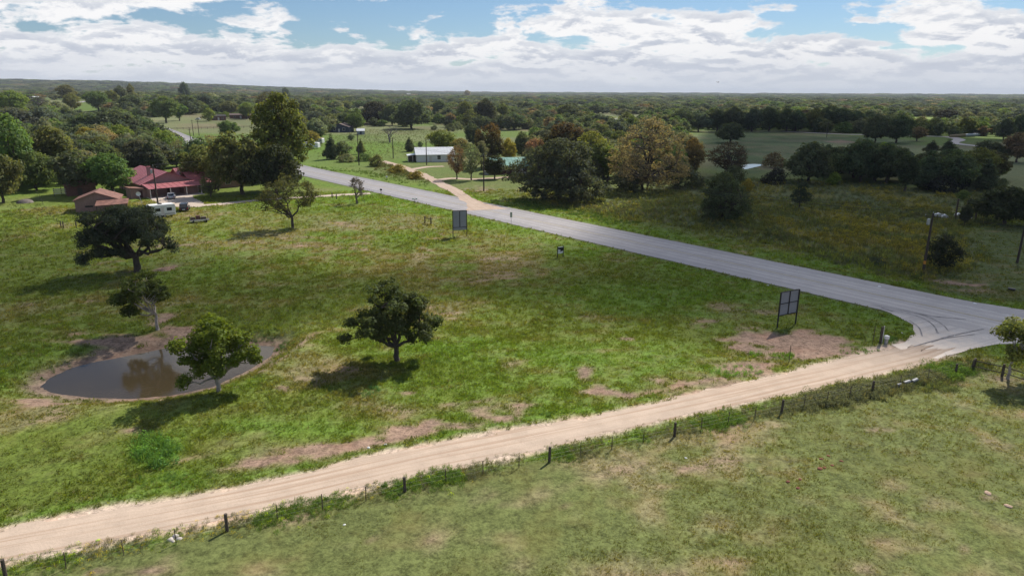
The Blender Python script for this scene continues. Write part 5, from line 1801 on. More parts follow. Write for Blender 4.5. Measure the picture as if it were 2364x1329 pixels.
# ------------------------------------------------------------------ man-made things
M_WOOD = plain('weathered_post', (0.085, 0.068, 0.055), 0.9, var=0.45, scale=8, bump=0.5, streak=(4, 4, 0.8))
M_POLE = plain('creosote_pole', (0.06, 0.047, 0.04), 0.85, var=0.35, scale=4, streak=(4, 4, 0.4))
M_STEEL = plain('rusty_steel', (0.11, 0.08, 0.065), 0.7, 0.2, var=0.5, scale=9)
M_GALV = plain('galvanised_metal', (0.40, 0.41, 0.42), 0.45, 0.6, var=0.15)
M_WIRE = plain('fence_wire', (0.34, 0.32, 0.30), 0.6, 0.5)
M_CABLE = plain('power_cable', (0.05, 0.05, 0.055), 0.7)
M_PANEL = plain('grey_board', (0.27, 0.28, 0.31), 0.75, var=0.10, scale=1.2)
M_FRAME = plain('dark_frame', (0.03, 0.028, 0.028), 0.8, var=0.3)
M_WHITE = plain('white_paint', (0.72, 0.72, 0.71), 0.55, var=0.08)
M_BLACK = plain('black_paint', (0.015, 0.015, 0.017), 0.5, var=0.3)
M_GLASS = plain('dark_glass', (0.02, 0.024, 0.03), 0.08, var=0.2, spec=0.6)
M_RUBBER = plain('tyre_rubber', (0.018, 0.018, 0.018), 0.9)
M_REDROOF = plain('red_metal_roof', (0.37, 0.125, 0.135), 0.5, 0.0, var=0.16, scale=1.2, spec=0.5)
M_RIB = plain('red_roof_rib', (0.34, 0.10, 0.105), 0.5, var=0.12)
M_PINK = plain('pinkish_siding', (0.28, 0.175, 0.15), 0.8, var=0.14, scale=1.4, streak=(3, 3, 0.5))
M_GABLE = plain('mauve_siding', (0.34, 0.22, 0.22), 0.8, var=0.10, scale=2)
M_RUSTROOF = plain('rusted_sheet_roof', (0.21, 0.105, 0.08), 0.7, var=0.5, scale=1.1)
M_TIN = plain('white_tin_roof', (0.74, 0.75, 0.76), 0.35, var=0.08, spec=0.5)
M_TEAL = plain('green_metal_roof', (0.16, 0.36, 0.29), 0.4, var=0.10, spec=0.5)
M_MAROON = plain('maroon_siding', (0.075, 0.028, 0.028), 0.8, var=0.2)
M_NAVY = plain('blue_grey_siding', (0.040, 0.052, 0.085), 0.75, var=0.15)
M_SHINGLE = plain('brown_shingle', (0.13, 0.095, 0.085), 0.9, var=0.3, scale=3)
M_CONC = plain('concrete', (0.52, 0.47, 0.43), 0.9, var=0.12)
M_TRIM = plain('pale_trim', (0.62, 0.58, 0.55), 0.6, var=0.1)
M_BRICK = plain('dark_brick', (0.15, 0.075, 0.06), 0.9, var=0.3)
M_GREYWALL = plain('grey_siding', (0.30, 0.31, 0.33), 0.8, var=0.12)
M_BLUE = plain('blue_tarp', (0.05, 0.22, 0.55), 0.6, var=0.1)
M_ORANGE = plain('orange_tag', (0.55, 0.23, 0.03), 0.6, var=0.15)
M_CARPAINT = plain('dark_car_paint', (0.016, 0.018, 0.024), 0.22, var=0.1, spec=0.6)
M_SILVER = plain('silver_car_paint', (0.42, 0.43, 0.45), 0.3, 0.3, var=0.08)
M_RED_LAMP = plain('red_lamp_glass', (0.35, 0.02, 0.02), 0.2)
M_CHROME = plain('wheel_metal', (0.45, 0.45, 0.46), 0.35, 0.8)
M_PIPE = plain('dull_zinc', (0.26, 0.265, 0.28), 0.6, 0.2, var=0.3, scale=4)
M_WRAP = plain('bale_wrap', (0.42, 0.45, 0.46), 0.5, var=0.15)
M_HAY = plain('hay', (0.26, 0.21, 0.12), 0.95, var=0.3, scale=12)
M_EARTH = plain('ant_mound_earth', (0.20, 0.075, 0.05), 0.95, var=0.3, scale=10, bump=0.5)
M_PALE_EARTH = plain('pale_mound_earth', (0.42, 0.30, 0.22), 0.95, var=0.25, scale=10, bump=0.5)


# ---- fence along the dirt road
def post_mesh(name, h, r, mat, seed, steel=False):
    rng = random.Random(seed)
    mb = MB()
    if steel:
        mb.box(-r * .3, r * .3, -r, r, -0.2, h)
        mb.box(-r, -r * .3, -r * .25, r * .25, -0.2, h)
    else:
        dx, dy = rng.uniform(-.03, .03), rng.uniform(-.03, .03)
        mb.tube([(0, 0, -.3), (0, 0, .05), (dx * .5, dy * .5, h * .5), (dx, dy, h)], [r * 1.1, r * 1.05, r, r * 0.95], 9)
    return mb


def fence(name, label, wood_px, steel_px, hw, hs, strands, group=None):
    pts = [(ground(*p), 'w') for p in wood_px] + [(ground(*p), 's') for p in steel_px]
    base = pts[0][0]
    root = thing(name, label, 'fence', base)
    wm = [post_mesh('wooden_post', hw, 0.105, M_WOOD, k).build('wooden_post', M_WOOD) for k in range(3)]
    sm = post_mesh('steel_post', hs, 0.030, M_STEEL, 9, True).build('steel_post', M_STEEL)
    for k, (p, t) in enumerate(pts):
        src = random.choice(wm) if t == 'w' else sm
        o = src.copy()
        C.objects.link(o)
        o.name = src.name.split('.')[0]
        o.parent = root
        o.location = (p[0] - base[0], p[1] - base[1], p[2] - base[2])
        o.rotation_euler = (random.uniform(-.04, .04), random.uniform(-.04, .04), random.uniform(0, 6))
        o.scale = (1, 1, random.uniform(.93, 1.07))
    for s in wm + [sm]: bpy.data.objects.remove(s)
    line = sorted([p for p, _ in pts], key=lambda p: p[0])
    for z in strands:
        mb = MB()
        mb.tube([(p[0] - base[0], p[1] - base[1], p[2] - base[2] + z) for p in line], 0.003, 3, cap=False)
        mb.build('wire', M_WIRE, root)
    return root


def lerp_px(a, b, n): return [(a[0] + (b[0] - a[0]) * k / (n + 1), a[1] + (b[1] - a[1]) * k / (n + 1)) for k in range(1, n + 1)]


_wood = FENCE_PX[1:]
_steel = [(153, 1312), (287, 1282), (407, 1256), (641, 1202), (745, 1178), (845, 1156), (1030, 1114), (1115, 1096), (1198, 1080)] + lerp_px((1268, 1068), (1557, 1006), 3) + lerp_px((1557, 1006), (1804, 953), 3) + lerp_px((1804, 953), (2013, 908), 3) + lerp_px((2013, 908), (2205, 864), 2)
fence('wire_fence', 'barbed wire fence on dark wooden posts between dirt road and near pasture', _wood, _steel, 1.2, 1.15, (0.35, 0.65, 0.95, 1.12))

# corner brace running off beside the young tree
root = thing('rail_fence', 'wooden braced corner fence with rails beside the young tree', 'fence', ground(2243, 856))
b0 = ground(2243, 856)
_cp_ = [ground(*p) for p in [(2240, 855), (2306, 869), (2380, 893)]]
for p in _cp_:
    post_mesh('post', 1.3, 0.12, M_WOOD, 4).build('post', M_WOOD, root).location = (p[0] - b0[0] + .28, p[1] - b0[1], p[2] - b0[2])
for a, b in zip(_cp_[:-1], _cp_[1:]):
    for z in (1.05, 0.45):
        MB().tube([(a[0] - b0[0] + .28, a[1] - b0[1], z + a[2] - b0[2]), (b[0] - b0[0] + .28, b[1] - b0[1], z + b[2] - b0[2] - .04)], 0.045, 6).build('rail', M_WOOD, root)
# old fences
fence('wire_fence', 'old fence of thin steel posts from the house lane to the H-brace', [], [(792, 456), (807, 463), (834, 461), (842, 475), (860, 479), (879, 489), (899, 493), (918, 496), (937, 500), (958, 506)], 1.1, 1.35, (0.4, 0.8, 1.2))
fence('wire_fence', 'thin wire fence across the lawn beside the pink shed', [(141, 524), (147, 526), (177, 526)], [(80, 440), (86, 450), (93, 462), (100, 474), (108, 488), (117, 500), (126, 511), (133, 518)], 1.25, 1.3, (0.4, 0.8, 1.15))


def brace(name, label, a, b, h, rail=True, cat='fence'):
    A, B = ground(*a), ground(*b)
    r = thing(name, label, cat, A)
    for p in (A, B):
        post_mesh('post', h, 0.13, M_WOOD, int(p[0] * 7)).build('post', M_WOOD, r).location = (p[0] - A[0], p[1] - A[1], p[2] - A[2])
    if rail:
        MB().tube([(0, 0, h * .8), (B[0] - A[0], B[1] - A[1], h * .76 + B[2] - A[2])], 0.07, 6).build('rail', M_WOOD, r)


brace('fence_brace', 'wooden H-brace of two posts and a rail in pale grass', (981, 516), (995, 519), 1.5)
brace('gate_posts', 'pair of dark gate posts beside the house lane', (767, 457), (777, 460), 1.35, False, 'gate post')
post = ground(1821, 838)
tag(post_mesh('steel_post', 1.9, 0.04, M_STEEL, 2, True).build('steel_post', M_STEEL), 'lone rusty steel post beside the bright weed clumps by the dirt road', 'post').location = post


# ---- billboards seen from behind
def billboard(label, a, b, topa, rows, skirt=False):
    A, B = ground(*a), ground(*b)
    _, H = tall(a[0], a[1], topa)
    d = Vector((B[0] - A[0], B[1] - A[1], 0))
    L = d.length
    r = thing('billboard', label, 'billboard', A, math.atan2(d.y, d.x))
    bot = H * (0.345 if not skirt else 0.36)
    for x in (0, L):
        MB().box(x - .06, x + .06, -.06, .06, -.3, H).build('leg', M_FRAME, r)
    cols = 2
    w = (L - .12) / cols
    for i in range(cols):
        for j in range(rows):
            h = (H - bot) / rows
            MB().box(.06 + i * w + .02, .06 + (i + 1) * w - .02, .03, .055, bot + j * h + .02, bot + (j + 1) * h - .02).build('board', M_PANEL, r, bevel=0.004)
    MB().box(.06 + w - .05, .06 + w + .05, -.055, .026, bot, H - .003).build('upright', M_FRAME, r)
    for j in range(rows + 1):
        z = bot + (H - bot) * j / rows
        t = .03 if 0 < j < rows else .045
        MB().box(.064, .06 + w - .053, -.045, .024, z - t, z + t).build('crossbar', M_FRAME, r)
        MB().box(.06 + w + .053, L - .064, -.045, .024, z - t, z + t).build('crossbar', M_FRAME, r)
    if skirt:
        MB().box(.065, L - .065, .0, .05, bot - .52, bot - .06).build('skirt_board', M_PANEL, r)


billboard('back of a tall grey billboard with a lower skirt board near the highway', (1046, 547), (1078, 545), 487, 1, True)
billboard('back of a grey four-panel billboard near the road junction', (1794, 757), (1836, 748), 675, 2)

# ---- land-for-sale sign
A, B = ground(1287, 596), ground(1300, 594)
d = Vector((B[0] - A[0], B[1] - A[1], 0))
r = thing('notice_sign', 'small black and white notice sign on two posts in the meadow', 'sign', A, math.atan2(d.y, d.x))
L = d.length
for x in (0, L):
    MB().box(x - .05, x + .05, -.05, .05, -.2, 2.0).build('post', M_BLACK, r)
MB().box(.055, L - .055, -.02, .02, .75, 1.75).build('panel', M_WHITE, r)
MB().add([(.06, -.026, 1.745), (L - .06, -.026, 1.745), (L - .06, -.026, 1.12), (L * .72, -.026, 1.1), (L * .30, -.026, 1.0), (L * .55, -.026, 1.22), (L * .40, -.026, 1.38), (.06, -.026, 1.5)], [tuple(range(8))]).build('printed_shape', M_BLACK, r)
MB().box(.055, L - .055, -.03, .03, 1.78, 1.86).build('top_rail', M_WHITE, r)
MB().box(-.35, .25, -.2, .0, .0, .05).build('footing', M_CONC, r)
MB().box(L - .2, L + .5, -.25, -.1, .0, .05).build('footing', M_CONC, r)

# ---- road sign and mailboxes
p, H = tall(1180, 519, 490)
r = thing('road_sign', 'narrow upright road sign seen from behind at the edge of the highway', 'road sign', p)
MB().box(-.03, .03, -.03, .03, -.2, H).build('post', M_STEEL, r)
MB().box(-.23, .23, -.06, -.035, H - 1.05, H).build('sign_plate', M_GALV, r)


def mailbox(label, px, py, h, n=1, mat=None, w=.24):
    r = thing('mailbox', label, 'mailbox', ground(px, py), 0.4)
    MB().box(-.05, .05, -.05, .05, -.2, h - .02).build('post', M_WOOD, r)
    if n > 1: MB().box(-.6, .6, -.07, .07, h - .02, h + .04).build('plank', M_WOOD, r)
    for k in range(n):
        x = (k - (n - 1) / 2) * .75
        z = h + (.045 if n > 1 else -.018)
        prof = [(x - w / 2, z), (x + w / 2, z)] + [(x + w / 2 * math.cos(t), z + .18 + w / 2 * math.sin(t)) for t in np.linspace(0, math.pi, 7)]
        MB().prism(prof, -.3, .3).build('letter_box', mat or M_BLACK, r)


mailbox('black mailbox on a post where the house lane meets the highway', 880, 449, 1.1, mat=M_BLACK, w=.5)
mailbox('two pale mailboxes on one post beside the highway edge', 958, 471, 1.1, 2, M_WHITE, .36)
mailbox('dark mailbox beside the red dirt lane', 969, 407, 1.1, w=.4)
mailbox('white mailbox across the highway before the yellowish brush', 893, 417, 1.0, mat=M_WHITE, w=.5)


# ---- power poles and lines
POLE_TOP = {}


def pole(key, label, px, py, top, arm=1.1, trans=0, tagged=False, lean=0.0, lamp=False, bx=None):
    p, H = tall(px, py, top)
    r = thing('utility_pole', label, 'utility pole', p, bx if bx is not None else -math.atan2(p[0], p[1]))
    MB().tube([(0, 0, -.4), (lean * .5, 0, H * .5), (lean, 0, H)], [.20, .17, .13], 9).build('pole', M_POLE, r)
    ends = []
    if arm:
        MB().box(lean - arm, lean + arm, -.15, -.06, H - .55, H - .43).build('crossarm', M_POLE, r)
        for x in (-arm * .92, arm * .92):
            MB().tube([(lean + x, -.1, H - .43), (lean + x, -.1, H - .30), (lean + x, -.1, H - .18)], [.035, .06, .04], 6).build('insulator', M_GALV, r)
            ends.append((lean + x, -.1, H - .18))
    MB().tube([(lean, 0, H), (lean, 0, H + .12), (lean, 0, H + .22)], [.04, .06, .04], 6).build('insulator', M_GALV, r)
    ends.append((lean, 0, H + .22))
    for k in range(trans):
        x = lean + (-.42 if k == 0 else .42)
        MB().tube([(x, -.05, H - 1.75), (x, -.05, H - 1.7), (x, -.05, H - 0.95), (x, -.05, H - .85)], [.2, .24, .24, .16], 12).build('transformer', M_GALV, r)
    if lamp:
        MB().tube([(lean, 0, H - .25), (lean + .6, -.1, H - .05), (lean + 1.2, -.15, H - .05)], .04, 6).build('lamp_arm', M_GALV, r)
        MB().tube([(lean + 1.2, -.15, H - .2), (lean + 1.2, -.15, H - .02)], [.2, .08], 8).build('lamp_head', M_GALV, r)
    if tagged:
        MB().box(-.16, .16, -.2, -.165, 1.6, 2.1).build('marker_plate', M_ORANGE, r)
    bpy.context.view_layer.update()
    POLE_TOP[key] = [r.matrix_world @ Vector(e) for e in ends]


pole('A', 'tall power pole with transformer and orange tag by the weedy field', 2130, 633, 492, 1.0, 1, True, lamp=True)
pole('B', 'power pole on the lawn before the green-roofed house', 1117, 441, 357, .9)
pole('C', 'power pole with a lamp before the white-roofed house', 985, 381, 322, 0, lamp=True)
pole('D', 'tall power pole with transformer on the yard of the red house', 365, 473, 383, .9, 1)
pole('E', 'power pole at the edge of the overgrown field', 908, 366, 318, .8)
pole('F', 'power pole beside the vine-grown tree at the highway', 829, 382, 309, .8)
pole('G', 'dark pole at the frame edge on the shaded lawn', 2348, 607, 527, 0)
pole('H', 'thin power pole at the highway below the far paddock', 442, 338, 297, .8)
pole('I', 'first thin pole standing in the far paddock', 460, 314, 278, .7)
pole('J', 'second thin pole standing in the far paddock', 447, 314, 277, .7)
pole('K', 'thin pole at the edge of the shaded field', 1908, 318, 283, .8)
pole('L', 'thin pole beside the far farm sheds', 1602, 292, 262, .7)


def cable(label, a, b, sag):
    mb = MB()
    pts = []
    for k in range(17):
        u = k / 16
        p = a.lerp(b, u)
        pts.append((p.x, p.y, p.z - sag * 4 * u * (1 - u)))
    mb.tube(pts, 0.014, 4, cap=False)
    tag(mb.build('power_line', M_CABLE), label, 'power line', 'power lines along the highway')


for k, wd in enumerate(('near arm', 'far arm', 'top')):
    cable(f'sagging power line from the {wd} of the tagged pole to the green-roofed house pole', POLE_TOP['A'][k], POLE_TOP['B'][k], 1.6)
    cable(f'power line on the {wd} between the lawn pole and the vine-grown pole', POLE_TOP['B'][k], POLE_TOP['F'][k], 1.4)
    cable(f'power line on the {wd} leading out of view from the tagged pole', POLE_TOP['A'][k], POLE_TOP['A'][k] + Vector((72, -60, -.5)), 1.2)
cable('single power line from the vine-grown pole to the red house pole', POLE_TOP['F'][2], POLE_TOP['D'][2], 1.5)
cable('single power line from the lawn pole to the white-roofed house pole', POLE_TOP['B'][2], POLE_TOP['C'][0], 1.0)


# ---- meter post at the junction
p = ground(2032, 792)
r = thing('meter_post', 'meter posts with a white capped box at the road junction', 'utility post', p)
post_mesh('post', 1.9, .04, M_STEEL, 1, True).build('post', M_STEEL, r).location = (-.75, .1, 0)
MB().box(-.1, .1, -.1, .1, -.2, 1.9).build('post', M_WOOD, r)
MB().box(.14, .2, -.03, .03, -.2, 2.0).build('pipe', M_WHITE, r)
MB().tube([(.5, -.2, -.1), (.5, -.2, .62)], .2, 12).build('pedestal', M_GALV, r)
MB().tube([(.5, -.2, .62), (.5, -.2, .92), (.5, -.2, .98)], [.27, .25, .12], 12).build('cap', M_WHITE, r)

# ---- rusty sign frame across the road
p = ground(2205, 504)
q = [ground(*a) for a in [(2205, 504), (2228, 505), (2251, 508)]]
r = thing('sign_frame', 'empty rusty sign frame of three posts and two beams', 'sign frame', p)
for k, a in enumerate(q):
    MB().box(a[0] - p[0] - .12, a[0] - p[0] + .12, a[1] - p[1] - .12, a[1] - p[1] + .12, -.3, (4.2, 4.0, 2.9)[k]).build('post', M_STEEL, r)
for a, b, z0, z1 in ((q[0], q[1], 2.6, 2.5), (q[1], q[2], 2.5, 2.4)):
    MB().tube([(a[0] - p[0], a[1] - p[1] - .16, z0), (b[0] - p[0], b[1] - p[1] - .16, z1)], .06, 6).build('beam', M_STEEL, r)
MB().tube([(q[1][0] - p[0] + .1, q[1][1] - p[1] - .1, 3.9), (q[1][0] - p[0] + .7, q[1][1] - p[1] - .2, 3.85)], [.05, .2], 8).build('lamp_head', M_WHITE, r)
for (px, py, sx, sy, lab) in ((2213, 500, 1.6, .9, 'crumpled white sheet lying under the rusty sign frame'), (2236, 506, 1.5, .8, 'white debris sheet under the last post of the sign frame'), (2180, 503, 1.3, .6, 'pale scrap sheet in the weeds behind the tagged pole'), (2165, 500, 1.8, .5, 'long pale scrap strip behind the tagged pole')):
    a = ground(px, py)
    o = MB().add([(-sx / 2, -sy / 2, 0.45), (0, -sy / 2, .75), (sx / 2, -sy / 2, .5), (-sx / 2, sy / 2, .5), (0.1, sy / 2, .85), (sx / 2, sy / 2, .55), (-sx / 2, -sy / 2, 0), (0, -sy / 2, .0), (sx / 2, -sy / 2, .0), (-sx / 2, sy / 2, 0), (.1, sy / 2, 0), (sx / 2, sy / 2, .0)],
                 [(0, 1, 4, 3), (1, 2, 5, 4), (0, 6, 7, 1), (1, 7, 8, 2), (2, 8, 11, 5), (5, 11, 10, 4), (4, 10, 9, 3), (3, 9, 6, 0)]).build('scrap_sheet', M_WHITE)
    o.location = a
    tag(o, lab, 'debris', 'debris by the sign frame')


# ------------------------------------------------------------------ buildings
def gable(parent, x0, x1, y0, y1, eave, ridge, along='y', wall=M_PINK, roof=M_REDROOF, over=.5, t=.12, ribs=0, ribmat=None, gablemat=None):
    w = MB()
    if along == 'y':
        xm = (x0 + x1) / 2
        w.prism([(x0, -.2), (x1, -.2), (x1, eave), (xm, ridge - .02), (x0, eave)], y0, y1)
        sl = (ridge - eave) / (xm - x0)
        e = eave - over * sl
        rp = [[(x0 - over, y0 - over, e + t), (xm, y0 - over, ridge + t), (xm, y1 + over, ridge + t), (x0 - over, y1 + over, e + t)],
              [(xm, y0 - over, ridge + t), (x1 + over, y0 - over, e + t), (x1 + over, y1 + over, e + t), (xm, y1 + over, ridge + t)]]
    else:
        ym = (y0 + y1) / 2
        w.prism_x([(y0, -.2), (y1, -.2), (y1, eave), (ym, ridge - .02), (y0, eave)], x0, x1)
        sl = (ridge - eave) / (ym - y0)
        e = eave - over * sl
        rp = [[(x0 - over, y0 - over, e + t), (x1 + over, y0 - over, e + t), (x1 + over, ym, ridge + t), (x0 - over, ym, ridge + t)],
              [(x0 - over, ym, ridge + t), (x1 + over, ym, ridge + t), (x1 + over, y1 + over, e + t), (x0 - over, y1 + over, e + t)]]
    wo = w.build('wall', wall, parent)
    ro = MB()
    for q in rp: ro.slab(*q, t)
    rf = ro.build('roof', roof, parent)
    if ribs:
        for q in rp:
            a, b, c, d = [Vector(v) for v in q]
            # ribs run from eave to ridge
            if along == 'y': s0, s1, e0, e1 = (a, d, b, c)
            else: s0, s1, e0, e1 = (a, b, d, c)
            n = int((s1 - s0).length / ribs)
            for k in range(1, n):
                p, p2 = s0.lerp(s1, k / n), e0.lerp(e1, k / n)
                rb = MB()
                side = (s1 - s0).normalized() * .03
                u = Vector((0, 0, .05))
                rb.add([p - side, p + side, p2 + side, p2 - side, p - side + u, p + side + u, p2 + side + u, p2 - side + u], [(4, 5, 6, 7), (0, 1, 5, 4), (1, 2, 6, 5), (2, 3, 7, 6), (3, 0, 4, 7)])
                rb.build('roof_rib', ribmat or roof, rf)
    return wo, rf


def window(parent, x, y, z, w, h, face='y', d=-1, frame=M_TRIM):
    f, g = MB(), MB()
    t = .09
    if face == 'y':
        yy = (y - .05, y - .004) if d < 0 else (y + .004, y + .05)
        y2 = (y - .03, y - .004) if d < 0 else (y + .004, y + .03)
        f.box(x - w / 2 - t, x - w / 2, *yy, z - t, z + h + t).box(x + w / 2, x + w / 2 + t, *yy, z - t, z + h + t).box(x - w / 2 + .002, x + w / 2 - .002, *yy, z - t, z).box(x - w / 2 + .002, x + w / 2 - .002, *yy, z + h, z + h + t).box(x - w / 2 + .002, x + w / 2 - .002, *yy, z + h / 2 - .03, z + h / 2 + .03)
        g.box(x - w / 2 + .003, x + w / 2 - .003, *y2, z + .003, z + h - .003)
    else:
        xx = (x - .05, x - .004) if d < 0 else (x + .004, x + .05)
        x2 = (x - .03, x - .004) if d < 0 else (x + .004, x + .03)
        f.box(*xx, y - w / 2 - t, y - w / 2, z - t, z + h + t).box(*xx, y + w / 2, y + w / 2 + t, z - t, z + h + t).box(*xx, y - w / 2, y + w / 2, z - t, z).box(*xx, y - w / 2, y + w / 2, z + h, z + h + t)
        g.box(*x2, y - w / 2 + .003, y + w / 2 - .003, z + .003, z + h - .003)
    wo = f.build('window', frame, parent)
    g.build('pane', M_GLASS, wo)
    return wo


def bld(name, label, cat, px, py, yaw=0.0):
    p = ground(px, py)
    return thing(name, label, cat, p, -math.atan2(p[0], p[1]) + yaw), axis_depth(*p) / FPX


# red-roofed house: x to the photograph's right, y away
r, k = bld('red_roofed_house', 'sprawling red metal-roofed house with a carport and cross gables', 'house', 392, 447, 0.30)
gable(r, -6.4, 6.2, 0, 21, 3.0, 5.6, 'y', M_GABLE, M_REDROOF, .6, ribs=1.5, ribmat=M_RIB)
gable(r, 6.4, 20.5, 1.5, 9.5, 2.7, 4.6, 'x', M_PINK, M_REDROOF, .7, ribs=1.5, ribmat=M_RIB)
gable(r, 6.5, 17, 10.0, 18, 2.9, 4.9, 'x', M_PINK, M_REDROOF, .5)
cp_ = MB().slab((-6.6, -6.0, 2.35), (6.4, -6.0, 2.35), (6.4, -.62, 3.05), (-6.6, -.62, 3.05), .1).build('carport_roof', M_REDROOF, r)
for j in range(1, 9):
    x = -6.6 + 13 * j / 9
    MB().add([(x - .03, -6, 2.352), (x + .03, -6, 2.352), (x + .03, -.65, 3.052), (x - .03, -.65, 3.052), (x - .03, -6, 2.40), (x + .03, -6, 2.40), (x + .03, -.65, 3.10), (x - .03, -.65, 3.10)], [(4, 5, 6, 7), (0, 1, 5, 4), (1, 2, 6, 5), (2, 3, 7, 6), (3, 0, 4, 7)]).build('roof_rib', M_RIB, cp_)
for x in (-6.3, -1.5, 2.4, 6.1):
    MB().box(x - .08, x + .08, -5.9, -5.74, -.2, 2.25).build('carport_post', M_TRIM, r)
MB().box(-6.5, -6.35, -5.7, -.1, -.2, 2.3).build('carport_wall', M_PINK, r)
MB().box(2.55, 6.0, -3.6, -.1, -.2, 2.45).build('storage_room', M_PINK, r)
MB().box(-6.6, 6.4, -7.5, -.05, -.2, .06).build('slab_floor', M_CONC, r)
window(r, -4.2, 0, 1.0, 1.1, 1.1)
dr_ = MB().box(-.5, .5, -.06, -.004, .1, 2.1).build('door', M_MAROON, r)
MB().tube([(.38, -.1, 1.05), (.38, -.065, 1.05)], .04, 6).build('handle', M_GALV, dr_)
for x in (8.6, 12.2, 16.0): window(r, x, 1.5, 1.0, 1.3, 1.1)
MB().slab((6.6, -.9, 2.15), (12.5, -.9, 2.15), (12.5, 1.45, 2.7), (6.6, 1.45, 2.7), .1).build('porch_roof', M_REDROOF, r)
for x in (7.0, 9.5, 12.2): MB().box(x - .06, x + .06, -.8, -.68, -.2, 2.12).build('porch_post', M_TRIM, r)
MB().box(-3.2, -2.4, 5.0, 5.7, 4.4, 6.7).build('chimney', M_GABLE, r)
MB().box(-3.3, -2.3, 4.9, 5.8, 6.7, 6.85).build('chimney_cap', M_RIB, r)
# small annexe and white roofed pen beside it
r, k = bld('garden_shed', 'low pink shed with a red lean-to roof against the carport', 'shed', 326, 457, 0.30)
w_ = MB().prism([(-2.2, -.2), (2.2, -.2), (2.2, 2.0), (-2.2, 2.5)], 0, 3.6).build('wall', M_PINK, r)
MB().slab((-2.5, -.3, 2.72), (2.5, -.3, 2.12), (2.5, 4, 2.12), (-2.5, 4, 2.72), .1).build('roof', M_RUSTROOF, r)
dr_ = MB().box(-.45, .45, -.06, -.004, .0, 1.85).build('door', M_MAROON, r)
r, k = bld('white_awning', 'flat white panel awning beside the red-roofed house', 'awning', 311, 441, 0.3)
MB().slab((-1.7, 0, 2.6), (1.7, 0, 2.5), (1.7, 4.5, 2.8), (-1.7, 4.5, 2.9), .08).build('roof_panel', M_WHITE, r)
for x in (-1.6, 1.6):
    for y in (.1, 4.3): MB().box(x - .05, x + .05, y - .05, y + .05, -.2, 2.45).build('post', M_WOOD, r)

# pink gabled shed
r, k = bld('pink_shed', 'pink board shed with rusty gable roof and lean-to behind the oak', 'shed', 176, 492, -0.18)
gable(r, 0, 8.4, 0, 7.0, 2.7, 4.3, 'y', M_PINK, M_RUSTROOF, .35, ribs=0)
for j in range(1, 14):
    x = 8.4 * j / 14
    zt = 2.62 + 1.6 * (1 - abs(x - 4.2) / 4.2)
    MB().box(x - .03, x + .03, -.035, -.003, -.1, zt).build('batten', M_PINK, r)
MB().box(1.9, 3.4, -.06, -.04, 1.15, 1.5).build('window', M_BLACK, r)
MB().slab((4.4, -4.4, 2.0), (10.6, -3.0, 2.0), (10.6, -.1, 2.75), (4.4, -.45, 2.75), .08).build('lean_to_roof', M_RUSTROOF, r)
for x, y in ((4.7, -4.1), (7.6, -3.5), (10.3, -2.8)): MB().box(x - .07, x + .07, y - .07, y + .07, -.2, 1.9).build('post', M_WOOD, r)
MB().box(5.0, 10.2, -.6, -.45, -.2, 2.5).build('lean_to_wall', M_PINK, r)

r, k = bld('old_shed', 'brown shed half hidden under the dark tree behind the pink shed', 'shed', 172, 452, 0.1)
gable(r, -1.5, 5.0, 0, 5, 2.6, 3.6, 'y', M_BROWN_ if 'M_BROWN_' in globals() else M_BRICK, M_RUSTROOF, .3)
MB().box(0.8, 1.9, -.06, -.004, 0, 1.9).build('door', M_WOOD, r)
r, k = bld('cattle_chute', 'rusty cattle chute of rails on the lawn beyond the pink shed', 'cattle chute', 143, 452)
for x in (-1.6, 0, 1.6):
    for y in (0, 1.6): MB().box(x - .07, x + .07, y - .07, y + .07, -.2, 1.9).build('post', M_WOOD, r)
for y in (-.09, 1.69):
    for z in (.6, 1.1, 1.6): MB().box(-1.7, 1.7, y - .03, y + .03, z - .08, z + .08).build('rail', M_GALV, r)
r, k = bld('satellite_dish', 'pale satellite dish on a leaning pole behind the travel trailer', 'satellite dish', 331, 480)
p0, Hd = tall(331, 480, 446)
MB().tube([(0, 0, -.2), (-.3, 0, Hd * .5), (-.55, 0, Hd - .3)], .06, 7).build('pole', M_GALV, r)
dv = []
ds = MB()
for rr_, zz in ((0.0, .12), (.3, .08), (.5, 0.0)):
    dv.append([(-.62 + rr_ * math.cos(t), -.15 - zz * -1, Hd - .1 + rr_ * math.sin(t)) for t in np.linspace(0, 6.283, 13)[:-1]])
ds.add(sum(dv, []), [(j * 12 + i, j * 12 + (i + 1) % 12, (j + 1) * 12 + (i + 1) % 12, (j + 1) * 12 + i) for j in range(2) for i in range(12)])
ds.build('dish', M_WHITE, r)
tp_ = ground(217, 452)
o = MB().add([(-.9, 0, 1.2), (.7, .1, 1.4), (.9, .9, 1.5), (-.6, 1.0, 1.9), (-.9, -.1, .0), (.8, .0, .0), (1.0, 1.0, 0), (-.7, 1.1, 0)], [(0, 1, 2, 3), (0, 4, 5, 1), (1, 5, 6, 2), (2, 6, 7, 3), (3, 7, 4, 0)]).build('tarpaulin', M_BLUE)
o.location = ground(238, 458)
tag(o, 'bright blue tarpaulin under the trees behind the pink shed', 'tarpaulin')

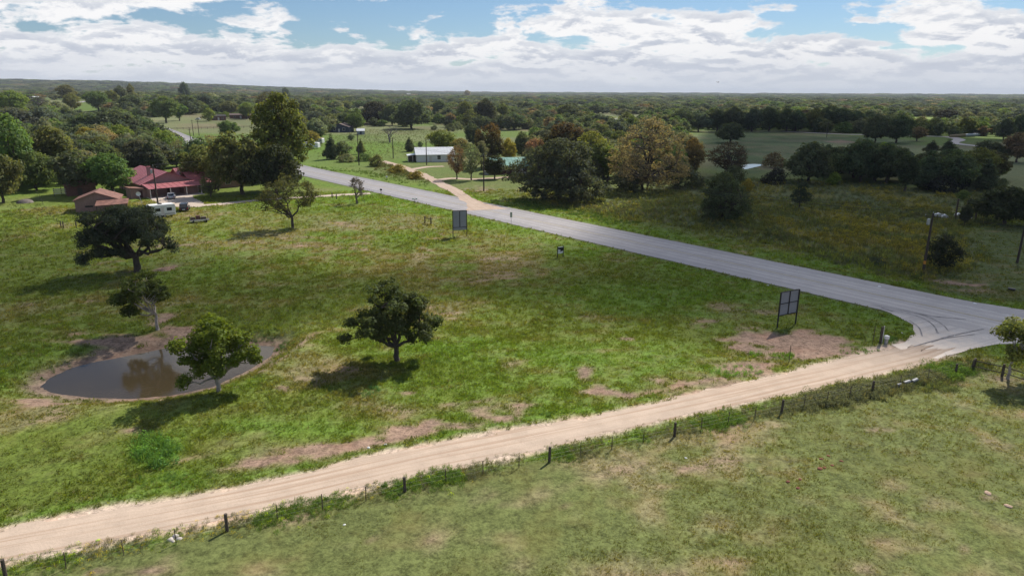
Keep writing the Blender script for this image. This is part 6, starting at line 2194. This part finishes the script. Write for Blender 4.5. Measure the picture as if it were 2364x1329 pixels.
# white-roofed house
r, k = bld('white_house', 'white cottage with a bright white metal roof and side porch', 'house', 1003, 374, 0.12)
gable(r, -6.8, 7.6, 0, 8.5, 2.9, 5.2, 'x', M_WHITE, M_TIN, .4, ribs=1.2)
window(r, 1.8, 0, 1.0, 1.2, 1.4)
window(r, 5.6, 0, 1.0, 1.0, 1.2)
dr_ = MB().box(-2.0, -1.0, -.06, -.004, .1, 2.1).build('door', M_TRIM, r)
MB().slab((-10.2, .8, 2.5), (-6.9, .8, 2.9), (-6.9, 6.5, 2.9), (-10.2, 6.5, 2.5), .1).build('porch_roof', M_TIN, r)
for x, y in ((-10, 1), (-8.2, 1), (-10, 6.2)): MB().box(x - .07, x + .07, y - .07, y + .07, -.2, 2.4).build('porch_post', M_TRIM, r)
MB().box(-9.6, -6.85, 3.5, 6.3, -.2, 2.45).build('porch_room', M_WOOD, r)

# green-roofed house
r, k = bld('green_roofed_house', 'maroon house with a green metal roof and white-posted porch', 'house', 1178, 404, 0.25)
gable(r, -5.6, 6.5, 2.2, 10.5, 2.9, 5.0, 'x', M_MAROON, M_TEAL, .5, ribs=1.2)
MB().slab((1.4, -.6, 2.75), (7.2, -.6, 2.75), (7.2, 1.68, 3.0), (1.4, 1.68, 3.0), .1).build('porch_roof', M_TEAL, r)
for x in (1.6, 3.9, 6.9): MB().box(x - .08, x + .08, -.5, -.34, -.2, 2.65).build('porch_post', M_WHITE, r)
MB().box(1.7, 6.8, -.48, -.4, .75, .9).build('porch_rail', M_WHITE, r)
MB().box(1.3, 7.1, -.7, 2.15, -.2, .35).build('porch_floor', M_CONC, r)
window(r, 4.6, 2.2, 1.1, 1.3, 1.3, frame=M_WHITE)
window(r, -2.6, 2.2, 1.1, 1.2, 1.2, frame=M_WHITE)
r, k = bld('air_conditioner', 'grey utility box on the lawn behind the roadside power pole', 'utility box', 1122, 404)
MB().box(-.8, .8, 0, 1.0, 0, 1.2).build('cabinet', M_GREYWALL, r)
MB().box(-.86, .86, -.05, 1.05, 1.2, 1.28).build('lid', M_TRIM, r)

# dark blue house
r, k = bld('blue_house', 'dark blue house with white-framed windows under a brown roof', 'house', 783, 306, -0.30)
gable(r, -6.0, 6.5, 0, 12, 3.6, 5.6, 'y', M_NAVY, M_SHINGLE, .5)
for x, w_ in ((-3.0, 1.6), (3.2, 1.6)): window(r, x, 0, 1.3, w_, 1.6, frame=M_WHITE)
dr_ = MB().box(-.5, .5, -.06, -.004, .2, 2.3).build('door', M_TRIM, r)
r, k = bld('grey_shed', 'little grey shed with a pale gable roof beside the dark blue house', 'shed', 833, 311)
gable(r, -2.4, 2.4, 0, 4, 2.3, 3.5, 'x', M_GREYWALL, M_TIN, .2)
MB().box(-.6, .6, -.05, -.004, 0, 1.9).build('door', M_NAVY, r)
r, k = bld('grey_shed', 'small flat grey shed beside the dark round thicket', 'shed', 763, 354)
MB().box(-1.3, 1.3, 0, 2.4, -.1, 2.5).build('wall', M_GREYWALL, r)
MB().slab((-1.5, -.2, 2.75), (1.5, -.2, 2.65), (1.5, 2.6, 2.65), (-1.5, 2.6, 2.75), .1).build('roof', M_TRIM, r)
MB().box(-.4, .45, -.05, -.004, 0, 1.9).build('door', M_TRIM, r)


# vehicles
def wheel(parent, x, y, rad, w=.22):
    t = MB().tube([(x - w / 2, y, rad), (x + w / 2, y, rad)], rad, 14).build('wheel', M_RUBBER, parent)
    MB().tube([(x - w / 2 - .012, y, rad), (x + w / 2 + .012, y, rad)], rad * .6, 10).build('rim', M_CHROME, t)


def car(name, label, cat, px, py, yaw, paint, suv=True, group=None):
    """length along y, nose at +y"""
    p = ground(px, py)
    r = thing(name, label, cat, p, yaw, group)
    L, W_, h1, h2 = (4.7, 1.9, 1.0, 1.78) if suv else (4.5, 1.78, .85, 1.42)
    prof = [(-L / 2, .38), (L / 2 - .1, .38), (L / 2, .62), (L / 2 - .15, h1 - .1), (L / 2 - 1.1, h1), (-L / 2 + .1, h1), (-L / 2, h1 - .25)]
    MB().prism_x(prof, -W_ / 2, W_ / 2).build('body', paint, r, bevel=.06)
    back = -L / 2 + (.12 if suv else .75)
    cab = [(back - .02, h1 - .04), (L / 2 - 1.15, h1 - .04), (L / 2 - 1.95, h2), (back + (.25 if suv else .6), h2)]
    MB().prism_x(cab, -W_ / 2 + .12, W_ / 2 - .12).build('cabin', paint, r, bevel=.05)
    MB().add([(s * (W_ / 2 - .115), y, z) for s in (-1,) for y, z in ((back + .3, h1 + .05), (L / 2 - 1.4, h1 + .05), (L / 2 - 1.98, h2 - .1), (back + (.42 if suv else .7), h2 - .1))], [(0, 1, 2, 3)]).build('side_window', M_GLASS, r)
    MB().add([(W_ / 2 - .115, y, z) for y, z in ((back + .3, h1 + .05), (L / 2 - 1.4, h1 + .05), (L / 2 - 1.98, h2 - .1), (back + (.42 if suv else .7), h2 - .1))], [(0, 1, 2, 3)]).build('side_window', M_GLASS, r)
    q = .25 if suv else .6
    MB().slab((-W_ / 2 + .25, back - .03 + .06 * q, h1 + .08), (W_ / 2 - .25, back - .03 + .06 * q, h1 + .08), (W_ / 2 - .3, back + q * .8, h2 - .1), (-W_ / 2 + .3, back + q * .8, h2 - .1), .04).build('rear_window', M_GLASS, r)
    MB().slab((-W_ / 2 + .25, L / 2 - 1.2, h1 + .06), (W_ / 2 - .25, L / 2 - 1.2, h1 + .06), (W_ / 2 - .3, L / 2 - 1.86, h2 - .06), (-W_ / 2 + .3, L / 2 - 1.86, h2 - .06), .04).build('windscreen', M_GLASS, r)
    for sx in (-1, 1):
        for sy in (-1, 1): wheel(r, sx * (W_ / 2 - .08), sy * (L / 2 - .9), .36)
        MB().box(sx * (W_ / 2 - .2) - .1, sx * (W_ / 2 - .2) + .1, -L / 2 - .03, -L / 2 + .03, h1 - .35, h1 - .08).build('tail_lamp', M_RED_LAMP, r)
        MB().box(sx * (W_ / 2 - .32) - .14, sx * (W_ / 2 - .32) + .14, L / 2 - .09, L / 2 - .0, .62, .76).build('headlight', M_TRIM, r)
    MB().box(-.26, .26, -L / 2 - .035, -L / 2 + .02, .52, .66).build('number_plate', M_WHITE, r)
    if suv:
        for sx in (-1, 1): MB().box(sx * (W_ / 2 - .3) - .03, sx * (W_ / 2 - .3) + .03, -1.4, .7, h2 + .02, h2 + .08).build('roof_rail', M_GALV, r)
    return r


car('suv', 'dark blue-black estate parked on the pale driveway of the red house', 'car', 427, 486, 0.35, M_CARPAINT)
car('sedan', 'silver saloon parked in the shade under the red carport', 'car', 396, 458, 0.4, M_SILVER, False)
car('sedan', 'white car driving on the far bend of the highway', 'car', 140, 241, 0.9, M_WHITE, False)
car('pickup', 'white car parked beside the bright round bush past the paddock', 'car', 457, 277, 1.2, M_WHITE, True)
car('sedan', 'dark car parked beyond the far paddock under the oaks', 'car', 450, 256, 1.3, M_SILVER, False)


def camper(label, px, py, yaw, L=6.5, band=M_GALV, top=M_WHITE, name='travel_trailer'):
    p = ground(px, py)
    r = thing(name, label, 'travel trailer', p, yaw)
    W_ = 2.4
    prof = [(-L / 2, .55), (L / 2 - .35, .55), (L / 2, 1.2), (L / 2 - .05, 2.2), (L / 2 - .5, 2.85), (-L / 2 + .2, 2.85), (-L / 2, 2.6)]
    MB().prism_x(prof, -W_ / 2, W_ / 2).build('body', M_WHITE, r, bevel=.08)
    MB().box(-W_ / 2 - .01, W_ / 2 + .01, -L / 2 + .3, L / 2 - .8, .75, 1.0).build('stripe', band, r)
    if top is not M_WHITE: MB().box(-W_ / 2 + .05, W_ / 2 - .05, -L / 2 + .3, L / 2 - .6, 2.852, 2.95).build('roof', top, r)
    for s in (-1, 1):
        x = s * (W_ / 2 + .012)
        for y in (-L * .28, L * .12):
            MB().box(min(x, x - s * .03), max(x, x - s * .03), y - .5, y + .5, 1.5, 2.15).build('window', M_GLASS, r)
        MB().box(min(x, x - s * .03), max(x, x - s * .03), -.55, .1, .7, 2.4).build('door', M_TRIM, r)
        wheel(r, s * (W_ / 2 - .12), -.5, .36)
        wheel(r, s * (W_ / 2 - .12), .35, .36)
    MB().box(-.7, .7, L / 2 - .03, L / 2 + .02, 1.45, 2.0).build('front_window', M_GLASS, r)
    MB().tube([(0, L / 2 - .4, .55), (0, L / 2 + 1.1, .5)], .06, 6).build('drawbar', M_STEEL, r)
    MB().box(-.35, .35, -.4, .3, 2.855, 3.05).build('roof_vent', M_BLACK if top is M_WHITE else M_TRIM, r)
    return r


camper('white travel trailer half hidden behind the crown of the spreading oak', 372, 502, math.pi - 0.9, 5.6)
camper('long white caravan under the trees beside the highway', 718, 343, 1.35, 8.5)
camper('white caravan with a red top next to the long white one', 738, 332, 1.3, 4.5, top=M_REDROOF)

# junk wagon on the lawn
r, k = bld('flat_wagon', 'loaded rusty flat wagon standing on the grass before the driveway', 'wagon', 462, 515, 0.1)
MB().box(-1.8, 1.8, 0, 1.7, .55, .7).build('deck', M_WOOD, r)
MB().box(-1.8, 1.8, -.06, -.005, .45, .72).build('side_rail', M_TRIM, r)
for x in (-1.2, 1.2):
    for y in (.0, 1.7): wheel(r, x, y, .34)
for j, (x, y, w_, h_) in enumerate(((-1.2, .3, .9, .5), (-.2, .5, .8, .75), (.8, .3, 1.0, .45))):
    MB().box(x - w_ / 2, x + w_ / 2, y, y + .8, .702, .70 + h_).build('load_crate', (M_STEEL, M_BRICK, M_STEEL)[j], r, bevel=.04)
for x in (-1.7, 1.7): MB().box(x - .04, x + .04, 1.6, 1.68, .705, 1.5).build('stake', M_STEEL, r)
# mower-like machine: dark small vehicle far on the lawn across the highway
r, k = bld('feed_trough', 'small black trough lying on the shaded lawn past the tagged pole', 'trough', 2335, 671)
MB().prism([(-.45, .3), (.45, .3), (.3, 0.03), (-.3, .03)], 0, .5).build('basin', M_BLACK, r)
MB().box(-.36, .36, .05, .12, -.02, .03).box(-.36, .36, .38, .45, -.02, .03).build('skid', M_STEEL, r)

# far buildings
def farm(label, px, py, w, d, e, rd, wall, roof, yaw=0.0, along='x', name='farm_building'):
    r, k = bld(name, label, 'building', px, py, yaw)
    gable(r, -w / 2, w / 2, 0, d, e, rd, along, wall, roof, .4)
    for x in (-w * .28, w * .28): window(r, x, 0, e * .35, 1.2, 1.2)
    MB().box(-.7, .7, -.06, -.004, 0, min(2.4, e - .3)).build('door', M_TRIM, r)


farm('long low barn with a pale roof and dark walls past the shaded field', 1418, 292, 17, 9, 4.2, 5.6, M_MAROON, M_TIN, .1)
farm('small shed with a slanting grey roof behind the giant tan tree', 1458, 290, 8, 7, 3.6, 5.8, M_GREYWALL, M_TIN, -.5, 'y')
farm('white shed beside the long low barn', 1412, 300, 9, 5, 2.4, 3.4, M_WHITE, M_TIN, .1)
farm('pale yellow-roofed house in the trees behind the shaded field', 1608, 274, 20, 10, 5.0, 7.2, M_WHITE, M_TRIM, .05)
farm('white barn glinting far off in the woods', 946, 222, 30, 16, 8, 12, M_WHITE, M_TIN, .1)
farm('white gabled barn roof in the woods above the dark oak clump', 323, 250, 12, 9, 6.5, 9.5, M_WHITE, M_TIN, .6, 'y')
farm('low white building in the woods beside the green paddock trees', 356, 260, 12, 7, 4.6, 6.6, M_WHITE, M_TIN, .4)
farm('low red-brick shed beyond the far paddock', 556, 274, 18, 7, 3.2, 4.4, M_BRICK, M_SHINGLE, 0)
farm('dark brick outbuilding behind the bright bush past the paddock', 505, 278, 12, 6, 3.4, 4.8, M_BRICK, M_FRAME, .2)
farm('small white house among the trees past the highway bend', 82, 240, 12, 8, 6.0, 8.5, M_WHITE, M_TIN, .4)

# hay bales past the far drive
for j in range(15):
    px = 2196 + j * 5.6
    p = ground(px, 318 - j * .35)
    wrapped = j > 5
    o = MB().tube([(0, -.8, .75), (0, .8, .75)], .76, 14).build('hay_bale', M_WRAP if wrapped else M_HAY, None, smooth=False)
    o.location = p
    o.rotation_euler = (0, 0, 1.35 + random.uniform(-.1, .1))
    o.scale = (1.25, 1.25, 1.25)
    nth = ('first', 'second', 'third', 'fourth', 'fifth', 'sixth', 'seventh', 'eighth', 'ninth', 'tenth', 'eleventh', 'twelfth', 'thirteenth', 'fourteenth', 'last')[j]
    tag(o, f"{nth} {'grey plastic-wrapped' if wrapped else 'dark unwrapped'} round hay bale of the row by the far drive", 'hay bale', 'row of round hay bales')

# fence rail across the far paddock
r, k = bld('board_fence', 'dark rail fence crossing the far paddock', 'fence', 395, 300)
b0 = ground(395, 300)
ang = r.rotation_euler[2]
prev = None
for j in range(15):
    q = ground(395 + j * 14, 300 - j * .35)
    dx, dy = q[0] - b0[0], q[1] - b0[1]
    lx, ly = dx * math.cos(-ang) - dy * math.sin(-ang), dx * math.sin(-ang) + dy * math.cos(-ang)
    lz = q[2] - b0[2]
    MB().box(lx - .1, lx + .1, ly - .1, ly + .1, lz - .2, lz + 1.5).build('post', M_WOOD, r)
    if prev is not None:
        for z in (.6, 1.25): MB().tube([(prev[0], prev[1] - .14, prev[2] + z), (lx, ly - .14, lz + z)], .09, 4).build('rail', M_WOOD, r)
    prev = (lx, ly, lz)

# farm pond flashing white behind the brownish tree, second pool
sheet('far_pond', smooth_line([ground(*p)[:2] for p in [(1712, 384), (1728, 379.5), (1754, 379.5), (1760, 382), (1740, 387), (1722, 391), (1712, 389)]] , 3)[:-1], 0.06, bpy.data.objects['pond_water'].data.materials[0], 0.2)

# small things lying about
def lump(name, label, cat, px, py, w, h, mat, group=None, seed=0):
    p = ground(px, py)
    rng = np.random.default_rng(seed + 900)
    V, F = [], []
    n, m = 10, 4
    for j in range(m):
        t = j / (m - 1) * math.pi / 2
        for i in range(n):
            a = 6.283 * i / n
            q = w * math.cos(t) * rng.uniform(.8, 1.15) if j < m - 1 else 0.02
            V.append((q * math.cos(a), q * math.sin(a) * .8, h * math.sin(t) - (.03 if j == 0 else 0)))
    F = [(j * n + i, j * n + (i + 1) % n, (j + 1) * n + (i + 1) % n, (j + 1) * n + i) for j in range(m - 1) for i in range(n)]
    o = MB().add(V, F).build(name, mat, None, smooth=True)
    o.location = p
    o.rotation_euler = (0, 0, rng.uniform(0, 6))
    return tag(o, label, cat, group)


_m = [(1912, 1052), (1896, 1059), (1942, 1064), (1921, 1074), (1893, 1081), (1903, 1079), (1819, 1111), (1847, 1106), (1842, 1126)]
_n = ['farthest reddish ant mound of the cluster in the near pasture', 'second reddish ant mound just before the farthest one', 'reddish ant mound standing off towards the tree shadow', 'reddish ant mound in the middle of the pasture cluster', 'largest reddish ant mound of the pasture cluster', 'reddish ant mound touching the largest one', 'lone reddish ant mound nearest the fence', 'tiny reddish ant mound of the loose trio', 'flat reddish ant mound nearest the camera']
for j, (m_, n_) in enumerate(zip(_m, _n)):
    lump('ant_mound', n_, 'ant mound', *m_, .17 if j != 4 else .24, .07, M_EARTH, 'reddish ant mounds in the pasture', j)
lump('earth_mound', 'pale earth mound in the near pasture, upper of two', 'earth mound', 2280, 1138, .3, .1, M_PALE_EARTH, 'pale earth mounds', 21)
lump('earth_mound', 'pale earth mound in the near pasture, lower of two', 'earth mound', 2327, 1168, .3, .1, M_PALE_EARTH, 'pale earth mounds', 22)
lump('brush_heap', 'heap of grey brush on the lawn beside the old wire fence', 'brush heap', 58, 468, 1.6, .9, M_TWIG, None, 23)
for j, (px, py, lab) in enumerate(((394, 1246, 'biggest white rock of the pile in the fence weeds'), (405, 1240, 'flat white rock topping the pile in the fence weeds'), (414, 1244, 'white rock at the post end of the pile'), (400, 1250, 'small white rock in front of the pile'))):
    lump('white_rock', lab, 'rock', px, py, (.24, .22, .2, .14)[j], (.16, .24, .14, .1)[j], M_CONC, 'white rocks in the fence weeds', 30 + j)
for j, (px, py, lab, s) in enumerate(((226, 1247, 'crumpled yellow-green bag in the fence weeds', .16), (795, 1211, 'scrap of white paper in the near pasture', .12), (1583, 1057, 'white cup lying in the near pasture', .13), (2030, 662, 'white box lying on the highway verge by the far lawn', .3), (1772, 659, 'white scrap at the highway shoulder', .25), (851, 1033, 'pale litter scrap on the bare earth strip', .16), (890, 1026, 'second pale litter scrap on the bare earth strip', .16), (1123, 532, 'white litter beside the tall billboard', .35), (2250, 701, 'white litter on the verge across the highway', .3), (2082, 768, 'small white stone on the junction verge', .13), (2203, 775, 'white stone lying on the asphalt apron', .14))):
    lump('litter', lab, 'litter', px, py, s, s * .5, M_WHITE if j else plain('lime_plastic', (.45, .62, .1), .5), 'litter in the grass', 50 + j)
for j, (px, py, lab, an) in enumerate(((2092, 890, 'longer white culvert pipe end poking from the brush', .4), (2110, 886, 'upper grey culvert pipe end poking from the brush', .5), (2074, 896, 'short white pipe end lowest in the brush', .2))):
    p = ground(px, py)
    o = MB().tube([(-.36, 0, .32), (.36, 0, .38)], (.17, .17) if j < 2 else (.15, .15), 12).build('culvert_pipe', M_PIPE)
    o.location = p
    o.rotation_euler = (0, 0, an)
    if j == 2: o.scale = (.5, 1, 1)
    tag(o, lab, 'pipe', 'pipe ends in the corner brush')

# distant bird
d = ray(1657, 190.5)
t = 260 / np.linalg.norm(d)
o = MB().add([(-.9, 0, .16), (-.45, .12, .26), (0, .1, .05), (.45, .12, .24), (.9, 0, .10), (0, -.3, .0), (0, .38, .03), (-.45, -.08, .2), (.45, -.08, .2), (0, 0, -.1)],
             [(0, 1, 7), (1, 2, 5, 7), (2, 3, 8, 5), (3, 4, 8), (2, 6, 9), (5, 2, 9), (6, 2, 5), (6, 5, 9)]).build('bird', M_BLACK)
o.location = (d[0] * t, d[1] * t, CAMZ + d[2] * t)
o.rotation_euler = (.3, 0, .4)
tag(o, 'small dark bird gliding in the pale sky above the far woods', 'bird')


# ------------------------------------------------------------------ the air between here and the horizon
m, t, out = mat_new('thin_air')
pv = t.node('ShaderNodeVolumePrincipled')
pv.inputs['Density'].default_value = 0.00006
pv.inputs['Color'].default_value = (0.80, 0.88, 1.0, 1)
pv.inputs['Anisotropy'].default_value = 0.0
t.l.new(pv.outputs[0], out.inputs['Volume'])
tag(MB().box(-13600, 13600, -1200, 15600, -3.0, 125.0).build('haze', m), 'thin blue haze over the land', 'haze', kind='stuff')
